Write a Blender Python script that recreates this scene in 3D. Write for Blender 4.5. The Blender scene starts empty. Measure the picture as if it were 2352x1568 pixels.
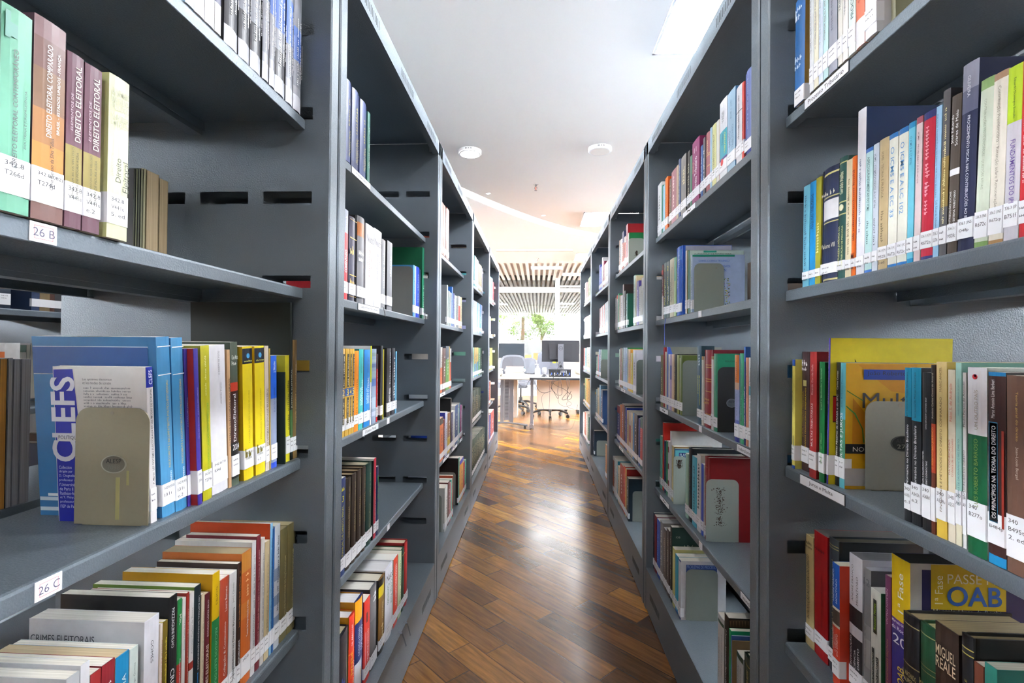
import bpy, bmesh, math, random
from mathutils import Vector, Matrix
random.seed(7)
SC = bpy.context.scene
COL = SC.collection
# ---------------------------------------------------------------- camera, world, lights
H = 1.0857
cam_d = bpy.data.cameras.new('camera'); cam = bpy.data.objects.new('camera', cam_d); COL.objects.link(cam)
cam_d.sensor_width = 36; cam_d.lens = 17.513; cam_d.clip_start = .02; cam_d.clip_end = 300
YAW, PIT, ROL = .05183, .01232, .008693
_f = Vector((-math.sin(YAW)*math.cos(PIT), math.cos(YAW)*math.cos(PIT), math.sin(PIT)))
_r = Vector((math.cos(YAW), math.sin(YAW), 0)); _u = _r.cross(_f)
_R = _r*math.cos(ROL)+_u*math.sin(ROL); _U = -_r*math.sin(ROL)+_u*math.cos(ROL)
cam.matrix_world = Matrix(((_R.x, _U.x, -_f.x, 0), (_R.y, _U.y, -_f.y, 0), (_R.z, _U.z, -_f.z, H), (0, 0, 0, 1)))
SC.camera = cam
vs = SC.view_settings
vs.view_transform = 'Standard'; vs.look = 'None'; vs.gamma = 1; vs.use_curve_mapping = False
vs.exposure = 0.68
PANEL_E = 52.0      # emission of the ceiling light panels
ROUND_E = 30.0
SKY_E = 122.0
world = bpy.data.worlds.new('sky'); SC.world = world; world.use_nodes = True
_bg = world.node_tree.nodes['Background']; _bg.inputs[0].default_value = (.9, .955, 1, 1); _bg.inputs[1].default_value = SKY_E

# ---------------------------------------------------------------- materials
def lin(h):
    h = h.lstrip('#'); v = [int(h[i:i+2], 16)/255 for i in (0, 2, 4)]
    return tuple((c/12.92 if c <= .04045 else ((c+.055)/1.055)**2.4) for c in v)+(1,)
MC = {}
def nmat(name):
    m = bpy.data.materials.new(name); m.use_nodes = True
    return m, m.node_tree, m.node_tree.nodes['Principled BSDF']
def mat(hexc, rough=.42, metal=0, coat=0, spec=.5, name=None):
    k = (hexc, rough, metal, coat)
    if k in MC: return MC[k]
    m, nt, b = nmat(name or 'paint_'+hexc)
    b.inputs['Base Color'].default_value = lin(hexc); b.inputs['Roughness'].default_value = rough
    b.inputs['Metallic'].default_value = metal; b.inputs['Coat Weight'].default_value = coat
    b.inputs['Coat Roughness'].default_value = .15; b.inputs['Specular IOR Level'].default_value = spec
    MC[k] = m; return m
def emis(name, col, e):
    m, nt, b = nmat(name); b.inputs['Base Color'].default_value = col
    b.inputs['Emission Color'].default_value = col; b.inputs['Emission Strength'].default_value = e; return m
def node(nt, t, **kw):
    n = nt.nodes.new(t)
    for k, v in kw.items():
        if k.startswith('i_'): n.inputs[k[2:].replace('_', ' ')].default_value = v
        else: setattr(n, k, v)
    return n
def cover_mat(hexc):            # laminated book cover: printed colour under a slightly glossy film
    k = ('cov', hexc)
    if k in MC: return MC[k]
    m, nt, b = nmat('cover_'+hexc); L = nt.links.new
    tc = node(nt, 'ShaderNodeTexCoord'); n = node(nt, 'ShaderNodeTexNoise'); n.inputs['Scale'].default_value = 60; n.inputs['Detail'].default_value = 4
    L(tc.outputs['Object'], n.inputs['Vector'])
    mx = node(nt, 'ShaderNodeMix', data_type='RGBA', blend_type='MULTIPLY'); c = lin(hexc)
    mx.inputs[6].default_value = c; mx.inputs[0].default_value = .22
    L(n.outputs['Fac'], mx.inputs[7]); L(mx.outputs[2], b.inputs['Base Color'])
    r = node(nt, 'ShaderNodeMapRange'); r.inputs['To Min'].default_value = .3; r.inputs['To Max'].default_value = .5; b.inputs['Specular IOR Level'].default_value = .38
    L(n.outputs['Fac'], r.inputs['Value']); L(r.outputs[0], b.inputs['Roughness'])
    MC[k] = m; return m
def page_mat(hexc):
    k = ('pg', hexc)
    if k in MC: return MC[k]
    m, nt, b = nmat('pages_'+hexc); L = nt.links.new
    tc = node(nt, 'ShaderNodeTexCoord'); mp = node(nt, 'ShaderNodeMapping'); mp.inputs['Scale'].default_value = (4, 900, 4)
    n = node(nt, 'ShaderNodeTexNoise'); n.inputs['Scale'].default_value = 1; n.inputs['Detail'].default_value = 2
    cr = node(nt, 'ShaderNodeValToRGB'); c = lin(hexc)
    cr.color_ramp.elements[0].position = .35; cr.color_ramp.elements[1].position = .65
    cr.color_ramp.elements[0].color = (c[0]*.72, c[1]*.7, c[2]*.68, 1); cr.color_ramp.elements[1].color = c
    L(tc.outputs['Object'], mp.inputs['Vector']); L(mp.outputs[0], n.inputs['Vector']); L(n.outputs['Fac'], cr.inputs[0]); L(cr.outputs[0], b.inputs['Base Color'])
    b.inputs['Roughness'].default_value = .8
    MC[k] = m; return m
def metal_paint(name, hexc, bump=.7, scale=420, rough=.4, speck=.5, spec=.6):    # hammered powder coat
    m, nt, b = nmat(name); L = nt.links.new; c = lin(hexc)
    tc = node(nt, 'ShaderNodeTexCoord'); n = node(nt, 'ShaderNodeTexNoise'); n.inputs['Scale'].default_value = scale; n.inputs['Detail'].default_value = 2
    L(tc.outputs['Object'], n.inputs['Vector'])
    n2 = node(nt, 'ShaderNodeTexNoise'); n2.inputs['Scale'].default_value = 3; L(tc.outputs['Object'], n2.inputs['Vector'])
    cr = node(nt, 'ShaderNodeValToRGB'); cr.color_ramp.elements[0].position = .3; cr.color_ramp.elements[1].position = .7
    cr.color_ramp.elements[0].color = (c[0]*.9, c[1]*.9, c[2]*.9, 1); cr.color_ramp.elements[1].color = (c[0]*1.12, c[1]*1.12, c[2]*1.12, 1)
    L(n2.outputs['Fac'], cr.inputs[0]); L(cr.outputs[0], b.inputs['Base Color'])
    bp = node(nt, 'ShaderNodeBump'); bp.inputs['Strength'].default_value = bump; bp.inputs['Distance'].default_value = .0008
    L(n.outputs['Fac'], bp.inputs['Height']); L(bp.outputs[0], b.inputs['Normal'])
    r = node(nt, 'ShaderNodeMapRange'); r.inputs['From Min'].default_value = .3; r.inputs['From Max'].default_value = .7
    r.inputs['To Min'].default_value = rough-.1*speck; r.inputs['To Max'].default_value = rough+.2*speck
    L(n.outputs['Fac'], r.inputs['Value']); L(r.outputs[0], b.inputs['Roughness'])
    b.inputs['Metallic'].default_value = .36; b.inputs['Specular IOR Level'].default_value = spec
    return m
STEEL = metal_paint('blue_grey_powder_coat', '#616b74')
DARK = mat('#0b0c0e', .8)
WHITE = mat('#e9e9ec', .5)
BLACKP = mat('#15161a', .35)

def floor_mat():
    m, nt, b = nmat('diagonal_wood_planks'); L = nt.links.new
    W = .096; LEN = .62
    tc = node(nt, 'ShaderNodeTexCoord'); mp = node(nt, 'ShaderNodeMapping'); mp.inputs['Rotation'].default_value = (0, 0, math.radians(-45)); 
    L(tc.outputs['Object'], mp.inputs['Vector'])          # rotated: y' runs across the planks
    sp = node(nt, 'ShaderNodeSeparateXYZ'); L(mp.outputs[0], sp.inputs[0])
    def M(op, a, bb=None, c=None):
        n = node(nt, 'ShaderNodeMath', operation=op)
        for i, v in enumerate((a, bb, c)):
            if v is None: continue
            if isinstance(v, (int, float)): n.inputs[i].default_value = v
            else: L(v, n.inputs[i])
        return n.outputs[0]
    ac = M('ADD', sp.outputs[0], .023); al = sp.outputs[1]
    v = M('DIVIDE', ac, W); row = M('FLOOR', v); fv = M('FRACT', v)
    wn = node(nt, 'ShaderNodeTexWhiteNoise', noise_dimensions='1D'); L(row, wn.inputs['W'])
    uu = M('ADD', M('DIVIDE', al, LEN), M('MULTIPLY', wn.outputs['Value'], 7.0)); pl = M('FLOOR', uu); fu = M('FRACT', uu)
    cb = node(nt, 'ShaderNodeCombineXYZ'); L(row, cb.inputs[0]); L(pl, cb.inputs[1])
    w2 = node(nt, 'ShaderNodeTexWhiteNoise', noise_dimensions='3D'); L(cb.outputs[0], w2.inputs['Vector'])
    cr = node(nt, 'ShaderNodeValToRGB'); el = cr.color_ramp.elements
    pts = [(0, '#40291a'), (.16, '#5e3f22'), (.36, '#744c26'), (.56, '#875c2c'), (.74, '#966426'), (.9, '#ac7626'), (1, '#b48034')]
    el[0].position = 0; el[0].color = lin(pts[0][1]); el[1].position = 1; el[1].color = lin(pts[-1][1])
    for p, h in pts[1:-1]: e = el.new(p); e.color = lin(h)
    L(w2.outputs['Value'], cr.inputs[0])
    gv = node(nt, 'ShaderNodeCombineXYZ'); L(M('MULTIPLY', ac, 60), gv.inputs[0]); L(M('MULTIPLY', al, 5), gv.inputs[1]); L(M('MULTIPLY', w2.outputs['Value'], 40), gv.inputs[2])
    g = node(nt, 'ShaderNodeTexNoise'); g.inputs['Scale'].default_value = 1.3; g.inputs['Detail'].default_value = 6; g.inputs['Roughness'].default_value = .6; g.inputs['Distortion'].default_value = .2
    L(gv.outputs[0], g.inputs['Vector'])
    gr = node(nt, 'ShaderNodeMapRange'); gr.inputs['From Min'].default_value = .3; gr.inputs['From Max'].default_value = .7; gr.inputs['To Min'].default_value = .55; gr.inputs['To Max'].default_value = 1.25
    L(g.outputs['Fac'], gr.inputs['Value'])
    mx = node(nt, 'ShaderNodeMix', data_type='RGBA', blend_type='MULTIPLY'); mx.inputs[0].default_value = 1
    L(cr.outputs[0], mx.inputs[6]); L(gr.outputs[0], mx.inputs[7])
    # seams
    dv = M('MINIMUM', fv, M('SUBTRACT', 1.0, fv)); du = M('MULTIPLY', M('MINIMUM', fu, M('SUBTRACT', 1.0, fu)), LEN/W)
    d = M('MINIMUM', dv, du); s = node(nt, 'ShaderNodeMapRange'); s.inputs['From Min'].default_value = .004; s.inputs['From Max'].default_value = .034; s.inputs['To Min'].default_value = .25
    L(d, s.inputs['Value'])
    m2 = node(nt, 'ShaderNodeMix', data_type='RGBA', blend_type='MULTIPLY'); m2.inputs[0].default_value = 1
    L(mx.outputs[2], m2.inputs[6]); L(s.outputs[0], m2.inputs[7]); L(m2.outputs[2], b.inputs['Base Color'])
    sc = node(nt, 'ShaderNodeTexNoise'); sc.inputs['Scale'].default_value = 5; sc.inputs['Detail'].default_value = 8; L(tc.outputs['Object'], sc.inputs['Vector'])
    rr = node(nt, 'ShaderNodeMapRange'); rr.inputs['From Min'].default_value = .35; rr.inputs['From Max'].default_value = .7; rr.inputs['To Min'].default_value = .23; rr.inputs['To Max'].default_value = .27
    L(sc.outputs['Fac'], rr.inputs['Value']); L(rr.outputs[0], b.inputs['Roughness'])
    bp = node(nt, 'ShaderNodeBump'); bp.inputs['Strength'].default_value = .12; bp.inputs['Distance'].default_value = .001
    L(M('ADD', s.outputs[0], M('MULTIPLY', g.outputs['Fac'], .25)), bp.inputs['Height']); L(bp.outputs[0], b.inputs['Normal'])
    b.inputs['Specular IOR Level'].default_value = .34; b.inputs['Coat Weight'].default_value = .08; b.inputs['Coat Roughness'].default_value = .15
    return m
def plaster(name, hexc):
    m, nt, b = nmat(name); L = nt.links.new
    tc = node(nt, 'ShaderNodeTexCoord'); n = node(nt, 'ShaderNodeTexNoise'); n.inputs['Scale'].default_value = 40; L(tc.outputs['Object'], n.inputs['Vector'])
    bp = node(nt, 'ShaderNodeBump'); bp.inputs['Strength'].default_value = .05; L(n.outputs['Fac'], bp.inputs['Height']); L(bp.outputs[0], b.inputs['Normal'])
    b.inputs['Base Color'].default_value = lin(hexc); b.inputs['Roughness'].default_value = .75; return m

# ---------------------------------------------------------------- mesh helpers
class MB:
    def __init__(s): s.v = []; s.f = []; s.m = []; s.mats = []; s.sm = []
    def mi(s, m):
        if m not in s.mats: s.mats.append(m)
        return s.mats.index(m)
    def face(s, pts, m, smooth=False):
        b = len(s.v); s.v += [tuple(p) for p in pts]; s.f.append(tuple(range(b, b+len(pts)))); s.m.append(s.mi(m)); s.sm.append(smooth)
    def box(s, x0, x1, y0, y1, z0, z1, m):
        if x0 > x1: x0, x1 = x1, x0
        if y0 > y1: y0, y1 = y1, y0
        p = [(x, y, z) for z in (z0, z1) for y in (y0, y1) for x in (x0, x1)]
        b = len(s.v); s.v += p
        for q in ((0, 2, 3, 1), (4, 5, 7, 6), (0, 1, 5, 4), (2, 6, 7, 3), (0, 4, 6, 2), (1, 3, 7, 5)):
            s.f.append(tuple(b+i for i in q)); s.m.append(s.mi(m)); s.sm.append(False)
    def prism(s, prof, axis, a, b_, m):      # prof: list of 2D points (ccw), extruded along axis from a to b
        def P(p, t):
            if axis == 'y': return (p[0], t, p[1])
            if axis == 'x': return (t, p[0], p[1])
            return (p[0], p[1], t)
        n = len(prof)
        for i in range(n):
            q, r = prof[i], prof[(i+1) % n]; s.face([P(q, a), P(r, a), P(r, b_), P(q, b_)], m)
        s.face([P(p, a) for p in prof][::-1], m); s.face([P(p, b_) for p in prof], m)
    def cyl(s, p0, p1, r0, r1, m, n=16, smooth=True, caps=True):
        p0 = Vector(p0); p1 = Vector(p1); d = (p1-p0).normalized(); a = d.orthogonal().normalized(); c = d.cross(a)
        r = [[(p+(a*math.cos(t)+c*math.sin(t))*q) for t in [2*math.pi*i/n for i in range(n)]] for p, q in ((p0, r0), (p1, r1))]
        for i in range(n):
            j = (i+1) % n; s.face([r[0][i], r[0][j], r[1][j], r[1][i]], m, smooth)
        if caps: s.face(r[0][::-1], m); s.face(r[1], m)
    def tube(s, pts, r, m, n=8):
        for a, b_ in zip(pts[:-1], pts[1:]): s.cyl(a, b_, r, r, m, n, True, True)
    def lathe(s, prof, m, n=24, c=(0, 0, 0)):
        for (r0, z0), (r1, z1) in zip(prof[:-1], prof[1:]):
            for i in range(n):
                a0 = 2*math.pi*i/n; a1 = 2*math.pi*(i+1)/n
                pt = lambda r, a, z: (c[0]+r*math.cos(a), c[1]+r*math.sin(a), c[2]+z)
                q = [pt(r0, a0, z0), pt(r0, a1, z0), pt(r1, a1, z1), pt(r1, a0, z1)]
                if r0 == 0: q = [q[0], q[2], q[3]]
                elif r1 == 0: q = q[:3]
                s.face(q, m, True)
    def build(s, name, parent=None, loc=None, weld=False):
        me = bpy.data.meshes.new(name); me.from_pydata(s.v, [], s.f)
        for m in s.mats: me.materials.append(m)
        me.polygons.foreach_set('material_index', s.m); me.polygons.foreach_set('use_smooth', s.sm)
        if weld:
            bm = bmesh.new(); bm.from_mesh(me); bmesh.ops.remove_doubles(bm, verts=bm.verts, dist=1e-5); bmesh.ops.recalc_face_normals(bm, faces=bm.faces); bm.to_mesh(me); bm.free()
        me.update()
        o = bpy.data.objects.new(name, me); COL.objects.link(o)
        if parent: o.parent = parent
        if loc: o.location = loc
        return o
def empty(name, loc=(0, 0, 0), rz=0):
    o = bpy.data.objects.new(name, None); o.empty_display_size = .05; COL.objects.link(o); o.location = loc; o.rotation_euler = (0, 0, rz); return o
def tag(o, label=None, cat=None, group=None, kind=None):
    for k, v in (('label', label), ('category', cat), ('group', group), ('kind', kind)):
        if v: o[k] = v
    return o
def struct(mb, name): return tag(mb.build(name), kind='structure')

# text: every string is queued as a font curve, all are turned into meshes in one pass at the end
TQ = []
def text(s, m, parent, origin, base, up, length, height, name='title', lift=.0002, bold=0, align='C'):
    """string s starting at origin (centre line), running along base for `length`, glyph height `height` along up"""
    TQ.append((s, m, parent, Vector(origin), Vector(base), Vector(up), length, height, name, lift, bold, align))
def marks(mb, m, o, base, up, length, height, n, seed):     # print too small to read: rows of letter-sized dashes
    r = random.Random(seed); base = Vector(base); up = Vector(up); nrm = base.cross(up); o = Vector(o)+nrm*.00025
    x = 0; k = 0
    cw = height*.62
    while x < length-cw:
        k += 1
        if k % r.choice((5, 7, 9)) == 0: x += cw*.9; continue
        h = height*r.choice((.66, .66, .7, 1)); a = x; b_ = x+cw*.3; c = x+cw*.72
        for u0, u1, v0, v1 in ((a, b_, 0, h), (b_, c, h*.4*r.random(), h*.62)):
            mb.face([o+base*u0+up*v0, o+base*u1+up*v0, o+base*u1+up*v1, o+base*u0+up*v1], m)
        x += cw
def flush_text():
    cache = {}
    for q in TQ:
        k = (q[0], q[10], 4 if q[7] > .008 else 2)
        if k in cache: continue
        c = bpy.data.curves.new('t', 'FONT'); c.body = q[0]; c.resolution_u = k[2]; c.size = 1; c.offset = q[10]
        c.align_x = 'LEFT'; ob = bpy.data.objects.new('t', c); COL.objects.link(ob); cache[k] = ob
    bpy.context.view_layer.update(); dg = bpy.context.evaluated_depsgraph_get()
    mc = {}
    for k, ob in cache.items():
        me = bpy.data.meshes.new_from_object(ob.evaluated_get(dg)); mc[k] = ([v.co.copy() for v in me.vertices], [tuple(p.vertices) for p in me.polygons]); bpy.data.meshes.remove(me)
    for s, m, parent, o, base, up, L_, h, name, lift, bold, align in TQ:
        V, F = mc[(s, bold, 4 if h > .008 else 2)]
        if not V: continue
        x0 = min(v.x for v in V); x1 = max(v.x for v in V); y0 = min(v.y for v in V); y1 = max(v.y for v in V)
        sx = L_/(x1-x0); sy = h/(y1-y0); n = base.cross(up)
        sx = min(sx, sy*1.5) if align != 'F' else sx
        off = (L_-sx*(x1-x0))/2 if align == 'C' else 0
        me = bpy.data.meshes.new(name); me.from_pydata([o+base*((v.x-x0)*sx+off)+up*((v.y-y0)*sy)+n*lift for v in V], [], F)
        me.materials.append(m); me.update(); ob = bpy.data.objects.new(name, me); COL.objects.link(ob); ob.parent = parent
    for ob in cache.values():
        c = ob.data; bpy.data.objects.remove(ob); bpy.data.curves.remove(c)

# ---------------------------------------------------------------- books
def book_shell(mb, w, d, h, c, side, far, bands, hard, page, pgin=None, o=(0, 0, 0), S=1, inset=0):
    """spine faces +x (times S), thickness along y, height z; o = base centre of the spine"""
    t = .0022 if hard else .0006; t = min(t, w*.2); hw = w/2
    bulge = min(.1*w, .005) if hard else min(.0012, w*.05)
    prof = [(-d, -hw)]
    n = 8 if hard else 4
    if hard: prof += [(-.009, -hw), (-.0055, -hw+min(.0015, w*.1)), (-.002-bulge*.2, -hw+.0002)]
    else: prof += [(-.0012, -hw)]
    i0 = len(prof)-1
    for k in range(n+1):
        a = -1+2*k/n; y = a*hw*(.96 if hard else .97)
        prof.append(((bulge*(1-a*a)) - bulge, y))
    i1 = len(prof)
    mir = [(x, -y) for x, y in prof[:i0+1]][::-1]; prof += mir
    inner = [(-d, hw-t), (-t-bulge-.0003, hw-t), (-t-bulge-.0003, -hw+t), (-d, -hw+t)]
    def P(p, z): return (o[0]+S*p[0], o[1]+S*p[1], o[2]+z)
    zs = sorted(set([0, h]+[max(0, min(h, b[0]*h)) for b in bands]+[max(0, min(h, b[1]*h)) for b in bands]))
    mc = cover_mat(c); ms = cover_mat(side); mf = cover_mat(far)
    for i in range(len(prof)-1):
        seg_sp = i0 <= i < i1
        if not seg_sp:
            m = (ms if i < i0 else mf)
            mb.face([P(prof[i], 0), P(prof[i+1], 0), P(prof[i+1], h), P(prof[i], h)], m, hard); continue
        for z0, z1 in zip(zs[:-1], zs[1:]):
            m = mc; zm = (z0+z1)/2/h
            for b in bands:
                if b[0] <= zm <= b[1]: m = cover_mat(b[2])
            mb.face([P(prof[i], z0), P(prof[i+1], z0), P(prof[i+1], z1), P(prof[i], z1)], m, True)
    for i in range(3): mb.face([P(inner[i], 0), P(inner[i+1], 0), P(inner[i+1], h), P(inner[i], h)], ms)
    # rims: near slab, far slab, spine
    near = prof[:i0+1]; farp = prof[i1:]; spine = prof[i0:i1+1]
    for z, fl in ((0, 1), (h, 0)):
        for poly, m in ((near+[(near[-1][0], -hw+t), (-d, -hw+t)], ms), ([(-d, hw-t), (farp[0][0], hw-t)]+farp, mf), (spine+[inner[1], inner[2]], mc)):
            q = [P(p, z) for p in poly]; mb.face(q[::-1] if fl else q, m)
    for a, b_, m in ((prof[0], inner[3], ms), (prof[-1], inner[0], mf)): mb.face([P(a, 0), P(b_, 0), P(b_, h), P(a, h)], m)
def page_shell(mb, w, d, h, hard, page, o=(0, 0, 0), S=1):
    t = .0024 if hard else .0007; t = min(t, w*.2); q = .0035 if hard else .0002; hw = w/2-t; e = d-(.004 if hard else .0004)
    x0 = -.0045 if hard else -.0022
    mb.box(o[0]-S*e, o[0]+S*x0, o[1]-hw, o[1]+hw, o[2]+q, o[2]+h-q, page_mat(page))

def book(sd, x, y, z, w, d, h, c, label, group, o={}):
    """sd 'L' spine faces +X, 'R' spine faces -X. o: options"""
    side = o.get('side', c); bands = o.get('b', []); hard = o.get('h', 0); page = o.get('pg', '#e4e0d6')
    r = empty('book', (x, y, z), 0 if sd == 'L' else math.pi); r.rotation_euler.x = math.radians(o.get('lean', 0))
    tag(r, label, 'book', group)
    near, far = (side, o.get('far', c)) if sd == 'L' else (o.get('far', c), side)
    a = MB(); book_shell(a, w, d, h, c, near, far, bands, hard, page); a.build('cover', r)
    p = MB(); page_shell(p, w, d, h, hard, page); p.build('page_block', r)
    lb = o.get('lab', '~'); sd_seed = int(x*9999+y*7777+z*555)
    bul = .0004
    if lb:
        l0 = o.get('l0', .016); l1 = o.get('l1', .045)
        l = MB(); hw = w/2+.0002; wr = -.012 if not hard else -.004
        pr = [(wr, -hw), (-.0008, -hw), (bul, -hw*.93), (bul, hw*.93), (-.0008, hw), (wr, hw)]
        lm = mat('#e6e7ec', .3)
        for q, s in zip(pr[:-1], pr[1:]): l.face([(q[0], q[1], l0), (s[0], s[1], l0), (s[0], s[1], l1), (q[0], q[1], l1)], lm)
        lines = [] if lb == '~' else lb.split('/')
        if lb == '~' and w > .009:
            for i in range(2): marks(l, mat('#55565c', .6), (bul, -hw*.7, l1-.009-.008*i), (0, 1, 0), (0, 0, 1), min(w*.7, .022-.004*i), .0034, 0, sd_seed+i)
        lo = l.build('spine_label', r)
        for i, s in enumerate(lines): text(s, mat('#3a3b42', .6), lo, (bul, -hw*.72, l1-.0085-.0085*i), (0, 1, 0), (0, 0, 1), min(w*.8, .0034*len(s)), .0044, 'call_number', .0003, 0, 'L')
    mk = None
    for i, t in enumerate(o.get('t', [])):
        s, tc, lo_, hi_, off, sz, dr = (list(t)+['u'])[:7]
        hgt = w*sz; L_ = (hi_-lo_)*h; tm = mat(tc, .45)
        if dr == 'u': org = (bul, off*w+hgt/2, lo_*h); base = (0, 0, 1); up = (0, -1, 0)
        elif dr == 'd': org = (bul, off*w-hgt/2, hi_*h); base = (0, 0, -1); up = (0, 1, 0)
        else: org = (bul, -w/2*.85, lo_*h); base = (0, 1, 0); up = (0, 0, 1); L_ = w*.85; hgt = (hi_-lo_)*h
        if s == '~':
            if mk is None: mk = MB()
            marks(mk, tm, org, base, up, L_, hgt, 0, sd_seed+i)
        elif s == '#': 
            if mk is None: mk = MB()
            y0 = off*w-w*sz/2; y1 = off*w+w*sz/2
            mk.face([(bul+.0001, y0, lo_*h), (bul+.0001, y1, lo_*h), (bul+.0001, y1, hi_*h), (bul+.0001, y0, hi_*h)], tm)
        elif s == 'o':
            if mk is None: mk = MB()
            mk.cyl((bul-.001, off*w, (lo_+hi_)/2*h), (bul+.0002, off*w, (lo_+hi_)/2*h), w*sz/2, w*sz/2, tm, 20, False)
        else: text(s, tm, r, org, base, up, L_, hgt, 'title', .0003, .004 if sz > .3 else 0)
    if mk: mk.build('spine_print', r)
    # printing on the cover that faces along the aisle
    if o.get('art'):
        sg = 1 if sd == 'L' else -1
        yy = (-w/2-.0003)*sg; am = None
        for i, q in enumerate(o['art']):
            if q[0] == 'r':
                if am is None: am = MB()
                _, s0, t0, s1, t1, hc = q; yq = yy-sg*.0001*i
                am.face([(sg*s0, yq, t0), (sg*s1, yq, t0), (sg*s1, yq, t1), (sg*s0, yq, t1)], cover_mat(hc))
            elif q[0] == 'p':
                if am is None: am = MB()
                yq = yy-sg*.0001*i; am.face([(sg*a_, yq, b_) for a_, b_ in q[1]], cover_mat(q[2]))
            elif q[0] == 'm':
                if am is None: am = MB()
                _, s0, t0, L_, hh, hc = q; marks(am, mat(hc, .6), (sg*s0, yy-sg*.0001*i, t0), (sg, 0, 0), (0, 0, 1), L_, hh, 0, i+3)
            elif q[0] == 't':
                _, s_, s0, t0, L_, hh, hc, rot = q
                if rot: text(s_, mat(hc, .5), r, (sg*s0, yy-sg*.0001*i, t0), (0, 0, 1), (-sg, 0, 0), L_, hh, 'cover_title', .0003, .02 if hh > .012 and not set(s_) & set('MNWKmw') else 0, 'F')
                else: text(s_, mat(hc, .5), r, (sg*s0, yy-sg*.0001*i, t0), (sg, 0, 0), (0, 0, 1), L_, hh, 'cover_title', .0003, .02 if hh > .012 and not set(s_) & set('MNWKmw') else 0, 'F')
        if am: am.build('cover_print', r)
    return r

def bookend(sd, x0, x1, y, z, h, hexc, label, badge=None, marks_=None, group='metal bookends on the shelves'):
    sg = 1 if sd == 'L' else -1; xm = (x0+x1)/2; hw = abs(x1-x0)/2
    r = empty('bookend', (xm, y, z)); tag(r, label, 'bookend', group)
    pm = metal_paint('bookend_paint_'+hexc, hexc, .05, 200, .5, .3)
    rad = min(.018, hw*.4); prof = [(-hw, .0015), (hw, .0015)]
    for k in range(7): a = math.pi/2*k/6; prof.append((hw-rad+rad*math.cos(a), h-rad+rad*math.sin(a)))
    for k in range(7): a = math.pi/2*(1+k/6); prof.append((-hw+rad+rad*math.cos(a), h-rad+rad*math.sin(a)))
    m = MB(); m.prism(prof, 'y', -.0012, 0, pm); m.build('plate', r, weld=True)
    f = MB(); f.box(-hw*.8, hw*.8, 0, .0006, 0.0002, .0012, pm); f.build('foot', r)
    if marks_:
        q = MB()
        for kind, cx, cz, a, b_ in marks_:
            if kind == 'hole': q.cyl((cx, -.0009, cz), (cx, -.0016, cz), a, a, mat('#8a8578', .3, .8), 16, False)
            elif kind == 'drip': q.box(cx-a, cx+a, -.0014, -.0012, cz-b_, cz, mat('#9c9560', .5))
            elif kind == 'rust':
                rr = random.Random(int(cx*1000)+5)
                for _ in range(260):
                    u = rr.gauss(0, .42)*a; v = rr.uniform(-1, 1)*b_; u *= 1-.4*abs(math.sin(v*60)); s_ = rr.uniform(.0004, .0013)
                    q.box(cx+u-s_, cx+u+s_, -.00135, -.0012, cz+v-s_*1.1, cz+v+s_*1.1, mat('#3a2418', .8))
        q.build('wear_marks', r)
    if badge:
        cx, cz, a, b_, txt, num, bc, rc = badge
        q = MB(); el = lambda k, e, yy: [(cx+a*e*math.cos(2*math.pi*i/k), yy, cz+b_*e*math.sin(2*math.pi*i/k)) for i in range(k)]
        for e0, e1, y0, y1, mm in ((1, 1, -.0012, -.0022, rc), (1, .9, -.0022, -.0022, rc), (.9, 0.001, -.0018, -.0018, bc)):
            A = el(28, e0, y0); B = el(28, e1, y1)
            for i in range(28): j = (i+1) % 28; q.face([A[i], A[j], B[j], B[i]], mat(mm, .35, .6))
        bo = q.build('badge', r)
        text(txt, mat('#15171a', .5), bo, (cx-a*.6, -.0019, cz+b_*.1), (1, 0, 0), (0, 0, 1), a*1.2, b_*.5, 'badge_text', .0002, 0, 'F')
        if num: text(num, mat('#77776c', .5), bo, (cx-a*.5, -.0019, cz-b_*.62), (1, 0, 0), (0, 0, 1), a, b_*.5, 'badge_number', .0002, 0, 'F')
    return r

# ---------------------------------------------------------------- bookcases
ZS = [1.551, 1.204, .857, .51]; ZB = .173; T = 1.9653; PT = .0375; DEP = .565
SLOT0 = 1.5765; SP = .1735
def side_panel(mb, y0, y1, x0, sg):
    """perforated upright in the plane y; x0 = aisle face, sg = direction into the stack"""
    xs = [0]; slots = []
    for i in range(4): a = .03+i*.1345; xs += [a, a+.102]; slots.append((a, a+.102))
    xs.append(DEP)
    zt = [SLOT0+SP*(1-i) for i in range(9)]; zs = sorted([0, T-.0125]+[z for z in zt]+[z-.0255 for z in zt])
    def hole(xa, za): return any(a-.001 < xa < b-.001 for a, b in slots) and any(t-.0265 < za < t-.001 for t in zt)
    X = lambda v: x0+sg*v
    for i in range(len(xs)-1):
        for j in range(len(zs)-1):
            a, b_, c, d = xs[i], xs[i+1], zs[j], zs[j+1]
            if hole(a, c):
                continue
            else:
                for y in (y0, y1): mb.face([(X(a), y, c), (X(b_), y, c), (X(b_), y, d), (X(a), y, d)], STEEL)
    mb.face([(X(0), y0, 0), (X(0), y1, 0), (X(0), y1, T-.0125), (X(0), y0, T-.0125)], STEEL)
    mb.face([(X(DEP), y0, 0), (X(DEP), y1, 0), (X(DEP), y1, T-.0125), (X(DEP), y0, T-.0125)], STEEL)
def upright(mb, y0, y1, x0, sg, m):     # folded front edge of a side panel, slightly rounded
    e = .003; prof = [(x0+sg*.004, y0), (x0-sg*.001, y0+.0002), (x0-sg*.004, y0+e), (x0-sg*.004, y1-e), (x0-sg*.001, y1-.0002), (x0+sg*.004, y1)]
    n = len(prof)
    for i in range(n-1):
        a, b_ = prof[i], prof[i+1]; mb.face([(a[0], a[1], 0), (b_[0], b_[1], 0), (b_[0], b_[1], T), (a[0], a[1], T)], m)
    mb.face([(p[0], p[1], T) for p in prof], m)
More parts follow.
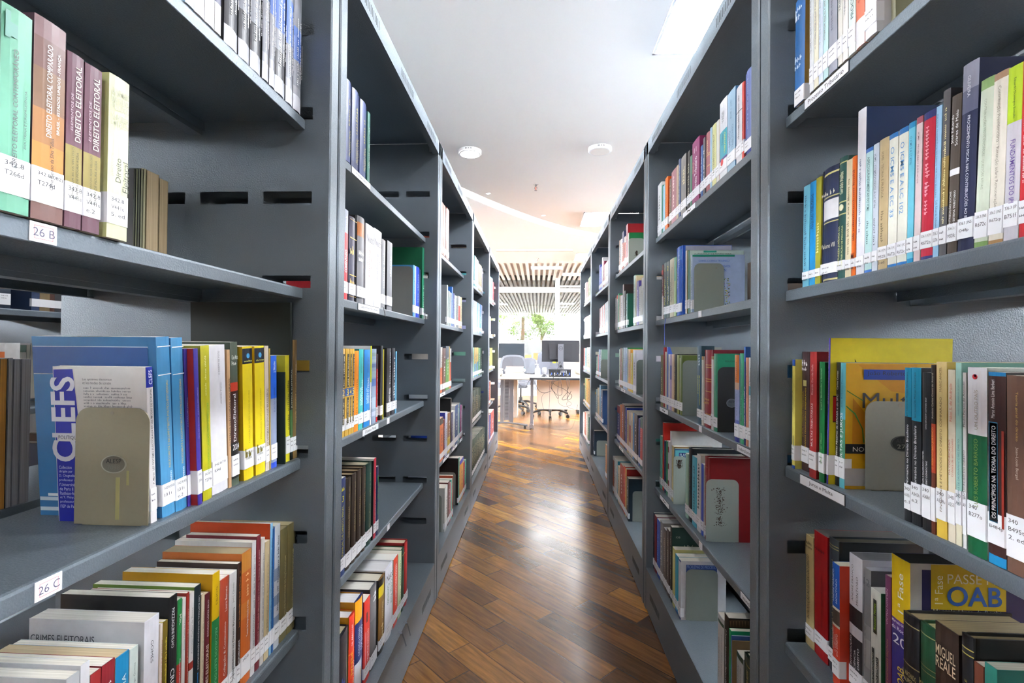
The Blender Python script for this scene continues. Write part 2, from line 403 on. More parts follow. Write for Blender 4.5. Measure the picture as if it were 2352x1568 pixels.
def bookcase(face, sg, ya, yb, label, sf=.05, near_panel=True, levels=(0, 1, 2, 3)):
    """double-sided steel bookcase; face = x of the aisle side, sg = +1 when it extends to +x; seams at ya and yb"""
    r = empty('bookcase', (face+sg*DEP/2, (ya+yb)/2, 0)); tag(r, label, 'bookcase', 'grey steel library bookcases along the aisle')
    ox, oy = face+sg*DEP/2, (ya+yb)/2
    B = lambda mb, n: mb.build(n, r, (-ox, -oy, 0))
    g = .0045; y0 = ya+g; y1 = yb-g
    for a, b_ in (((y0, y0+PT), (y1-PT, y1)) if near_panel else ((y1-PT, y1),)):
        m = MB(); side_panel(m, a, b_, face+sg*.004, sg); upright(m, a, b_, face, sg, STEEL); upright(m, a, b_, face+sg*DEP, -sg, STEEL); B(m, 'side_panel')
    ia, ib = y0+PT, y1-PT
    # top: sheet, two deep beams with an inner lip
    m = MB(); m.box(face+sg*.003, face+sg*(DEP-.003), ia, ib, T-.012, T-.003, STEEL); B(m, 'top_panel')
    for s in (0, 1):
        fx = face if s == 0 else face+sg*DEP; q = sg if s == 0 else -sg
        m = MB(); m.box(fx-q*.004, fx+q*.002, y0, y1, T-.058, T, STEEL); m.box(fx+q*.002, fx+q*.022, ia, ib, T-.058, T-.054, STEEL); m.box(fx+q*.018, fx+q*.022, ia, ib, T-.054, T-.03, STEEL)
        bo = B(m, 'top_beam')
        if s == 0:
            for c0 in (y0+.1, (y0+y1)/2-.08, y1-.26):
                v = MB()
                for k in range(15): yy = c0+k*.0105; v.box(fx-q*.0042, fx-q*.0036, yy, yy+.0035, T-.041, T-.017, DARK)
                v.build('vent_slots', bo)
            m = MB(); m.cyl((fx+q*.03, ib-.012, T-.05), (fx+q*.03, ib-.012, T-.035), .005, .005, mat('#9aa0a8', .3, .8), 10)
            m.cyl((fx+q*.03, ib-.012, T-.035), (fx+q*.03, ib-.012, T-.012), .0025, .0025, mat('#9aa0a8', .3, .8), 8); B(m, 'bolt')
        m = MB(); m.box(fx-q*.003, fx+q*.003, ia-.001, ib+.001, .006, ZB-.0005, STEEL); m.box(fx-q*.001, fx+q*(DEP/2-.008), ia, ib, ZB-.01, ZB, STEEL)
        po = B(m, 'plinth')
        if s == 0:
            for c0 in (y0+.1, y1-.26):
                v = MB()
                for k in range(15): yy = c0+k*.0105; v.box(fx-q*.0033, fx-q*.0027, yy, yy+.004, .075, .1, DARK)
                v.build('vent_slots', po)
        for i in levels:
            z = ZS[i]; f = fx+q*sf; b_ = fx+q*(sf+.215)
            m = MB(); e = .004
            prof = [(f+q*e, z), (b_, z), (b_, z-.022), (b_-q*.002, z-.022), (b_-q*.002, z-.003), (f+q*.004, z-.003), (f+q*.004, z-.02), (f+q*.018, z-.02), (f+q*.018, z-.022), (f+q*.001, z-.022), (f, z-.021), (f, z-e), (f+q*.0012, z-.0012)]
            m.prism(prof, 'y', ia+.001, ib-.001, STEEL)
            for yy in (ia+.001, ib-.001):
                m.box(f+q*.02, b_-q*.01, yy-.001 if yy > oy else yy-.0009, yy+.0009, z-.02, z-.003, STEEL)
            B(m, 'shelf')
    m = MB()                      # centre stiffeners under the shelves
    for i in levels:
        xm = face+sg*DEP/2; m.box(xm-.014, xm+.014, ia, ib, ZS[i]-.03, ZS[i]-.012, STEEL)
    B(m, 'centre_rail')
    return r
def shelf_label(sd, x, y0, y1, z0, z1, txt, label, name='shelf_label', frame=None, tcol='#1c1d22'):
    sg = 1 if sd == 'L' else -1
    r = empty(name, (x+sg*.0005, (y0+y1)/2, (z0+z1)/2), 0 if sd == 'L' else math.pi); tag(r, label, 'shelf label', 'paper labels on the shelf edges')
    w = abs(y1-y0)/2; h = (z1-z0)/2
    m = MB(); m.box(-.0003, .0006, -w, w, -h, h, mat('#17181c', .5) if frame is None else mat('#e7e6ea', .4)); m.build('holder', r)
    m = MB(); e = .0012; m.box(.0006, .0009, -w+e, w-e, -h+e, h-e, mat('#e7e8ee', .35)); p = m.build('paper', r)
    if frame:
        m = MB(); a = w-.004; b_ = h-.003; t = .0006
        for u0, u1, v0, v1 in ((-a, a, -b_, -b_+t), (-a, a, b_-t, b_), (-a, -a+t, -b_, b_), (a-t, a, -b_, b_)): m.box(.0009, .00095, u0, u1, v0, v1, mat(frame, .5))
        m.build('border', r)
    if txt: text(txt, mat(tcol, .5), p, (.001, -w*.8, -h*.42), (0, 1, 0), (0, 0, 1), w*1.6, h*.85, 'lettering', .0002, 0)
    return r
def ribbon(pts, wd, hexc, label):
    m = MB()
    for a, b_ in zip(pts[:-1], pts[1:]):
        a = Vector(a); b_ = Vector(b_); n = Vector((0, 1, 0)); mm = mat(hexc, .5); k = Vector((.0004, 0, 0))
        p = [a-n*wd, b_-n*wd, b_+n*wd, a+n*wd]
        m.face([q+k for q in p], mm); m.face([q-k for q in p][::-1], mm); m.face([p[0]-k, p[0]+k, p[1]+k, p[1]-k], mm); m.face([p[3]-k, p[3]+k, p[2]+k, p[2]-k], mm)
    o = m.build('bookmark_ribbon'); tag(o, label, 'bookmark'); return o

# ---------------------------------------------------------------- room
CEIL = 2.6; YW = 12.0
m = MB(); m.box(-7.2, 7.2, -5.2, 14.5, -.05, 0, floor_mat()); struct(m, 'floor')
pc = plaster('ceiling_paint', '#f0eeed')
def curve_y(x): return 5.82+1.35*x+.0-.42*x*x if x > -.9 else 5.82+1.35*x-.42*x*x
CX = [-1.9+.2*i for i in range(20)]
def cy(x): return 5.82+1.3*x-.38*x*x
# near (higher) ceiling up to the curved step, far (lower) ceiling beyond it
fc = plaster('step_paint', '#a9a29c')  # ceiling colour darkened to offset strong light on step and trim
m = MB(); pts = [(x, cy(x)) for x in CX]
m.face([(-7.2, -5.2, CEIL), (-7.2, pts[0][1], CEIL)]+[(x, y, CEIL) for x, y in pts]+[(7.2, pts[-1][1], CEIL), (7.2, -5.2, CEIL)], pc)
m.face([(-7.2, pts[0][1], CEIL-.07)]+[(-7.2, 8.5, CEIL-.07), (7.2, 8.5, CEIL-.07)]+[(7.2, pts[-1][1], CEIL-.07)]+[(x, y, CEIL-.07) for x, y in pts[::-1]], pc)
allp = [(-7.2, pts[0][1])]+pts+[(7.2, pts[-1][1])]
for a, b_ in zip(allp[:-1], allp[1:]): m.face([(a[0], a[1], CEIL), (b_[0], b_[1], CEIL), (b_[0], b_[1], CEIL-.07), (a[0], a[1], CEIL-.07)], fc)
m.face([(-7.2, 8.5, CEIL-.07), (7.2, 8.5, CEIL-.07), (7.2, 8.5, 2.9), (-7.2, 8.5, 2.9)], pc)
m.face([(-7.2, -5.2, 2.9), (7.2, -5.2, 2.9), (7.2, 8.5, 2.9), (-7.2, 8.5, 2.9)], pc)
struct(m, 'ceiling')
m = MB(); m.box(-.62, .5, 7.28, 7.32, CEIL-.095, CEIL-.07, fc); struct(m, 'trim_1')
wp = plaster('wall_paint', '#dcd8d2')
m = MB(); m.box(-7.3, -7.2, -5.2, YW, 0, 1.95, wp); m.box(-7.3, -7.2, -5.2, -1.9, 1.95, 2.58, wp); m.box(-7.3, -7.2, -5.2, YW, 2.58, 2.9, wp); m.box(-7.3, -7.2, 3, 4, 1.9, 2.5, wp); struct(m, 'wall_left')  # unseen high window openings, added to brighten the ceiling
m = MB(); m.box(7.2, 7.3, -5.2, YW, 0, 1.95, wp); m.box(7.2, 7.3, -5.2, -1.9, 1.95, 2.58, wp); m.box(7.2, 7.3, -5.2, YW, 2.58, 2.9, wp); m.box(7.2, 7.3, 3, 4, 1.9, 2.5, wp); struct(m, 'wall_right')  # same added openings on this side, out of view
m = MB(); m.box(-7.3, 7.3, -5.3, -5.2, 0, 2.9, plaster('back_wall_paint', '#8d8984')); struct(m, 'wall_back')
fr = plaster('window_frame_paint', '#dedbd8')
m = MB()
for k in range(120): x = -7.1+k*.12; m.box(x, x+.062, 8.5, 25, 2.72, 2.76, mat('#f4efe9', .6))
m.box(-7.2, 7.2, 8.5, 25, 2.84, 2.86, mat('#e9e0d8', .7)); struct(m, 'ceiling_slats')
m = MB(); m.box(-7.2, 7.2, YW, YW+.12, 0, .42, wp); struct(m, 'wall_front')
gm = bpy.data.materials.new('window_glass'); gm.use_nodes = True; nt = gm.node_tree; nt.nodes.clear()
_o = nt.nodes.new('ShaderNodeOutputMaterial'); _m = nt.nodes.new('ShaderNodeMixShader'); _t = nt.nodes.new('ShaderNodeBsdfTransparent'); _g = nt.nodes.new('ShaderNodeBsdfGlossy'); _fz = nt.nodes.new('ShaderNodeFresnel')
_g.inputs['Roughness'].default_value = .02; _t.inputs[0].default_value = (.25, .255, .26, 1); nt.links.new(_fz.outputs[0], _m.inputs[0]); nt.links.new(_t.outputs[0], _m.inputs[1]); nt.links.new(_g.outputs[0], _m.inputs[2]); nt.links.new(_m.outputs[0], _o.inputs[0])
m = MB(); m.box(-7.2, 7.2, YW+.055, YW+.06, .42, 2.84, gm); struct(m, 'window_1')
m = MB()
m.box(-7.2, .4, YW, YW+.1, 2.42, 2.55, fr); m.box(.5, 7.2, YW, YW+.1, 2.43, 2.52, fr); m.box(-7.2, 7.2, YW+.03, YW+.08, 1.245, 1.27, mat('#77777a', .5))
m.box(-7.2, 7.2, YW, YW+.1, .40, .44, fr)
for x in (-6, -4, -2.1, 2.4, 4.4, 6.3): m.box(x, x+.06, YW, YW+.1, .44, 2.84, fr)
m.box(.405, .505, 11.7, 11.8, 0, 2.84, fr); struct(m, 'trim_2')

# ---------------------------------------------------------------- ceiling fittings
pe = emis('led_panel_glow', (.93, .96, 1, 1), PANEL_E); re_ = emis('led_disc_glow', (1, .97, .93, 1), ROUND_E)
hi_ = emis('led_disc_glow_bright', (1, .98, .95, 1), 175)
def panel(x, y, z, lb):
    r = empty('ceiling_light', (x, y, z)); tag(r, lb, 'ceiling light', 'square light panels in the ceiling')
    m = MB(); s = .31; t = .012
    for a in ((-s, s, -s, -s+t), (-s, s, s-t, s), (-s, -s+t, -s, s), (s-t, s, -s, s)): m.box(*a, -.01, 0, WHITE)
    m.build('frame', r); m = MB(); m.box(-s+t, s-t, -s+t, s-t, -.006, -.001, pe); m.build('diffuser', r)
panel(.885, 2.26, CEIL, 'large square light panel above the top of the right bookcases, nearest one')
panel(.81, 5.87, CEIL, 'square light panel partly hidden by the right bookcases, second one away')
panel(.88, 7.9, CEIL-.07, 'small far square light panel closest to the slatted ceiling')
for i, (x, y) in enumerate([(.885, -2.6), (-1.75, -2.6), (-1.75, 2.26), (3.5, .4), (3.5, 4), (-4.3, .4), (-4.3, 4), (-1.75, 5.6)]):  # out-of-view panels added as fill light for the room
    panel(x, y, CEIL if y < 3.5 or x < -2 else CEIL-.0, ['square light panel behind the viewer over the right bookcases', 'square light panel behind the viewer over the left aisle', 'square light panel over the aisle left of the left bookcases', 'square light panel over the near part of the right hand aisle', 'square light panel over the far part of the right hand aisle', 'square light panel over the near part of the outer left aisle', 'square light panel over the far part of the outer left aisle', 'square light panel beyond the left bookcases near the curved ceiling step'][i])
for x, y, lb in ((.17, 10.1, 'long light panel in the slatted ceiling, nearer one'), (.85, 11.0, 'long light panel in the slatted ceiling, farther right one')):
    r = empty('ceiling_light', (x, y, 2.72)); tag(r, lb, 'ceiling light', 'light panels in the slatted ceiling')
    m = MB(); m.box(-.32, .32, -.16, .16, -.012, .0, WHITE); m.build('frame', r); m = MB(); m.box(-.31, .31, -.15, .15, -.016, -.0125, pe); m.build('diffuser', r)
panel(-1.3, 7.6, CEIL-.07, 'square light panel over the desks, hidden from the aisle by the left bookcases'); panel(2.6, 7.6, CEIL-.07, 'square light panel over the desks at the right')  # unseen panels added to brighten the desk area
def disc(x, y, z, lit, lb):
    r = empty('round_ceiling_light', (x, y, z)); tag(r, lb, 'ceiling light', 'round surface lights on the ceiling')
    m = MB(); m.lathe([(.0875, 0), (.0875, -.022), (.084, -.028), (.072, -.03)], WHITE, 40); m.build('housing', r)
    m = MB(); m.lathe([(.072, -.029), (.04, -.0295), (0, -.0295)], (hi_ if y < 1 else re_) if lit else mat('#e6e0dc', .4), 40); m.build('diffuser', r)
    m = MB()
    for k in (-3, -2.4, -1.8, -.3, .3, 1.8, 2.4, 3): a = -math.pi/2+k*.09; m.box(.0878*math.cos(a)-.002, .0878*math.cos(a)+.002, .0878*math.sin(a)-.001, .0878*math.sin(a)+.001, -.016, -.008, mat('#77757a', .5))
    m.build('vents', r)
disc(-.535, 3.8, CEIL, True, 'lit round ceiling light above the left bookcases')
disc(.457, 3.78, CEIL, False, 'unlit round ceiling light above the right bookcases')
disc(-.53, .92, CEIL, True, 'lit round ceiling light overhead on the left, above the viewer')
disc(.457, .92, CEIL, True, 'lit round ceiling light overhead on the right, above the viewer')
for x, y, z, lb in ((-.03, 4.62, CEIL, 'chrome fire sprinkler in the middle of the near ceiling'), (-.02, 8.05, CEIL-.07, 'small fire sprinkler close to the slatted ceiling')):
    r = empty('sprinkler', (x, y, z)); tag(r, lb, 'sprinkler'); cm = mat('#b8b8ba', .25, .9)
    m = MB(); m.lathe([(0, -.001), (.026, -.002), (.026, 0)], cm, 20); m.lathe([(.008, 0), (.008, -.02)], cm, 12); m.build('escutcheon', r)
    m = MB(); m.tube([(.012, 0, -.02), (.014, 0, -.035), (.003, 0, -.05)], .002, cm); m.tube([(-.012, 0, -.02), (-.014, 0, -.035), (-.003, 0, -.05)], .002, cm); m.lathe([(0, -.05), (.015, -.053)], cm, 14); m.build('deflector', r)
    m = MB(); m.cyl((0, 0, -.02), (0, 0, -.048), .0035, .0035, mat('#b8361e', .2), 8); m.build('bulb', r)
for x, y, k in ((-.5, 5.02, 1), (0.05, 5.85, 2)):    # recessed spots that wash the curved step
    r = empty('recessed_spotlight', (x, y-.16, CEIL)); tag(r, 'small recessed spotlight washing the curved ceiling step, '+('left one' if k == 1 else 'middle one'), 'spotlight')
    m = MB(); m.lathe([(0, -.003), (.018, -.003)], emis('spot_glow%d' % k, (1, .98, .95, 1), 3), 16); m.build('lamp', r); m = MB(); m.lathe([(.018, -.003), (.024, -.004), (.026, 0)], WHITE, 16); m.build('ring', r)

# ---------------------------------------------------------------- bookcases
XL = -.4315; XR = .4624; L0 = 1.0372; R0 = 1.0606
nmL = ['near left bookcase', 'second bookcase on the left', 'third bookcase on the left', 'fourth bookcase on the left', 'last bookcase on the left']
for i in range(5):
    bookcase(XL, -1, L0+1.1*(i-1), L0+1.1*i, 'grey steel '+nmL[i]+' with perforated side panels', .05)
    bookcase(XR, 1, R0+1.1*(i-1), R0+1.1*i, 'grey steel '+nmL[i].replace('left', 'right')+' with perforated side panels', .03)
bookcase(-1.745, -1, .95, 2.05, 'grey steel bookcase across the next aisle, seen through the near left shelves', .05)
bookcase(-1.745, -1, -.15, .95, 'nearest grey steel bookcase across the next left aisle', .05)  # unit added to darken the near left shelf interior
for i, w in enumerate(['nearest', 'second', 'third', 'farthest']):
    bookcase(1.79, 1, -.04+1.1*(i-0), 1.06+1.1*i, w+' grey steel bookcase across the next right aisle, behind the right row', .03)  # unseen row added to darken the right shelf interiors
    if i > 1: bookcase(-1.745, -1, .95+1.1*i, 2.05+1.1*i, ['', '', 'third', 'farthest'][i]+' grey steel bookcase across the next left aisle, behind the left row', .05)
for i, w in enumerate(['nearest', 'second', 'third']): bookcase(-3.05, -1, .95+1.1*i, 2.05+1.1*i, w+' grey steel bookcase two aisles to the left', .05)
for s_, f_, q_, a_ in (('left', XL, -1, L0), ('right', XR, 1, R0)): bookcase(f_, q_, a_-2.2, a_-1.1, 'grey steel bookcase behind the viewer in the '+s_+' row', .05 if q_ < 0 else .03)  # unseen units added to keep room light out of the near shelves
bookcase(-1.745, -1, 2.05, 3.15, 'farther grey steel bookcase across the next left aisle', .05)

# ---------------------------------------------------------------- office area beyond the bookcases
AL = mat('#8f9097', .35, .6); CRM = mat('#dccbb9', .5); BLK = mat('#17181b', .4); GRY = mat('#5b5f68', .7)
def chair(x, y, rz, lb, fab='#565a63', back_top=1.09, seatz=.46):
    r = empty('office_chair', (x, y, 0), rz); tag(r, lb, 'office chair', 'office chairs at the desks'); f = mat(fab, .8)
    for k in range(5):
        a = 2*math.pi*k/5+.3; c, s = math.cos(a), math.sin(a); m = MB()
        pr = [(.03*c, .03*s, .115), (.12*c, .12*s, .125), (.22*c, .22*s, .1), (.29*c, .29*s, .075)]
        for i, rr in enumerate((.024, .021, .017)): m.cyl(pr[i], pr[i+1], rr, (.021, .017, .014)[i], BLK, 10)
        lg = m.build('base_arm', r); w = MB()
        w.cyl((.29*c-s*.02, .29*s+c*.02, .028), (.29*c-s*.004, .29*s+c*.004, .028), .028, .028, BLK, 14); w.cyl((.29*c+s*.02, .29*s-c*.02, .028), (.29*c+s*.004, .29*s-c*.004, .028), .028, .028, BLK, 14); w.cyl((.29*c, .29*s, .03), (.29*c, .29*s, .075), .008, .008, BLK, 8); w.build('caster', lg)
    m = MB(); m.cyl((0, 0, .09), (0, 0, .2), .035, .03, BLK); m.cyl((0, 0, .2), (0, 0, seatz-.04), .016, .016, BLK); m.build('column', r)
    m = MB(); n = 10; P = []
    for t, zz in ((0, seatz-.05), (1, seatz-.03), (1, seatz+.02), (.9, seatz+.045), (0, seatz+.05)): P.append((t, zz))
    def sq(t, a, q=.25): c, s = math.cos(a), math.sin(a); k = (abs(c)**4+abs(s)**4)**-.25; return q*t*c*k, q*t*s*k
    for (t0, z0), (t1, z1) in zip(P[:-1], P[1:]):
        for i in range(24):
            a0, a1 = 2*math.pi*i/24, 2*math.pi*(i+1)/24; A = sq(t0, a0); B = sq(t0, a1); C_ = sq(t1, a1); D = sq(t1, a0)
            q = [(A[0], A[1], z0), (B[0], B[1], z0), (C_[0], C_[1], z1), (D[0], D[1], z1)]
            if t0 == 0: q = q[1:]
            if t1 == 0: q = q[:3]
            m.face(q, f, True)
    m.build('seat', r)
    m = MB(); zc = (back_top+seatz+.14)/2; hz = (back_top-seatz-.14)/2; P = [(0, .02), (.85, .025), (1, 0), (.85, -.025), (0, -.03)]
    for (t0, d0), (t1, d1) in zip(P[:-1], P[1:]):
        for i in range(24):
            a0, a1 = 2*math.pi*i/24, 2*math.pi*(i+1)/24
            def pp(t, a, d): u, v = sq(t, a, 1); return (u*.215*(1-.1*v), -.24+d+.05*u*u, zc+v*hz)
            q = [pp(t0, a0, d0), pp(t0, a1, d0), pp(t1, a1, d1), pp(t1, a0, d1)]
            if t0 == 0: q = q[1:]
            if t1 == 0: q = q[:3]
            m.face(q, f, True)
    m.build('backrest', r)
    m = MB(); m.tube([(0, -.06, seatz-.05), (0, -.25, seatz-.04), (0, -.27, seatz+.1), (0, -.26, zc)], .016, BLK); m.build('back_support', r)
    return r
chair(.2, 7.85, math.pi, 'grey office chair behind the large monitor, black star base under the desk', '#575b66', 1.05)
chair(-.42, 8.3, .1, 'dark grey office chair in front of the small left monitor', '#4c4f57', .97)
chair(-.3, 8.98, 2.4, 'office chair standing farthest back between the desks', '#4c4f57', .9)
chair(.78, 8.6, 2.8, 'taupe office chair at the far right desk', '#8a8478', 1.0)
ZD = .70
r = empty('desk', (.6, 6.85, 0)); tag(r, 'cream desk with dark edge carrying the large monitor', 'desk', 'office desks')
m = MB(); m.box(-.7, .8, -.4, .35, ZD-.025, ZD-.0, mat('#e4e0da', .4)); m.build('desk_top', r, (0, 0, 0)); m = MB(); m.box(-.702, .8, -.404, -.4, ZD-.026, ZD+.0005, mat('#2c2d31', .4)); m.build('edge_band', r)
m = MB(); m.box(-.61, .7, .22, .24, .22, ZD-.03, CRM); m.build('modesty_panel', r)
for sx in (-.675, .76):
    m = MB(); m.box(sx-.02, sx+.02, -.08, -.03, .05, ZD-.025, AL); m.cyl((sx, -.17, .035), (sx, .3, .045), .028, .025, AL, 10); m.cyl((sx, -.14, 0), (sx, -.14, .03), .014, .014, BLK, 10); m.box(sx-.02, sx+.02, -.3, .25, ZD-.05, ZD-.026, AL); m.build('leg', r)
r = empty('desk', (-.62, 6.9, 0)); tag(r, 'cream desk on the left with perforated grey metal end frame', 'desk', 'office desks')
m = MB(); m.box(-.9, .515, -.35, .4, ZD-.03, ZD-.0, mat('#e0d3c4', .5)); m.build('desk_top', r)
for sx in (.055, .0):
    if sx == 0: continue
m = MB(); m.box(.112, .16, -.06, .0, .06, ZD-.06, AL); m.box(.238, .29, -.06, 0, .06, ZD-.06, AL); m.cyl((.0, -.03, ZD-.045), (.405, -.03, ZD-.045), .013, .013, AL, 10)
m.tube([(.03, -.05, .052), (.2, -.06, .058), (.35, -.08, .045), (.49, -.1, .028)], .014, AL); m.cyl((.45, -.1, 0), (.45, -.1, .025), .016, .016, BLK, 10); m.build('leg', r)
m = MB(); m.box(.165, .236, -.065, -.05, .09, .66, mat('#85868d', .4, .5))
for k in range(26): m.box(.177, .224, -.066, -.0645, .12+k*.0195, .125+k*.0195, DARK)
m.build('cable_riser', r)
m = MB(); m.box(.292, .34, .0, .38, .12, ZD-.03, CRM); m.build('side_panel', r)
m = MB(); m.box(-.5, -.04, .1, .12, .12, .6, mat('#a98e70', .5)); m.build('modesty_panel', r)
r = empty('desk', (-.35, 9.7, 0)); tag(r, 'far white desk carrying the small left monitor', 'desk', 'office desks')
m = MB(); m.box(-1.2, .5, -.35, .35, .7, .725, WHITE); m.build('desk_top', r)
for sx in (-1.15, .46): m = MB(); m.box(sx-.02, sx+.02, -.3, .3, 0, .7, AL); m.build('leg', r)
def monitor(x, y, z0, z1, w, lb, back):
    r = empty('monitor', (x, y, ZD+(.025 if y > 8 else 0))); tag(r, lb, 'monitor', 'computer monitors on the desks'); b0 = r.location.z
    m = MB(); m.box(-w/2, w/2, 0, .02, z0-b0, z1-b0, mat('#26272c', .45)); m.box(-w*.3, w*.3, -.025 if back else .02, 0 if back else .045, z0-b0+.04, z1-b0-.05, mat('#232429', .5)); m.build('housing', r)
    if not back: m = MB(); m.box(-w/2+.006, w/2-.006, -.001, 0, z0-b0+.015, z1-b0-.006, mat('#2a3036', .15)); m.build('screen', r)
    s = -.045 if back else .045
    m = MB(); m.box(-.04, .04, min(s, s-.012), max(s, s-.012), .01, z1-b0-.05, mat('#7c7d85', .35, .7)); m.build('stand_neck', r)
    m = MB(); m.box(-.11, .11, -.11, .08, 0, .012, mat('#6c6d75', .4, .6)); m.build('stand_base', r)
    if back:
        m = MB(); c = (0, s-.0125, z1-b0-.11)
        for k in range(24):
            a0, a1 = 2*math.pi*k/24, 2*math.pi*(k+1)/24
            m.face([(c[0]+q*math.cos(a), c[1], c[2]+q*math.sin(a)) for q, a in ((.024, a0), (.024, a1), (.028, a1), (.028, a0))], mat('#3a3b42', .3, .8))
        lo = m.build('logo_ring', r); text('DELL', mat('#3a3b42', .4), lo, (-.018, c[1], c[2]-.007), (1, 0, 0), (0, 0, 1), .036, .014, 'logo', .0004, .01, 'F')
        m = MB(); m.cyl((0, c[1]-.0005, .13), (0, c[1]+.001, .13), .018, .018, BLK, 16); m.build('cable_hole', r)
        for u in (-.11, -.045): m = MB(); m.box(u-.0, u+.048, -.002, -.001, z0-b0-.018, z0-b0+.001, mat('#d8e02c', .7)); m.build('sticky_note', r)
    return r
monitor(.32, 7.03, .89, 1.193, .525, 'large black monitor seen from behind, grey stand with round emblem', True)
monitor(-.5, 9.5, .885, 1.165, .49, 'small dark monitor facing the aisle on the far left desk', False)
r = empty('desktop_computer', (.295, 6.6, ZD)); tag(r, 'small desktop computer lying flat with its ports and cables facing the aisle', 'computer')
m = MB(); m.box(-.145, .145, 0, .28, .004, .1, mat('#1c1d21', .4)); m.box(-.16, .155, 0, .2, .1, .106, mat('#3c3d42', .4)); m.build('case', r)
m = MB()
for k in range(14): m.box(-.135+k*.0195, -.123+k*.0195, -.003, 0, .02+.012*(k % 3), .045+.015*(k % 2), mat(['#9a9ca3', '#3f5fb0', '#7c7e85', '#b8bac0'][k % 4], .3, .5))
for k in range(7): m.box(.01+k*.012, .016+k*.012, -.002, 0, .06, .09, mat('#b0b2b8', .3, .6))
m.build('ports', r)
r = empty('soap_dispenser', (.0, 6.62, ZD)); tag(r, 'clear pump bottle of hand sanitizer with a blue label on the desk edge', 'bottle')
m = MB(); m.lathe([(0, .002), (.033, .003), (.036, .02), (.036, .1), (.03, .118), (.012, .126), (.012, .135)], mat('#dfe8ee', .15), 24); m.build('bottle', r)
m = MB(); m.lathe([(.0365, .035), (.0365, .085)], mat('#9cc4e8', .4), 24); m.build('bottle_label', r)
m = MB(); m.lathe([(.014, .135), (.014, .147), (.005, .149), (.005, .165)], WHITE, 14); m.box(-.035, .012, -.006, .006, .163, .172, WHITE); m.build('pump', r)
r = empty('barcode_scanner', (.09, 6.62, ZD)); tag(r, 'grey barcode scanner on its stand between bottle and computer', 'scanner')
m = MB(); m.lathe([(0, 0), (.04, .001), (.038, .018), (.02, .028), (.012, .04)], mat('#3c3e44', .4), 20); m.build('stand', r)
m = MB(); m.lathe([(.0, .035), (.022, .04), (.033, .07), (.034, .1), (.026, .125), (0, .132)], mat('#8c8e94', .35), 20); m.build('head', r); m = MB(); m.cyl((0, -.034, .105), (0, -.02, .105), .014, .014, emis('scanner_light', (.3, 1, .6, 1), .8), 14); m.build('light', r)
def cable(pts, rad, lb, name='cable'):
    q = []; P = [Vector(p) for p in pts]; P = [P[0]]+P+[P[-1]]
    for i in range(1, len(P)-2):
        for k in range(8):
            t = k/8; a, b_, c, d = P[i-1], P[i], P[i+1], P[i+2]
            q.append(.5*((2*b_)+(c-a)*t+(2*a-5*b_+4*c-d)*t*t+(3*b_-a-3*c+d)*t**3))
    q.append(P[-2]); m = MB(); m.tube(q, rad, mat('#202125', .5), 6); o = m.build(name); tag(o, lb, 'cable', 'computer cables hanging under the desk')
def dk(x, y, d): return ((1140+x/7.465-1237+.0*d)/1144*d, d, 1.0857-((780+y/7.465)-798.6)/1144*d)
D = 6.42
cb = [([(650, 670), (690, 760), (760, 880), (860, 905), (960, 870)], 'long black cable sagging from the left desk leg'),
      ([(960, 600), (1010, 700), (960, 800), (1010, 900), (1070, 1000), (1080, 960), (990, 870), (950, 810)], 'bundled black cable loop below the computer'),
      ([(1090, 620), (1090, 700), (1070, 850), (1080, 940), (1140, 920), (1130, 760), (1110, 640)], 'black cable forming a long narrow loop in the middle'),
      ([(1215, 620), (1225, 760), (1235, 880), (1160, 980), (1150, 1020), (1230, 1000), (1240, 890)], 'coiled cable bundle hanging at the right'),
      ([(1250, 640), (1265, 760), (1240, 880), (1310, 940), (1290, 1000), (1230, 1020), (1270, 920), (1300, 870)], 'second coil of cable tied at the right'),
      ([(1075, 1010), (1100, 1090), (1190, 1130), (1290, 1110), (1290, 1060), (1230, 1060), (1240, 1140), (1350, 1180)], 'thin cable curling down toward the lower right'),
      ([(925, 700), (935, 900), (930, 1100), (918, 1250), (930, 1440), (1010, 1520), (1270, 1520), (1350, 1420), (1390, 1240), (1408, 1100)], 'very thin wire looping down to the floor and back up'),
      ([(860, 905), (805, 960), (805, 1080), (835, 1190)], 'thin wire dropping left of the chair base'),
      ([(1100, 370), (1060, 500), (1000, 640), (960, 760)], 'grey cable from the monitor stand crossing the computer'),
      ([(1110, 370), (1160, 480), (1215, 570), (1225, 640)], 'cable from the monitor stand to the right side of the computer'),
      ([(720, 665), (850, 700), (950, 715), (1080, 690)], 'short cable hugging the underside of the desk'),
      ([(960, 720), (1060, 790), (1160, 830), (1230, 875)], 'cable stretched diagonally to the right coil'),
      ([(395, 740), (440, 790), (530, 810), (600, 770), (620, 690)], 'cable sagging between the two desks'),
      ([(520, 830), (570, 720), (610, 680)], 'short stray cable end between the desks')]
for i, (p, lb) in enumerate(cb): cable([dk(x, y, D-.02-.004*i) for x, y in p], .0018 if 'thin' in lb else .0028, lb)
rr = random.Random(4)
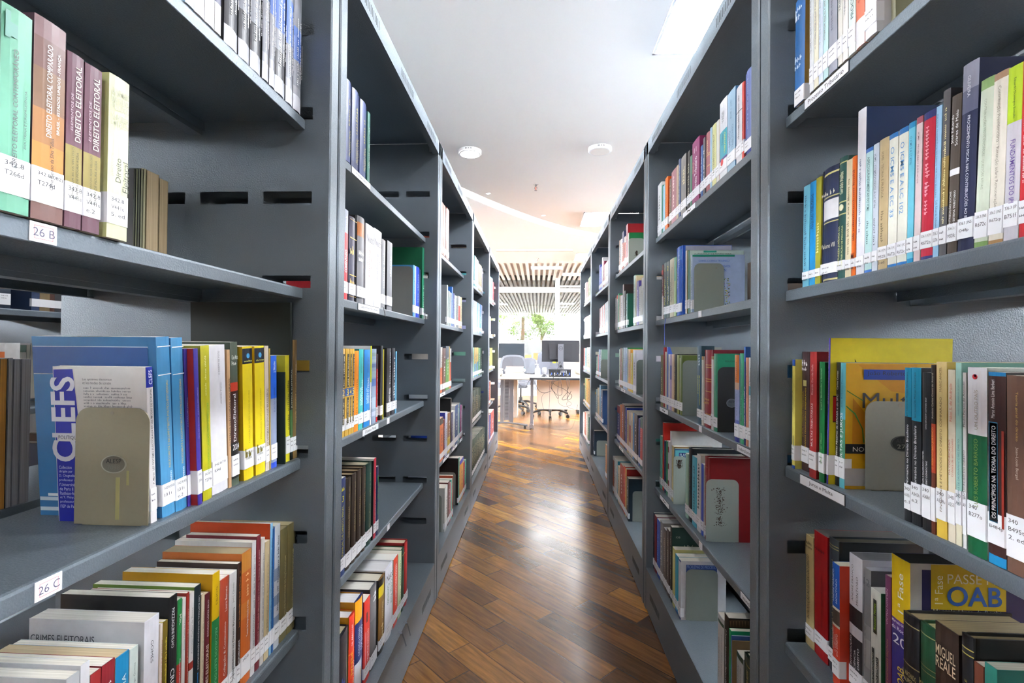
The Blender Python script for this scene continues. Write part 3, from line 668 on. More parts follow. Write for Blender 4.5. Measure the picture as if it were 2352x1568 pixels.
def pile(x, y, z, n, w, lbs, cols):
    for i in range(n):
        h = rr.uniform(.014, .023); ww = w*rr.uniform(.85, 1.05); dx = rr.uniform(-.015, .015)
        r = empty('book', (x+dx, y, z), rr.uniform(-.08, .08)); tag(r, lbs % ['bottommost', 'second from the bottom', 'third from the bottom', 'fourth from the bottom', 'fifth from the bottom', 'sixth from the bottom', 'seventh from the bottom', 'topmost'][i if i < n-1 else 7], 'book', 'books piled on the left desk')
        m = MB(); c = mat(cols[i % len(cols)], .5); m.box(-ww/2, ww/2, -.1, .1, 0, .001, c); m.box(-ww/2, ww/2, -.1, .1, h-.001, h, c); m.build('cover', r)
        m = MB(); m.box(-ww/2+.002, ww/2-.002, -.098, .098, .001, h-.001, page_mat('#e8e2d6')); m.build('page_block', r); z += h+.0003
pile(-.31, 6.72, ZD+.0005, 7, .27, 'book in the pile topped with blue, on the left desk, %s', ['#e0dcd8', '#e8d8b0', '#d8d4d0', '#e6e0da', '#dcd6d0', '#1f84b8', '#e0b49a'])
pile(-.56, 6.72, ZD+.0005, 5, .16, 'book in the pile at the far left desk end, %s', ['#e0dcd8', '#c9c4c0', '#e6d8d0', '#dcc8c0', '#e8e4e0'])
# boxes and books on the low counter at the windows
m = MB(); m.box(-3, 3, 11.3, 11.66, 0, .8, mat('#ece8e2', .5)); o = m.build('counter'); tag(o, 'long low white counter under the far windows', 'counter')
for i, (x, w, h, c) in enumerate([(-.22, .14, .12, '#d88c4c'), (-.05, .1, .16, '#c9683c'), (.07, .08, .1, '#dc7c3c'), (-.1, .2, .05, '#dfe03c'), (-.42, .1, .1, '#b8a890')]):
    z = .8005; o = empty('cardboard_box' if i != 3 else 'folder', (x, 11.36+.06*(i == 3)-.0, z) if i != 3 else (-.02, 11.5, z)); tag(o, ['orange brown box on the far counter, leftmost of the orange ones', 'tall rust coloured box on the far counter', 'small bright orange box on the far counter', 'yellow folder lying on the far counter', 'beige box on the far counter behind the small monitor'][i], 'box' if i != 3 else 'folder')
    m = MB(); m.box(-w/2, w/2, -.05, .05, 0, h, mat(c, .6)); m.build('body', o); m = MB(); m.box(-w/2-.002, w/2+.002, -.052, .052, h, h+.004, mat(c, .6)); m.build('lid', o)

# ---------------------------------------------------------------- outside
m = MB(); m.box(-30, 30, 14.5, 60, -.3, -.2, mat('#cfcabf', .8)); struct(m, 'ground')
m = MB(); m.box(-20, 20, 21.5, 21.7, -.2, 1.35, mat('#e4e2dc', .7)); o = m.build('garden_wall'); tag(o, 'low white garden wall beyond the windows', 'wall')
def tree(x, y, h, w, n, seed, lb):
    r = empty('tree', (x, y, -.2)); tag(r, lb, 'tree', 'trees outside the windows'); q = random.Random(seed)
    m = MB(); m.cyl((0, 0, 0), (.1, 0, h*.6), .12, .06, mat('#7c6a54', .9), 10); m.cyl((.1, 0, h*.6), (-.3, .1, h*.85), .05, .02, mat('#7c6a54', .9), 8); m.cyl((.1, 0, h*.5), (.5, .1, h*.8), .05, .02, mat('#7c6a54', .9), 8); m.build('trunk', r)
    m = MB(); lm = [mat('#7c9448', .6), mat('#98ab5c', .6), mat('#667e3c', .6)]
    cl = [(q.gauss(0, w*.35), q.gauss(0, w*.3), h*.75+q.gauss(0, h*.13), q.uniform(.25, .5)) for _ in range(26)]
    for _ in range(n):
        c = q.choice(cl); d = Vector((q.gauss(0, 1), q.gauss(0, 1), q.gauss(0, 1))).normalized()*c[3]*q.random()**.4; p = Vector(c[:3])+d
        a = Vector((q.gauss(0, 1), q.gauss(0, 1), q.gauss(0, 1))).normalized(); b_ = a.orthogonal().normalized(); s = .06
        m.face([p, p+a*s+b_*s*.4, p+a*s*2, p+a*s-b_*s*.4], q.choice(lm))
    o = m.build('foliage', r); o['kind'] = 'stuff'
tree(.1, 25.5, 3.4, 1.7, 5000, 3, 'leafy green tree beyond the garden wall, seen through the window')
tree(-2.6, 28, 4.2, 2, 3500, 5, 'paler tree farther left outside the window')
m = MB(); r = empty('palm', (-.75, 23.5, -.2)); tag(r, 'palm with drooping fronds left of the leafy tree', 'palm')
m.cyl((0, 0, 0), (.05, 0, 2.7), .1, .08, mat('#8a7860', .9), 10); m.build('trunk', r)
for k in range(9):
    a = k*.7; m = MB(); p = Vector((.05, 0, 2.7)); d = Vector((math.cos(a), math.sin(a), .6)).normalized()
    for s in range(7):
        n = p+d*.16; sd = Vector((-d.y, d.x, 0)).normalized()
        for u in range(3):
            b0 = p.lerp(n, u/3)
            for g in (-1, 1): m.face([b0, b0+d*.02, b0+sd*g*.22+Vector((0, 0, -.12))+d*.1], mat('#869a54', .6))
        p = n; d = (d+Vector((0, 0, -.2))).normalized()
    m.build('frond', r)

BG='law books on the steel shelves'
# ------------------------------------------------ books (metres: side, spine x, y, shelf z, thickness, depth, height)
book('L',-0.4805,0.6545,1.551,0.0172,0.141,0.22,'#9cc3d8','pale blue book, twelfth from the far end, top shelf of near left bookcase',BG,{'b': [(0, 0.2, '#dfe6ea')], 'lab': 0})
book('L',-0.4805,0.6746,1.551,0.0209,0.152,0.225,'#d9dade','white book, eleventh from the far end, top shelf of near left bookcase',BG,{'t': [('~', '#8b8b92', 0.12, 0.5, 0, 0.3)], 'lab': 0})
book('L',-0.4805,0.6963,1.551,0.0201,0.15,0.22,'#dcdcdf','white book, tenth from the far end, top shelf of near left bookcase',BG,{'t': [('~', '#8b8b92', 0.12, 0.5, 0, 0.3)], 'lab': 0})
book('L',-0.4805,0.7144,1.551,0.014,0.14,0.22,'#e2e2e2','book, white with navy band, top shelf of near left bookcase',BG,{'b': [(0.2, 0.5, '#25284c')], 't': [('ire', '#d9c22a', 0.22, 0.4, 0, 0.7)], 'lab': 0})
book('L',-0.4825,0.7515,1.551,0.034,0.141,0.235,'#777a84','hardcover, grey spine with white print, top shelf of near left bookcase',BG,{'b': [(0, 0.13, '#b9bcc4'), (0.13, 0.34, '#2b2c33')], 'h': 1, 'lab': 0, 't': [('~', '#eeeef2', 0.22, 0.8, -0.12, 0.2, 'u'), ('~', '#eeeef2', 0.25, 0.78, 0.2, 0.14, 'u'), ('~', '#eeeef2', 0.3, 0.6, 0.4, 0.08, 'u')], 'side': '#17181c'})
book('L',-0.4825,0.7862,1.551,0.0307,0.148,0.235,'#777a84','hardcover, grey spine with white print, seventh from far end, top shelf of near left bookcase',BG,{'b': [(0, 0.13, '#b9bcc4'), (0.13, 0.34, '#2b2c33')], 'h': 1, 'lab': 0, 't': [('~', '#eeeef2', 0.22, 0.8, -0.12, 0.2, 'u'), ('~', '#eeeef2', 0.25, 0.78, 0.2, 0.14, 'u'), ('~', '#eeeef2', 0.3, 0.6, 0.4, 0.08, 'u')], 'side': '#17181c'})
book('L',-0.4825,0.8192,1.551,0.0315,0.142,0.235,'#777a84','hardcover, grey spine with white print, sixth from far end, top shelf of near left bookcase',BG,{'b': [(0, 0.13, '#b9bcc4'), (0.13, 0.34, '#2b2c33')], 'h': 1, 'lab': 0, 't': [('~', '#eeeef2', 0.22, 0.8, -0.12, 0.2, 'u'), ('~', '#eeeef2', 0.25, 0.78, 0.2, 0.14, 'u'), ('~', '#eeeef2', 0.3, 0.6, 0.4, 0.08, 'u')], 'side': '#17181c'})
book('L',-0.4805,0.8463,1.551,0.0206,0.139,0.235,'#777a84','hardcover, grey spine with white print, fifth from far end, top shelf of near left bookcase',BG,{'b': [(0, 0.13, '#b9bcc4'), (0.13, 0.2, '#8e9098'), (0.62, 0.9, '#3f64ae')], 'h': 1, 'lab': 0, 't': [('~', '#eeeef2', 0.22, 0.8, -0.12, 0.2, 'u'), ('~', '#eeeef2', 0.25, 0.78, 0.2, 0.14, 'u'), ('~', '#eeeef2', 0.3, 0.6, 0.4, 0.08, 'u')], 'side': '#17181c'})
book('L',-0.4805,0.8675,1.551,0.018,0.15,0.235,'#777a84','hardcover, grey spine with white print, fourth from far end, top shelf of near left bookcase',BG,{'b': [(0, 0.13, '#b9bcc4'), (0.13, 0.2, '#8e9098'), (0.55, 0.85, '#3f64ae')], 'h': 1, 'lab': 0, 't': [('~', '#eeeef2', 0.22, 0.8, -0.12, 0.2, 'u'), ('~', '#eeeef2', 0.25, 0.78, 0.2, 0.14, 'u'), ('~', '#eeeef2', 0.3, 0.6, 0.4, 0.08, 'u')], 'side': '#17181c'})
book('L',-0.4805,0.8961,1.551,0.0361,0.144,0.235,'#777a84','hardcover, grey spine with white print, third from far end, top shelf of near left bookcase',BG,{'b': [(0, 0.13, '#b9bcc4'), (0.13, 0.34, '#2b2c33'), (0.5, 0.86, '#3f64ae')], 'h': 1, 'lab': 0, 't': [('~', '#eeeef2', 0.22, 0.8, -0.12, 0.2, 'u'), ('~', '#eeeef2', 0.25, 0.78, 0.2, 0.14, 'u'), ('~', '#eeeef2', 0.3, 0.6, 0.4, 0.08, 'u')], 'side': '#17181c'})
book('L',-0.4805,0.9306,1.551,0.0269,0.149,0.235,'#777a84','hardcover, grey spine with white print, second from far end, top shelf of near left bookcase',BG,{'b': [(0, 0.13, '#b9bcc4'), (0.13, 0.2, '#8e9098'), (0.48, 0.85, '#3f64ae')], 'h': 1, 'lab': 0, 't': [('~', '#eeeef2', 0.22, 0.8, -0.12, 0.2, 'u'), ('~', '#eeeef2', 0.25, 0.78, 0.2, 0.14, 'u'), ('~', '#eeeef2', 0.3, 0.6, 0.4, 0.08, 'u')], 'side': '#17181c'})
book('L',-0.4805,0.9615,1.551,0.0314,0.14,0.235,'#777a84','hardcover, grey spine with white print, first from far end, top shelf of near left bookcase',BG,{'b': [(0, 0.13, '#b9bcc4'), (0.13, 0.2, '#8e9098'), (0.42, 0.7, '#3f64ae')], 'h': 1, 'lab': 0, 't': [('~', '#eeeef2', 0.22, 0.8, -0.12, 0.2, 'u'), ('~', '#eeeef2', 0.25, 0.78, 0.2, 0.14, 'u'), ('~', '#eeeef2', 0.3, 0.6, 0.4, 0.08, 'u')], 'side': '#17181c'})
book('L',-0.4755,0.4268,1.204,0.0268,0.16,0.1852,'#68a58d','green book lettered DIREITO ELEITORAL CONTEMPORÂNEO, 26 B shelf of near left bookcase',BG,{'l1': 0.05, 'lab': '342.8/T266d', 't': [('DIREITO ELEITORAL CONTEMPORÂNEO', '#4d4a54', 0.22, 0.8, -0.08, 0.2), ('DOUTRINA E JURISPRUDÊNCIA', '#3e4650', 0.33, 0.62, 0.28, 0.12), ('~', '#5c8f84', 0.84, 0.97, 0.1, 0.12, 'h')], 'side': '#86b5a2'})
book('L',-0.4755,0.4578,1.204,0.0314,0.15,0.1943,'#6f4f4a','red brown book lettered DIREITO ELEITORAL COMPARADO, 26 B shelf of near left bookcase',BG,{'l1': 0.05, 'lab': '342.8(082)/T274d', 'b': [(0.9, 1, '#7d5f62'), (0.55, 0.75, '#7a5a44'), (0.38, 0.55, '#9a6b3e'), (0.2, 0.38, '#b57c3a'), (0.12, 0.2, '#c98d3c')], 't': [('DIREITO ELEITORAL COMPARADO', '#eeeef2', 0.42, 0.88, -0.05, 0.17), ('BRASIL - ESTADOS UNIDOS - FRANÇA', '#eeeef2', 0.45, 0.86, 0.25, 0.11), ('Olivia Raposo da Silva Telles', '#2a1e1c', 0.16, 0.42, 0.08, 0.15)], 'side': '#4a3440'})
book('L',-0.4755,0.4843,1.204,0.0184,0.15,0.1784,'#5f3a49','magenta book lettered ELEMENTOS DE DIREITO ELEITORAL, first copy, 26 B shelf of near left bookcase',BG,{'l1': 0.046, 'lab': '342.8/V441e', 'b': [(0.14, 0.47, '#8d7f45')], 't': [('DIREITO ELEITORAL', '#d8d2c0', 0.5, 0.94, 0.12, 0.34), ('ELEMENTOS DE', '#a78f9a', 0.5, 0.82, -0.24, 0.14), ('MÁRIO DA SILVA VELLOSO', '#4c4626', 0.17, 0.46, -0.15, 0.14), ('WALBER DE MOURA AGRA', '#4c4626', 0.17, 0.44, 0.14, 0.14)]})
book('L',-0.4755,0.5052,1.204,0.0204,0.15,0.1773,'#5f3a49','magenta book lettered ELEMENTOS DE DIREITO ELEITORAL, second copy, 26 B shelf of near left bookcase',BG,{'l1': 0.046, 'lab': '342.8/V441e/e.2', 'b': [(0.14, 0.47, '#8d7f45')], 't': [('DIREITO ELEITORAL', '#d8d2c0', 0.5, 0.94, 0.12, 0.34), ('ELEMENTOS DE', '#a78f9a', 0.5, 0.82, -0.24, 0.14), ('CARLOS MÁRIO DA SILVA VELLOSO', '#4c4626', 0.17, 0.46, -0.15, 0.14), ('WALBER DE MOURA AGRA', '#4c4626', 0.17, 0.44, 0.14, 0.14)]})
book('L',-0.4745,0.5369,1.204,0.027,0.155,0.1826,'#c9ccab','cream book lettered Elementos de Direito Eleitoral, 26 B shelf of near left bookcase',BG,{'lab': '342.8/V441e/5. ed.', 'l1': 0.05, 't': [('Direito', '#3c4034', 0.35, 0.5, -0.05, 0.26), ('Eleitoral', '#3c4034', 0.3, 0.49, 0.32, 0.3), ('ELEMENTOS DE', '#8c8f7c', 0.38, 0.52, -0.32, 0.1), ('CARLOS MARIO', '#9a9c86', 0.88, 0.92, 0, 1, 'h'), ('DA SILVA', '#9a9c86', 0.83, 0.87, 0, 1, 'h'), ('VELLOSO', '#9a9c86', 0.79, 0.825, 0, 1, 'h'), ('WALBER', '#9a9c86', 0.73, 0.765, 0, 1, 'h'), ('DE MOURA AGRA', '#9a9c86', 0.69, 0.725, 0, 1, 'h')], 'side': '#ccd193'})
book('L',-0.4915,0.62,0.857,0.0103,0.124,0.2007,'#d8d5d6','white book booklet lettered CLEFS on blue cover band, 26 C shelf of near left bookcase',BG,{'lab': '~', 'b': [(0.87, 1, '#1a2a9a')], 't': [('P. Martin  LES SYSTÈMES ELECTORAUX ET LES MODES DE SCRUTIN', '#33343a', 0.25, 0.86, 0, 0.36), ('CLEFS', '#eeeef2', 0.89, 0.98, 0, 0.55)], 'side': '#d9d6d4', 'lean': 3.59, 'art': [('p', [(-0.123, 0.1966), (-0.0974, 0.1974), (-0.0805, 0.0005), (-0.123, 0.0005)], '#14209a'), ('t', 'CLEFS', -0.0952, 0.0785, 0.1091, 0.0327, '#c9c9d2', 1), ('r', -0.1212, 0.1046, -0.0885, 0.1146, '#d8d6d8'), ('t', 'POLITIQUE', -0.119, 0.1065, 0.027, 0.0057, '#22242a', 0), ('t', 'Les systèmes électoraux', -0.0842, 0.1825, 0.039, 0.0037, '#2a2a30', 0), ('t', 'et les modes de scrutin', -0.0841, 0.1784, 0.0376, 0.0035, '#2a2a30', 0), ('m', -0.0829, 0.1726, 0.0671, 0.003, '#77777c'), ('m', -0.0828, 0.1687, 0.0627, 0.003, '#77777c'), ('m', -0.0827, 0.1649, 0.0582, 0.0029, '#77777c'), ('m', -0.0827, 0.161, 0.0672, 0.0031, '#77777c'), ('m', -0.0826, 0.1572, 0.0627, 0.003, '#77777c'), ('m', -0.0825, 0.1533, 0.0582, 0.003, '#77777c'), ('m', -0.0824, 0.1494, 0.0671, 0.0031, '#77777c'), ('t', 'Collection', -0.1191, 0.0694, 0.017, 0.004, '#c9cbe6', 0), ('t', 'dirigée par', -0.119, 0.0638, 0.018, 0.004, '#c9cbe6', 0), ('t', 'D. Chagnollaud', -0.1189, 0.0582, 0.0247, 0.0042, '#c9cbe6', 0), ('t', 'professeur à', -0.1188, 0.0527, 0.0216, 0.0041, '#c9cbe6', 0), ('t', "l'Université", -0.1187, 0.0471, 0.0202, 0.0041, '#c9cbe6', 0), ('t', 'de Paris II', -0.1186, 0.0415, 0.018, 0.0041, '#c9cbe6', 0), ('t', 'Panthéon-Assas', -0.1184, 0.0359, 0.0247, 0.0043, '#c9cbe6', 0), ('t', 'et Y. Mény,', -0.1183, 0.0304, 0.0188, 0.0041, '#c9cbe6', 0), ('t', 'professeur à', -0.1182, 0.0248, 0.0215, 0.0042, '#c9cbe6', 0), ('t', "l'IEP de Paris", -0.1181, 0.0192, 0.0225, 0.0042, '#c9cbe6', 0)]})
book('L',-0.4915,0.6466,0.857,0.0229,0.17,0.2396,'#4a90bf','blue book, seventeenth from the far end, 26 C shelf of near left bookcase',BG,{'b': [(0.8, 1, '#3c80b0')], 't': [('INELEGGIBILITÀ E INCOMPATIBILITÀ POLITICO-ISTITUZIONALI', '#c9a93a', 0.27, 0.76, 0.1, 0.2), ("D'IMARINO", '#eeeef2', 0.17, 0.25, 0.2, 0.16), ('#', '#eeeef2', 0.945, 0.95, 0, 1), ('#', '#eeeef2', 0.79, 0.795, 0, 1)], 'lab': '342.8(450)/I31i', 'side': '#2f6fa3', 'lean': 4.08, 'art': [('r', -0.169, 0.2246, -0.0117, 0.2271, '#c9d9e4'), ('r', -0.169, 0.1902, -0.0111, 0.1931, '#c9d9e4'), ('r', -0.169, 0.0212, -0.0081, 0.0261, '#c9d9e4'), ('r', -0.169, 0.0075, -0.0078, 0.0125, '#c9d9e4'), ('r', -0.1573, 0.0273, -0.1422, 0.0312, '#dfe6ea'), ('r', -0.169, 0.1911, -0.0117, 0.2262, '#1f4f90')]})
book('L',-0.4915,0.6701,0.857,0.0215,0.165,0.2388,'#3f86b6','blue book lettered INELEGGIBILITÀ, second copy, 26 C shelf of near left bookcase',BG,{'t': [('INELEGGIBILITÀ E INCOMPATIBILITÀ POLITICO-ISTITUZIONALI', '#c9a93a', 0.27, 0.76, 0.1, 0.2), ("D'IMARINO", '#eeeef2', 0.17, 0.25, 0.2, 0.16), ('#', '#eeeef2', 0.945, 0.95, 0, 1), ('#', '#eeeef2', 0.79, 0.795, 0, 1)], 'lab': '342.8(45)/I31i/e.2', 'side': '#2f6fa3', 'lean': 3.62})
book('L',-0.4915,0.6852,0.857,0.0065,0.144,0.2236,'#3a2f86','thin blue book, fifteenth from the far end, 26 C shelf of near left bookcase',BG,{'t': [('CULTURALISMO JURÍDICO', '#b7b4d8', 0.3, 0.9, 0, 0.4)], 'side': '#332a70', 'lean': 3.35})
book('L',-0.4815,0.6939,0.857,0.0087,0.148,0.2241,'#3d2f90','blue book with red cover, 26 C shelf of near left bookcase',BG,{'t': [('Carlos Eduardo Novais   CULTURALISMO JURÍDICO', '#b7b4d8', 0.25, 0.93, 0, 0.28)], 'lab': '342.8(7/L849v', 'l1': 0.05, 'side': '#9a2420', 'lean': 3.93})
book('L',-0.4855,0.7162,0.857,0.0192,0.138,0.2284,'#b7b31c','yellow book lettered VOTO, 26 C shelf of near left bookcase',BG,{'l1': 0.045, 't': [('VOTO E ESTRATÉGIAS DE COMUNICAÇÃO POLÍTICA NA AMÉRICA LATINA', '#3f9a3a', 0.18, 0.63, 0.1, 0.3), ('~', '#e0dc9a', 0.68, 0.94, -0.1, 0.2)], 'lab': '342.8(7)/T274v', 'side': '#8f8c2a', 'lean': 3.03})
book('L',-0.4915,0.755,0.857,0.038,0.141,0.2292,'#e2e2ea','white book lettered O DIREITO DE VOTO, 26 C shelf of near left bookcase',BG,{'l1': 0.052, 't': [('O DIREITO DE VOTO', '#6f7078', 0.8, 0.96, 0.05, 0.1), ('Alexander Keyssar', '#6f7078', 0.6, 0.75, 0.15, 0.1)], 'lab': '342.8(73)/K44d', 'lean': 3.64})
book('L',-0.4915,0.7794,0.857,0.0072,0.148,0.2219,'#c8a27a','thin tan book, eleventh from the far end, 26 C shelf of near left bookcase',BG,{'t': [('SISTEMAS ELEITORAIS DO BRASIL', '#4a3626', 0.3, 0.8, 0, 0.5)], 'lab': 0, 'side': '#b38d66', 'lean': 2.84})
book('L',-0.4915,0.7944,0.857,0.0193,0.151,0.2343,'#4b574a','dark grey book lettered DireitoEleitoral 2004, 26 C shelf of near left bookcase',BG,{'l1': 0.05, 'b': [(0.05, 0.3, '#17191a'), (0.3, 0.66, '#3a1b14'), (0.66, 0.72, '#c33c24')], 't': [('DireitoEleitoral', '#eeeef2', 0.31, 0.64, -0.12, 0.36), ('2004', '#eeeef2', 0.25, 0.29, 0, 0.8, 'h'), ('Cibele Maria', '#d8dcd4', 0.88, 0.91, 0, 0.8, 'h'), ('~', '#d8dcd4', 0.84, 0.87, 0, 0.8, 'h')], 'side': '#39443a', 'lean': 2.81})
book('L',-0.4915,0.832,0.857,0.0282,0.152,0.2272,'#e6cf1c','yellow book, ninth from the far end, 26 C shelf of near left bookcase',BG,{'l0': 0.02, 'l1': 0.052, 'lab': '342.8(81)/F380e', 'b': [(0.87, 0.985, '#181b26')], 't': [('A EVOLUÇÃO DO SISTEMA ELEITORAL BRASILEIRO', '#6d6112', 0.27, 0.67, 0.02, 0.15, 'u'), ('~', '#6d6112', 0.17, 0.24, 0, 0.3, 'h'), ('o', '#3f93c9', 0.9, 0.96, 0, 0.3), ('~', '#c9c96a', 0.885, 0.9, 0, 0.3, 'h')], 'side': '#b9950f', 'lean': 2.8})
book('L',-0.4915,0.8681,0.857,0.0298,0.14,0.2281,'#e6cf1c','yellow book, eighth from the far end, 26 C shelf of near left bookcase',BG,{'l0': 0.02, 'l1': 0.052, 'lab': '342.8(81)/F380e/e.2', 'b': [(0.87, 0.985, '#181b26')], 't': [('A EVOLUÇÃO DO SISTEMA ELEITORAL BRASILEIRO', '#6d6112', 0.27, 0.67, 0.02, 0.15, 'u'), ('~', '#6d6112', 0.17, 0.24, 0, 0.3, 'h'), ('o', '#3f93c9', 0.9, 0.96, 0, 0.3), ('~', '#c9c96a', 0.885, 0.9, 0, 0.3, 'h')], 'side': '#b9950f', 'lean': 2.69})
book('L',-0.4915,0.8904,0.857,0.0126,0.145,0.2283,'#d1c6b6','tan book, seventh from the far end, 26 C shelf of near left bookcase',BG,{'t': [('OS SISTEMAS ELEITORAIS BRASILEIROS', '#5c4a42', 0.2, 0.66, 0, 0.45)], 'lean': 2.56})
book('L',-0.4915,0.8996,0.857,0.0035,0.149,0.2234,'#b59a4a','thin olive book, sixth from the far end, 26 C shelf of near left bookcase',BG,{'lab': 0, 'lean': 2.38})
book('L',-0.4915,0.9131,0.857,0.0202,0.145,0.2101,'#8b98b4','grey blue book, fifth from the far end, 26 C shelf of near left bookcase',BG,{'b': [(0.62, 1, '#1f5fd0'), (0, 0.05, '#2f4fc0')], 't': [('J. Nicolau', '#eeeef2', 0.85, 0.95, 0, 0.4), ('ELEIÇÕES NO BRASIL', '#2a4a80', 0.5, 0.72, 0, 0.35)], 'lean': 1.85})
book('L',-0.4855,0.942,0.857,0.0034,0.028,0.1781,'#18261e','black book very thin, dark cover facing near end, 26 C shelf of near left bookcase',BG,{'lab': 0, 'side': '#17231d', 'lean': 1.99})
book('L',-0.4915,0.9648,0.857,0.0154,0.148,0.2101,'#d9cf24','yellow book, third from the far end, 26 C shelf of near left bookcase',BG,{'l1': 0.05, 't': [('~', '#55501a', 0.3, 0.8, 0, 0.4)], 'side': '#a09b1c', 'lean': 2.43})
book('L',-0.4915,0.9795,0.857,0.0092,0.205,0.315,'#101814','black book very tall, lettered JUSTIÇA ELEITORAL, 26 C shelf of near left bookcase',BG,{'b': [(0.1, 0.32, '#3f6a3c')], 't': [('JUSTIÇA ELEITORAL', '#c9d0c4', 0.33, 0.58, 0, 0.6)], 'side': '#0e1713', 'lean': 2.1})
book('L',-0.4915,0.9945,0.857,0.017,0.141,0.2408,'#7a6038','brown book, first from the far end, 26 C shelf of near left bookcase',BG,{'t': [('~', '#b89b66', 0.3, 0.8, 0, 0.3)], 'side': '#5d4a2c', 'lean': 1.97})
book('L',-0.4935,0.513,0.51,0.0154,0.15,0.2213,'#b9bcc0','pale grey book, thirty-first from the far end, lowest visible shelf of near left bookcase',BG,{'lab': 0, 'side': '#c5c6c9'})
book('L',-0.4935,0.5272,0.51,0.0109,0.155,0.2251,'#dcdde2','white book with small text lines on cover, lowest visible shelf of near left bookcase',BG,{'t': [('~', '#77787e', 0.5, 0.9, 0, 0.2)], 'side': '#c9c9cd', 'art': [('t', 'em geral e, especialmente, na seara das elei-', -0.0913, 0.2069, 0.0702, 0.0051, '#2c2c30', 0)]})
book('L',-0.4935,0.5409,0.51,0.0134,0.15,0.2069,'#9c2b2e','red book, twenty-ninth from the far end, lowest visible shelf of near left bookcase',BG,{'t': [('#', '#eeeef2', 0.75, 0.76, 0, 1)], 'side': '#e2dfda'})
book('L',-0.4935,0.5577,0.51,0.0175,0.15,0.2073,'#8d2630','red book, twenty-eighth from the far end, lowest visible shelf of near left bookcase',BG,{'t': [('~', '#eeeef2', 0.5, 0.9, 0, 0.3)], 'side': '#7a1f28'})
book('L',-0.4935,0.5773,0.51,0.0194,0.155,0.2045,'#1f88bd','blue book with tan cover, lowest visible shelf of near left bookcase',BG,{'pg': '#c4b08c', 't': [('GARCIA', '#eeeef2', 0.66, 0.88, 0.05, 0.3)], 'side': '#c9b389'})
book('L',-0.4935,0.5943,0.51,0.0125,0.155,0.2026,'#cfdad6','book, pale mint with upright author name, lowest visible shelf of near left bookcase',BG,{'t': [('Camargo Gomes', '#5c6664', 0.68, 0.94, 0, 0.28)], 'side': '#c9d0cc'})
book('L',-0.4935,0.6228,0.51,0.0244,0.155,0.2234,'#e0e1ea','white book thick, CRIMES ELEITORAIS on cover, lowest visible shelf of near left bookcase',BG,{'pg': '#d6d3cc', 'l0': 0, 'lab': 0, 'b': [(0, 0.5, '#1f7d42')], 't': [('GOMES', '#3a3b48', 0.72, 0.9, -0.05, 0.17, 'd')], 'side': '#c3c3c8', 'art': [('t', 'CRIMES ELEITORAIS', -0.1521, 0.1938, 0.0853, 0.0099, '#2a2f3a', 0)]})
book('L',-0.4935,0.6384,0.51,0.0042,0.139,0.207,'#e0d2c4','thin white book, twenty-fourth from the far end, lowest visible shelf of near left bookcase',BG,{'t': [('~', '#b05a4a', 0.3, 0.9, 0, 0.4)]})
book('L',-0.4935,0.6457,0.51,0.0082,0.139,0.2068,'#6f5c1c','dark yellow book, twenty-third from far end, lowest visible shelf of near left bookcase',BG,{'t': [('~', '#d9c84a', 0.2, 0.9, 0, 0.35)], 'side': '#c7b818'})
book('L',-0.4935,0.6598,0.51,0.0146,0.155,0.2336,'#17181c','black book with white upright author name, lowest visible shelf of near left bookcase',BG,{'t': [('PAZZAGLINI FILHO', '#eeeef2', 0.7, 0.93, -0.1, 0.34, 'd'), ('CRIMES', '#eeeef2', 0.4, 0.58, -0.1, 0.5, 'd')], 'side': '#101114'})
book('L',-0.4935,0.6723,0.51,0.0082,0.139,0.2223,'#1f7a3e','thin green book, twenty-first from the far end, lowest visible shelf of near left bookcase',BG,{'b': [(0, 0.6, '#a8322a')], 't': [('Min.', '#e8efe4', 0.82, 0.93, 0, 0.5, 'd'), ('Controle jurisdicional', '#eeeef2', 0.3, 0.78, 0, 0.35, 'd')], 'side': '#e0ddd4'})
book('L',-0.4935,0.6807,0.51,0.0065,0.146,0.2199,'#d9d6d4','thin white book, twentieth from the far end, lowest visible shelf of near left bookcase',BG,{'t': [('Antonio Carlos da Ponte', '#7c7c80', 0.62, 0.93, 0, 0.34)], 'b': [(0.3, 0.36, '#8a2a24')]})
book('L',-0.4935,0.688,0.51,0.0057,0.145,0.2238,'#8f2c22','thin red book, nineteenth from the far end, lowest visible shelf of near left bookcase',BG,{'t': [('~', '#d9a89a', 0.4, 0.9, 0, 0.3)]})
book('L',-0.4935,0.6966,0.51,0.0091,0.146,0.22,'#d8d7d6','thin white book, eighteenth from the far end, lowest visible shelf of near left bookcase',BG,{'t': [('Antonio Carlos da Ponte', '#7c7c80', 0.6, 0.9, 0, 0.34)], 'b': [(0.5, 0.55, '#8a2a24')]})
book('L',-0.4935,0.7091,0.51,0.0138,0.155,0.2239,'#12222a','black book lettered USO ELEITORAL DA MÁQUINA, lowest visible shelf of near left bookcase',BG,{'t': [('USO ELEITORAL DA MÁQUINA ADMINISTRATIVA', '#eeeef2', 0.45, 0.93, 0.1, 0.26, 'd'), ('~', '#2f86c9', 0.25, 0.43, 0.1, 0.22, 'd')], 'side': '#5c7a2c'})
book('L',-0.4935,0.7207,0.51,0.0067,0.14,0.2059,'#cfc2a8','thin cream book, sixteenth from the far end, lowest visible shelf of near left bookcase',BG,{'t': [('~', '#7c705c', 0.3, 0.9, 0, 0.3)]})
book('L',-0.4935,0.7308,0.51,0.0107,0.141,0.2018,'#5c1a24','dark red book lettered CRIMES ELEITORAIS, lowest visible shelf of near left bookcase',BG,{'pg': '#b9a98c', 't': [('RODRIGO LÓPEZ ZILIO', '#e6dada', 0.68, 0.95, 0, 0.36), ('CRIMES ELEITORAIS', '#e6dccc', 0.25, 0.62, 0, 0.55)], 'side': '#4a141c'})
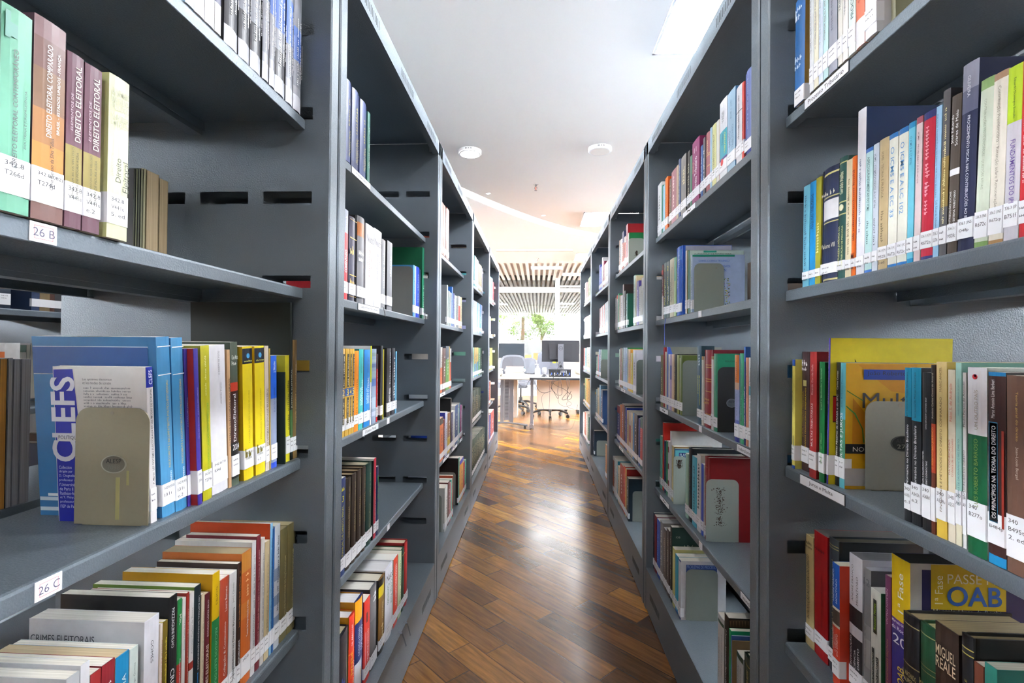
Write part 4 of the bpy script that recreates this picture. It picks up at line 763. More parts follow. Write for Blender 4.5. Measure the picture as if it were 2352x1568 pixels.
book('L',-0.4935,0.7512,0.51,0.0169,0.145,0.2241,'#e2b912','yellow book over green, lettered RECURSOS ELEITORAIS, lowest visible shelf of near left bookcase',BG,{'b': [(0, 0.68, '#1c7a42')], 't': [('GOMES', '#6a5a1c', 0.76, 0.92, 0, 0.24, 'd'), ('RECURSOS ELEITORAIS', '#7fc49a', 0.2, 0.62, 0, 0.3, 'd')], 'side': '#c28f14'})
book('L',-0.4935,0.7724,0.51,0.022,0.141,0.206,'#b4492f','red book lettered Continuísmo, lowest visible shelf of near left bookcase',BG,{'t': [('Lauro Barreto', '#eeeef2', 0.74, 0.93, 0.1, 0.24), ('Coligação & Continuísmo', '#eeeef2', 0.25, 0.66, 0.05, 0.28)], 'side': '#c4b49c'})
book('L',-0.4935,0.795,0.51,0.0193,0.14,0.2048,'#dcdcdc','white book lettered Inelegibilidades no Direito Brasileiro, lowest visible shelf of near left bookcase',BG,{'t': [('Inelegibilidades no Direito Brasileiro', '#1c1c20', 0.15, 0.72, 0.05, 0.34), ('Joel J. Cândido', '#3c3c40', 0.76, 0.92, -0.05, 0.24)], 'side': '#cfcfcf'})
book('L',-0.4935,0.8112,0.51,0.0101,0.14,0.2129,'#35211c','dark red brown book, eleventh from far end, lowest visible shelf of near left bookcase',BG,{'t': [('INELEGIBILIDADE', '#eeeef2', 0.2, 0.4, 0, 0.4), ('~', '#c47a3a', 0.5, 0.95, 0, 0.4)], 'side': '#2a1a18'})
book('L',-0.4935,0.8325,0.51,0.028,0.14,0.2241,'#c9682c','orange book flame patterned, lowest visible shelf of near left bookcase',BG,{'b': [(0.85, 1, '#cf8a3c'), (0.5, 0.62, '#d27c34')], 'pg': '#a89878', 't': [('Temas de Improbidade e Voto', '#eeeef2', 0.35, 0.62, 0.1, 0.25), ('~', '#f0c89a', 0.66, 0.85, 0, 0.3)], 'lab': '342.8', 'l1': 0.05, 'side': '#b8662c'})
book('L',-0.4935,0.8539,0.51,0.0125,0.14,0.2322,'#dcdcde','white book lettered DIREITOS POLÍTICOS, lowest visible shelf of near left bookcase',BG,{'t': [('DIREITOS POLÍTICOS', '#3a3a40', 0.2, 0.45, 0, 0.4), ('~', '#5c5c64', 0.5, 0.9, 0, 0.3)]})
book('L',-0.4935,0.8682,0.51,0.0134,0.13,0.2372,'#722430','dark red book, eighth from the far end, lowest visible shelf of near left bookcase',BG,{'t': [('~', '#c9989a', 0.15, 0.9, 0, 0.3)]})
book('L',-0.4935,0.8825,0.51,0.012,0.15,0.2271,'#cfccc8','pale grey book, seventh from the far end, lowest visible shelf of near left bookcase',BG,{'t': [('~', '#77777c', 0.2, 0.9, 0, 0.3)]})
book('L',-0.4935,0.8978,0.51,0.0153,0.152,0.2156,'#cbb991','cream book, sixth from the far end, lowest visible shelf of near left bookcase',BG,{'t': [('~', '#8a7a55', 0.2, 0.9, 0, 0.3)]})
book('L',-0.4935,0.9107,0.51,0.0076,0.155,0.2438,'#7db6dc','blue book with long orange cover, lowest visible shelf of near left bookcase',BG,{'t': [('~', '#2a5a90', 0.2, 0.9, 0, 0.4)], 'side': '#c2461c', 'art': [('t', 'LELDE', -0.0454, 0.2175, 0.0249, 0.0053, '#7c4a2c', 0)]})
book('L',-0.4935,0.9193,0.51,0.0062,0.151,0.2318,'#1f5a9c','thin blue book, fourth from the far end, lowest visible shelf of near left bookcase',BG,{'t': [('A LUZ DA CONSTITUIÇÃO', '#eeeef2', 0.3, 0.8, 0, 0.5)]})
book('L',-0.4935,0.9337,0.51,0.0196,0.139,0.2334,'#ccd2dc','white book, third from the far end, lowest visible shelf of near left bookcase',BG,{'b': [(0.55, 0.65, '#8a9ab4'), (0.35, 0.43, '#8a9ab4'), (0.2, 0.26, '#8a9ab4')], 't': [('~', '#4a5060', 0.3, 0.92, 0, 0.3)]})
book('L',-0.4935,0.9592,0.51,0.0259,0.139,0.2175,'#6d643e','olive book lettered IMPUGNAÇÃO DE MANDATO, first copy, lowest visible shelf of near left bookcase',BG,{'pg': '#a89c78', 't': [('IMPUGNAÇÃO DE MANDATO ELETIVO', '#b4aa80', 0.2, 0.75, 0.1, 0.32, 'd')], 'side': '#8c8058'})
book('L',-0.4935,0.9901,0.51,0.0294,0.151,0.2177,'#6d643e','olive book lettered IMPUGNAÇÃO DE MANDATO, second copy, lowest visible shelf of near left bookcase',BG,{'pg': '#a89c78', 't': [('IMPUGNAÇÃO DE MANDATO ELETIVO', '#b4aa80', 0.2, 0.75, 0.1, 0.32, 'd')], 'side': '#8c8058'})
book('L',-0.4815,1.2308,1.551,0.0348,0.144,0.2061,'#3d4c7c','thick blue hardcover, fourth from the far end, top shelf of middle left bookcase',BG,{'h': 1, 't': [('PROCESSO PENAL', '#a9a36a', 0.08, 0.4, 0.1, 0.3), ('~', '#a9a36a', 0.45, 0.8, 0, 0.25)], 'lab': 0})
book('L',-0.4815,1.2817,1.551,0.0512,0.149,0.207,'#364673','thick blue hardcover, third from the far end, top shelf of middle left bookcase',BG,{'b': [(0.0, 0.08, '#2a3764')], 'h': 1, 't': [('PROCESSO PENAL', '#a9a36a', 0.08, 0.4, 0.1, 0.3), ('~', '#a9a36a', 0.45, 0.8, 0, 0.25)], 'lab': 0})
book('L',-0.4815,1.3396,1.551,0.0491,0.143,0.206,'#3b4a7a','thick blue hardcover, second from the far end, top shelf of middle left bookcase',BG,{'h': 1, 't': [('PROCESSO PENAL', '#a9a36a', 0.08, 0.4, 0.1, 0.3), ('~', '#a9a36a', 0.45, 0.8, 0, 0.25)], 'lab': 0})
book('L',-0.4815,1.3799,1.551,0.0198,0.145,0.196,'#2f6e63','teal book, first from the far end, top shelf of middle left bookcase',BG,{'lab': 0, 't': [('~', '#a9c9b8', 0.2, 0.8, 0, 0.4)]})
book('L',-0.4855,1.2304,1.204,0.0315,0.145,0.2269,'#c4232c','red book with grey blue top, lettered COMENTADO, second shelf of middle left bookcase',BG,{'b': [(0.74, 1, '#8a94a8')], 't': [('COMENTADO', '#eeeef2', 0.3, 0.55, 0, 0.45), ('~', '#eeeef2', 0.8, 0.95, 0, 0.3)], 'lab': '~'})
book('L',-0.4855,1.279,1.204,0.0459,0.144,0.2191,'#3c3b50','dark grey blue hardcover ornate, gold banded, second shelf of middle left bookcase',BG,{'h': 1, 't': [('#', '#caa64a', 0.74, 0.75, 0, 1), ('#', '#caa64a', 0.3, 0.31, 0, 1), ('#', '#caa64a', 0.96, 0.965, 0, 1), ('#', '#caa64a', 0.05, 0.055, 0, 1), ('~', '#caa64a', 0.55, 0.65, 0, 0.7, 'h'), ('~', '#caa64a', 0.2, 0.26, 0, 0.7, 'h')], 'side': '#101116'})
book('L',-0.4855,1.3451,1.204,0.0588,0.146,0.2362,'#6b6b70','grey hardcover with orange picture, second shelf of middle left bookcase',BG,{'h': 1, 'b': [(0.77, 0.93, '#a9652a'), (0.05, 0.14, '#24252a')], 't': [('~', '#eeeef2', 0.55, 0.62, 0, 0.7, 'h'), ('~', '#eeeef2', 0.48, 0.54, 0, 0.7, 'h')], 'side': '#1c1d24'})
book('L',-0.4855,1.413,1.204,0.0688,0.138,0.2304,'#e6e6ee','white book lettered Código de Processo Penal, red print, second shelf of middle left bookcase',BG,{'t': [('Nucci', '#5c5d66', 0.78, 0.88, 0, 0.7, 'h'), ('Código de', '#9c2c26', 0.45, 0.68, 0.12, 0.2, 'd'), ('Processo Penal', '#9c2c26', 0.35, 0.68, -0.1, 0.2, 'd'), ('Comentado', '#a03c36', 0.47, 0.68, -0.3, 0.16, 'd')], 'lab': 0})
book('L',-0.4855,1.484,1.204,0.0679,0.148,0.2336,'#e6e6ee','white book lettered Código de Processo Penal, blue print, second shelf of middle left bookcase',BG,{'t': [('Nucci', '#5c5d66', 0.78, 0.88, 0, 0.7, 'h'), ('Código de', '#2a2f6c', 0.45, 0.68, 0.12, 0.2, 'd'), ('Processo Penal', '#2a2f6c', 0.35, 0.68, -0.1, 0.2, 'd'), ('Comentado', '#4a4f80', 0.47, 0.68, -0.3, 0.16, 'd')], 'lab': 0})
book('L',-0.4855,1.5403,1.204,0.0348,0.15,0.2169,'#85868a','thick grey book, ninth from the far end, second shelf of middle left bookcase',BG,{'t': [('~', '#eeeef2', 0.3, 0.85, 0, 0.35)], 'b': [(0.1, 0.18, '#3c3d42')]})
book('L',-0.4855,1.6049,1.204,0.0554,0.141,0.2242,'#717277','thick grey book, eighth from the far end, second shelf of middle left bookcase',BG,{'b': [(0.05, 0.2, '#2c2d33')], 't': [('~', '#eeeef2', 0.5, 0.9, 0.1, 0.25), ('2', '#eeeef2', 0.54, 0.58, 0, 0.3, 'h')], 'lab': '~', 'side': '#1c1d22'})
book('L',-0.4855,1.9283,1.204,0.0262,0.15,0.2011,'#5fa6d4','blue book, seventh from the far end, second shelf of middle left bookcase',BG,{'t': [('~', '#1f4f80', 0.2, 0.8, 0, 0.4)], 'side': '#3f86bd'})
book('L',-0.4855,1.9494,1.204,0.0116,0.144,0.201,'#dcdcdc','white book, sixth from the far end, second shelf of middle left bookcase',BG,{'lab': 0})
book('L',-0.4855,1.9853,1.204,0.0531,0.148,0.2035,'#1c3fb4','thick blue book, fifth from the far end, second shelf of middle left bookcase',BG,{'t': [('~', '#9ab0e8', 0.3, 0.9, 0, 0.3)]})
book('L',-0.4855,2.0223,1.204,0.0158,0.144,0.1991,'#27305a','dark blue book, fourth from the far end, second shelf of middle left bookcase',BG,{'lab': 0})
book('L',-0.4855,2.0833,1.204,0.0393,0.2,0.3,'#147050','dark green book tall, second shelf of middle left bookcase',BG,{'t': [('~', '#a9d8bc', 0.1, 0.5, 0, 0.4)], 'side': '#0c5a3c'})
book('L',-0.4855,2.1166,1.204,0.0209,0.141,0.2095,'#c9dcdc','white book, second from the far end, second shelf of middle left bookcase',BG,{})
book('L',-0.4855,2.1475,1.204,0.0325,0.14,0.2114,'#4c3f38','dark brown book, first from the far end, second shelf of middle left bookcase',BG,{'t': [('~', '#c9b9a0', 0.2, 0.8, 0, 0.4)]})
book('L',-0.4855,1.2245,0.857,0.0243,0.145,0.2222,'#d0a63e','book, gold and black, numbered 2, third shelf of middle left bookcase',BG,{'b': [(0.455, 0.545, '#2c5aa0')], 't': [('#', '#3b3527', 0.56, 0.94, 0.1, 0.55), ('#', '#3b3527', 0.14, 0.44, 0.1, 0.55), ('~', '#d9cba0', 0.58, 0.92, 0.1, 0.3), ('~', '#d9cba0', 0.16, 0.42, 0.1, 0.3), ('2', '#e6c95a', 0.465, 0.535, 0, 0.7, 'h')]})
book('L',-0.4855,1.253,0.857,0.0234,0.138,0.2222,'#d0a63e','book, gold and black, numbered 3, third shelf of middle left bookcase',BG,{'b': [(0.455, 0.545, '#2c5aa0')], 't': [('#', '#3b3527', 0.56, 0.94, 0.1, 0.55), ('#', '#3b3527', 0.14, 0.44, 0.1, 0.55), ('~', '#d9cba0', 0.58, 0.92, 0.1, 0.3), ('~', '#d9cba0', 0.16, 0.42, 0.1, 0.3), ('3', '#e6c95a', 0.465, 0.535, 0, 0.7, 'h')]})
book('L',-0.4855,1.2735,0.857,0.0145,0.151,0.2221,'#d0a63e','book, gold and black, numbered 4, third shelf of middle left bookcase',BG,{'b': [(0.455, 0.545, '#2c5aa0')], 't': [('#', '#3b3527', 0.56, 0.94, 0.1, 0.55), ('#', '#3b3527', 0.14, 0.44, 0.1, 0.55), ('~', '#d9cba0', 0.58, 0.92, 0.1, 0.3), ('~', '#d9cba0', 0.16, 0.42, 0.1, 0.3), ('4', '#e6c95a', 0.465, 0.535, 0, 0.7, 'h')]})
book('L',-0.4855,1.2916,0.857,0.0182,0.149,0.2221,'#d0a63e','book, gold and black, numbered 5, third shelf of middle left bookcase',BG,{'b': [(0.455, 0.545, '#2c5aa0')], 't': [('#', '#3b3527', 0.56, 0.94, 0.1, 0.55), ('#', '#3b3527', 0.14, 0.44, 0.1, 0.55), ('~', '#d9cba0', 0.58, 0.92, 0.1, 0.3), ('~', '#d9cba0', 0.16, 0.42, 0.1, 0.3), ('5', '#e6c95a', 0.465, 0.535, 0, 0.7, 'h')]})
book('L',-0.4855,1.3184,0.857,0.0316,0.148,0.2165,'#ec8c0c','orange book, eleventh from the far end, third shelf of middle left bookcase',BG,{'t': [('~', '#7c5410', 0.2, 0.7, 0, 0.3)], 'l0': 0.02, 'side': '#1f9a90'})
book('L',-0.4855,1.3535,0.857,0.034,0.15,0.2211,'#3dc2be','book, turquoise, lettered CURSO DE DIREITO PENAL 2, third shelf of middle left bookcase',BG,{'t': [('CURSO DE', '#eefcfc', 0.3, 0.52, -0.2, 0.24), ('DIREITO PENAL', '#eefcfc', 0.3, 0.62, 0.14, 0.3), ('FERNANDO CAPEZ', '#1f5a66', 0.7, 0.9, 0, 0.2), ('2', '#eeeef2', 0.16, 0.22, 0.1, 0.4, 'h')], 'side': '#147f84'})
book('L',-0.4855,1.4008,0.857,0.0494,0.147,0.2197,'#0a83d0','blue book lettered CURSO DE DIREITO PENAL 4, third shelf of middle left bookcase',BG,{'t': [('CURSO DE', '#bfe6fa', 0.3, 0.5, -0.1, 0.2), ('DIREITO PENAL', '#eeeef2', 0.3, 0.64, 0.14, 0.28), ('FERNANDO CAPEZ', '#12407c', 0.7, 0.9, 0.1, 0.18), ('4', '#eeeef2', 0.16, 0.22, 0.1, 0.35, 'h')], 'side': '#7c2a30'})
book('L',-0.4855,1.433,0.857,0.0103,0.144,0.2304,'#dfe0e4','white book with yellow green top, third shelf of middle left bookcase',BG,{'b': [(0.54, 1, '#cdd41c')], 't': [('~', '#33343a', 0.1, 0.5, 0, 0.5)], 'lab': 0})
book('L',-0.4855,1.4626,0.857,0.0389,0.146,0.2213,'#8c9eb8','grey blue book with pixel pattern, third shelf of middle left bookcase',BG,{'b': [(0.9, 0.95, '#7a8f94'), (0.82, 0.86, '#a9b8bc'), (0.75, 0.8, '#5a6f9c'), (0.62, 0.7, '#9ab0bc'), (0.5, 0.6, '#4f74b8'), (0.2, 0.35, '#a9bccc'), (0.1, 0.16, '#b8c4d8')], 'lab': 0})
book('L',-0.4855,1.4899,0.857,0.0111,0.145,0.206,'#c41f24','thin red book, sixth from the far end, third shelf of middle left bookcase',BG,{'b': [(0.78, 1, '#22252e')], 't': [('~', '#eeeef2', 0.2, 0.75, 0, 0.4)]})
book('L',-0.4855,1.5341,0.857,0.0227,0.16,0.2313,'#1a1c20','black book, fifth from the far end, third shelf of middle left bookcase',BG,{'b': [(0.06, 0.16, '#9c8430')], 'lab': '~', 'side': '#14161a'})
book('L',-0.4855,1.5514,0.857,0.0073,0.152,0.2199,'#cfc23a','thin yellow book, fourth from the far end, third shelf of middle left bookcase',BG,{'lab': 0})
book('L',-0.4855,1.6179,0.857,0.0494,0.149,0.223,'#3c3c40','dark grey hardcover lettered DIREITO PENAL, third shelf of middle left bookcase',BG,{'h': 1, 't': [('DIREITO PENAL', '#eeeef2', 0.2, 0.42, 0, 0.4), ('~', '#c9c9cc', 0.48, 0.9, 0, 0.25), ('1', '#eeeef2', 0.88, 0.94, 0, 0.3, 'h')], 'lab': '~', 'side': '#0e0f12'})
book('L',-0.4855,1.6665,0.857,0.0359,0.142,0.224,'#3a3a42','thick dark grey hardcover, second from the far end, third shelf of middle left bookcase',BG,{'h': 1, 't': [('~', '#eeeef2', 0.25, 0.9, 0, 0.4)], 'side': '#1a1a20'})
book('L',-0.4855,1.6935,0.857,0.0126,0.151,0.2123,'#6fb8e0','blue book, first from the far end, third shelf of middle left bookcase',BG,{'lab': '~'})
book('L',-0.4855,1.2313,0.51,0.0395,0.148,0.2442,'#17346e','dark blue book lettered MANUAL DE DIREITO PENAL 3, fourth shelf of middle left bookcase',BG,{'l0': 0.015, 'l1': 0.045, 't': [('MANUAL DE DIREITO PENAL', '#d9cf3a', 0.2, 0.72, 0, 0.3), ('3', '#e0d23a', 0.76, 0.82, 0, 0.5, 'h'), ('~', '#e0d23a', 0.87, 0.93, 0, 0.6, 'h')], 'side': '#17346e'})
book('L',-0.4855,1.2743,0.51,0.0392,0.149,0.2335,'#352b24','thick dark brown hardcover, eighth from the far end, fourth shelf of middle left bookcase',BG,{'h': 1, 'pg': '#8a7556', 'lab': '~', 't': [('DIREITO PENAL', '#8a7a55', 0.35, 0.7, 0, 0.34), ('~', '#8a7a55', 0.75, 0.93, 0, 0.2)], 'l0': 0.01, 'l1': 0.045, 'side': '#2a211c'})
book('L',-0.4855,1.315,0.51,0.035,0.149,0.2354,'#3a2e26','thick dark brown hardcover, seventh from the far end, fourth shelf of middle left bookcase',BG,{'h': 1, 'pg': '#8a7556', 'lab': '~', 't': [('DIREITO PENAL', '#8a7a55', 0.35, 0.7, 0, 0.34), ('~', '#8a7a55', 0.75, 0.93, 0, 0.2)], 'l0': 0.01, 'l1': 0.045, 'side': '#2a211c'})
book('L',-0.4855,1.3538,0.51,0.0348,0.144,0.2358,'#3a2e26','thick dark brown hardcover, sixth from the far end, fourth shelf of middle left bookcase',BG,{'h': 1, 'pg': '#8a7556', 'lab': '~', 't': [('DIREITO PENAL', '#8a7a55', 0.35, 0.7, 0, 0.34), ('~', '#8a7a55', 0.75, 0.93, 0, 0.2)], 'l0': 0.01, 'l1': 0.045, 'side': '#2a211c'})
book('L',-0.4855,1.3898,0.51,0.0292,0.151,0.2355,'#3a2e26','dark brown hardcover, fifth from the far end, fourth shelf of middle left bookcase',BG,{'h': 1, 'pg': '#8a7556', 'lab': '~', 't': [('DIREITO PENAL', '#8a7a55', 0.35, 0.7, 0, 0.34), ('~', '#8a7a55', 0.75, 0.93, 0, 0.2)], 'l0': 0.01, 'l1': 0.045, 'side': '#2a211c'})
book('L',-0.4855,1.4342,0.51,0.0509,0.15,0.2353,'#1c3f38','dark teal hardcover lettered de Direito Penal, fourth shelf of middle left bookcase',BG,{'h': 1, 'pg': '#a8a088', 't': [('de Direito Penal', '#8a8f60', 0.15, 0.5, 0, 0.22), ('~', '#8a8f60', 0.6, 0.9, 0, 0.2)], 'side': '#173630'})
book('L',-0.4855,1.4659,0.51,0.0063,0.17,0.2361,'#101216','thin black book, third from the far end, fourth shelf of middle left bookcase',BG,{'lab': 0})
book('L',-0.4855,1.4826,0.51,0.0206,0.17,0.2394,'#b81c3c','book, crimson, lettered INTRODUÇÃO AO DIREITO PENAL, fourth shelf of middle left bookcase',BG,{'t': [('INTRODUÇÃO AO DIREITO PENAL', '#f0d0d4', 0.2, 0.7, 0, 0.4)], 'side': '#c9c6c0'})
book('L',-0.4855,1.5067,0.51,0.0198,0.148,0.209,'#1c2a58','dark blue book, first from the far end, fourth shelf of middle left bookcase',BG,{'t': [('~', '#4ab84a', 0.3, 0.9, 0, 0.4)]})
book('L',-0.4595,1.1779,0.173,0.0818,0.149,0.2246,'#1c1e28','dark grey blue hardcover with torn white edges, bottom shelf of middle left bookcase',BG,{'h': 1, 'pg': '#c9c2a0', 't': [('~', '#3a4a90', 0.4, 0.6, 0, 0.5, 'h')], 'lab': 0, 'side': '#1c1e2c'})
book('L',-0.4595,1.2412,0.173,0.0399,0.149,0.2384,'#d23a26','red hardcover lettered with yellow title, bottom shelf of middle left bookcase',BG,{'h': 1, 'pg': '#e0e0e4', 't': [('CÓDIGO PENAL', '#f0e0d0', 0.2, 0.5, 0.2, 0.2, 'd'), ('PENAL', '#e8d020', 0.35, 0.6, -0.15, 0.3, 'd'), ('~', '#eeeef2', 0.66, 0.9, -0.1, 0.2, 'd')], 'b': [(0.6, 0.61, '#e8a03a')], 'lab': 0, 'side': '#c98a18'})
book('L',-0.4595,1.2934,0.173,0.058,0.144,0.254,'#1f2f66','hardcover, orange top, lettered CÓDIGO PENAL COMENTADO, bottom shelf of middle left bookcase',BG,{'h': 1, 'pg': '#e6e6ea', 'b': [(0.77, 1, '#e09a1c'), (0, 0.36, '#dcdce4')], 't': [('CÓDIGO PENAL', '#dfe4f4', 0.42, 0.72, -0.15, 0.22), ('COMENTADO', '#dfe4f4', 0.45, 0.7, 0.15, 0.22), ('~', '#c9a060', 0.05, 0.3, 0.1, 0.15)], 'lab': 0, 'side': '#c98a18'})
book('L',-0.4595,1.3506,0.173,0.0461,0.148,0.2235,'#cc3124','red book lettered Código Penal comentado, bottom shelf of middle left bookcase',BG,{'t': [('Código Penal comentado', '#eeeef2', 0.2, 0.62, 0.1, 0.3, 'u'), ('#', '#eeeef2', 0.12, 0.62, -0.3, 0.05), ('#', '#1c1c20', 0.72, 0.84, -0.1, 0.2)], 'side': '#b02a22'})
book('L',-0.4595,1.4084,0.173,0.0568,0.139,0.2307,'#5f5f62','dark grey hardcover scuffed, bottom shelf of middle left bookcase',BG,{'h': 1, 'b': [(0.6, 0.9, '#6f6f72')], 'pg': '#dcdad2', 't': [('~', '#c9c9cc', 0.82, 0.95, 0, 0.4)], 'l0': 0.01, 'side': '#2c2c2e'})
book('L',-0.4595,1.4836,0.173,0.0571,0.143,0.2209,'#7c5a2c','brown hardcover with gold and black spine, bottom shelf of middle left bookcase',BG,{'h': 1, 'pg': '#d6d0c0', 'b': [(0.9, 1, '#2a2620'), (0.76, 0.9, '#c9b01c'), (0, 0.14, '#241c14')], 't': [('CÓDIGO PENAL', '#e0cfa0', 0.45, 0.68, 0, 0.3, 'u'), ('~', '#e0cfa0', 0.2, 0.4, 0, 0.3)], 'side': '#101114'})
book('L',-0.4595,1.5572,0.173,0.0807,0.145,0.2223,'#dfe0ea','white hardcover lettered Código Penal Comentado, bottom shelf of middle left bookcase',BG,{'h': 1, 'pg': '#d8d8dc', 't': [('Nucci', '#33343c', 0.82, 0.92, 0, 0.7, 'h'), ('Código Penal', '#2f7a58', 0.45, 0.78, 0.15, 0.26, 'd'), ('Comentado', '#2f7a58', 0.5, 0.78, -0.2, 0.26, 'd')], 'lab': '~', 'side': '#c9c9d0'})
book('L',-0.4595,1.6253,0.173,0.049,0.138,0.2215,'#d23c22','red book lettered CÓDIGO PENAL COMENTADO, bottom shelf of middle left bookcase',BG,{'pg': '#dcdcd8', 't': [('CÓDIGO PENAL COMENTADO', '#eeeef2', 0.3, 0.9, 0, 0.34, 'd')], 'side': '#b8b4ac'})
book('L',-0.4595,1.6741,0.173,0.0407,0.143,0.2142,'#c3cfa6','thick pale green book, third from the far end, bottom shelf of middle left bookcase',BG,{'pg': '#d0ccc0', 't': [('~', '#4a6a3c', 0.2, 0.9, 0, 0.35)], 'side': '#4a8a5c'})
book('L',-0.4595,1.7159,0.173,0.0349,0.147,0.2138,'#17402c','thick dark green hardcover, second from the far end, bottom shelf of middle left bookcase',BG,{'h': 1, 'pg': '#c9c2b0', 't': [('#', '#caa64a', 0.9, 0.91, 0, 1)], 'side': '#1c4a34'})
book('L',-0.4595,1.7579,0.173,0.0408,0.147,0.222,'#9c1f22','thick red hardcover, first from the far end, bottom shelf of middle left bookcase',BG,{'h': 1, 'pg': '#c9b9a0', 'side': '#8c1c20'})
book('R',0.4884,0.9615,1.551,0.0345,0.141,0.2,'#1b62a4','thick blue book, first from the far end, Processo Tributário shelf',BG,{'l0': 0.0, 'l1': 0.03, 't': [('~', '#cfe0f4', 0.8, 0.88, 0, 0.7, 'h'), ('~', '#cfe0f4', 0.88, 0.93, 0, 0.7, 'h'), ('~', '#cfe0f4', 0.4, 0.47, 0, 0.7, 'h'), ('~', '#cfe0f4', 0.34, 0.4, 0, 0.7, 'h')], 'side': '#8a6f34', 'lean': -1.1})
book('R',0.4884,0.9187,1.551,0.0135,0.151,0.22,'#dfe3e6','white book, second from the far end, Processo Tributário shelf',BG,{'t': [('~', '#8a8a90', 0.3, 0.85, 0, 0.3, 'd')]})
book('R',0.4884,0.904,1.551,0.0137,0.147,0.22,'#e6e2cc','white book, third from the far end, Processo Tributário shelf',BG,{'t': [('~', '#8a8a90', 0.3, 0.85, 0, 0.3, 'd')]})
book('R',0.4884,0.8896,1.551,0.0126,0.143,0.22,'#cfdcec','white book, fourth from the far end, Processo Tributário shelf',BG,{'t': [('~', '#8a8a90', 0.3, 0.85, 0, 0.3, 'd')]})
book('R',0.4884,0.8749,1.551,0.0144,0.147,0.22,'#bfe3e6','white book, fifth from the far end, Processo Tributário shelf',BG,{'t': [('~', '#8a8a90', 0.3, 0.85, 0, 0.3, 'd')]})
book('R',0.4884,0.8541,1.551,0.0236,0.146,0.215,'#9498a6','grey book, sixth from the far end, Processo Tributário shelf',BG,{'t': [('~', '#6d7080', 0.3, 0.85, 0, 0.3, 'd')], 'b': [(0.12, 0.17, '#2c2d36')], 'side': '#2a4a58'})
book('R',0.4884,0.8336,1.551,0.0119,0.145,0.22,'#dcdad2','white book, seventh from the far end, Processo Tributário shelf',BG,{'t': [('TRIBUTÁRIA', '#6c6c70', 0.3, 0.75, 0, 0.5)]})
book('R',0.4884,0.8199,1.551,0.013,0.143,0.22,'#eae6e2','white book, eighth from the far end, Processo Tributário shelf',BG,{'t': [('~', '#8a8a90', 0.3, 0.85, 0, 0.3, 'd')]})
book('R',0.4884,0.8034,1.551,0.0169,0.152,0.22,'#dfe9e6','white book with green letters PROCESSUAL TRIBUTÁRIO, Processo Tributário shelf',BG,{'t': [('PROCESSUAL TRIBUTÁRIO', '#2c5a5c', 0.25, 0.85, 0.1, 0.5)]})
book('R',0.4884,0.7837,1.551,0.0202,0.147,0.215,'#cf6f50','tan book, tenth from the far end, Processo Tributário shelf',BG,{'b': [(0, 0.2, '#d9d9dc')], 't': [('~', '#a84a34', 0.3, 0.85, 0, 0.3, 'd')], 'lab': 0})
book('R',0.4884,0.7594,1.551,0.0254,0.16,0.22,'#e4e4ea','white book, eleventh from the far end, Processo Tributário shelf',BG,{'t': [('~', '#a9a9b0', 0.3, 0.85, 0, 0.3, 'd')], 'side': '#d3d3d6'})
book('R',0.5044,0.7347,1.551,0.0088,0.2,0.23,'#6c6a52','olive book olive khaki cover facing near end, Processo Tributário shelf',BG,{'lab': 0, 'side': '#67654c'})
book('R',0.5044,0.9699,1.204,0.0214,0.148,0.1924,'#6fb4cc','blue book, first from the far end, second shelf of near right bookcase',BG,{'t': [('~', '#2f5a78', 0.15, 0.9, 0, 0.3, 'd')], 'l1': 0.03, 'lean': -1.43})
book('R',0.5044,0.9477,1.204,0.0191,0.149,0.1927,'#1d8ccc','blue book lettered PESQUISAS TRIBUTÁRIAS, second shelf of near right bookcase',BG,{'b': [(0, 0.12, '#2a90c8')], 't': [('PESQUISAS TRIBUTÁRIAS', '#1a2a4a', 0.55, 0.88, 0, 0.6)], 'l1': 0.03, 'lean': -1.4})
book('R',0.5044,0.9288,1.204,0.0164,0.152,0.1938,'#9c9a2c','yellow book, third from the far end, second shelf of near right bookcase',BG,{'t': [('~', '#e6e2a0', 0.3, 0.6, 0, 0.5)], 'l1': 0.03, 'lean': -1.36})
book('R',0.5044,0.8958,1.204,0.0473,0.138,0.1999,'#1d2748','dark blue hardcover hardcover with gold bands, lettered Volume VIII, second shelf of near right bookcase',BG,{'h': 1, 'l1': 0.034, 'b': [(0.55, 0.72, '#dcdce0'), (0.94, 0.955, '#c9bd7c'), (0.74, 0.75, '#c9bd7c'), (0.52, 0.53, '#c9bd7c'), (0.02, 0.035, '#c9bd7c')], 't': [('Volume VIII', '#e6e0c8', 0.3, 0.34, 0, 0.6, 'h'), ('~', '#e6e0c8', 0.76, 0.8, 0, 0.8, 'h')], 'lean': -1.52})
book('R',0.5044,0.8599,1.204,0.0219,0.147,0.2038,'#1b4a44','hardcover, gold lettered NATUREZA JURÍDICA DA CONTRIBUIÇÃO, second shelf of near right bookcase',BG,{'h': 1, 'l1': 0.032, 'b': [(0.95, 0.96, '#c9bd7c'), (0.63, 0.64, '#c9bd7c'), (0.53, 0.54, '#c9bd7c')], 't': [('Geraldo Ataliba', '#e6e2c0', 0.7, 0.88, 0, 0.45), ('NATUREZA JURÍDICA DA', '#e6e2a0', 0.12, 0.44, -0.2, 0.3), ('CONTRIBUIÇÃO DE MELHORIA', '#e6e2a0', 0.1, 0.44, 0.2, 0.3), ('o', '#e6e2c0', 0.57, 0.61, 0, 0.5)], 'lean': -1.71})
book('R',0.5044,0.8402,1.204,0.0153,0.148,0.1925,'#dccfae','cream book, sixth from the far end, second shelf of near right bookcase',BG,{'l1': 0.03, 't': [('~', '#6c5c40', 0.2, 0.85, 0, 0.35)], 'lean': -1.46})
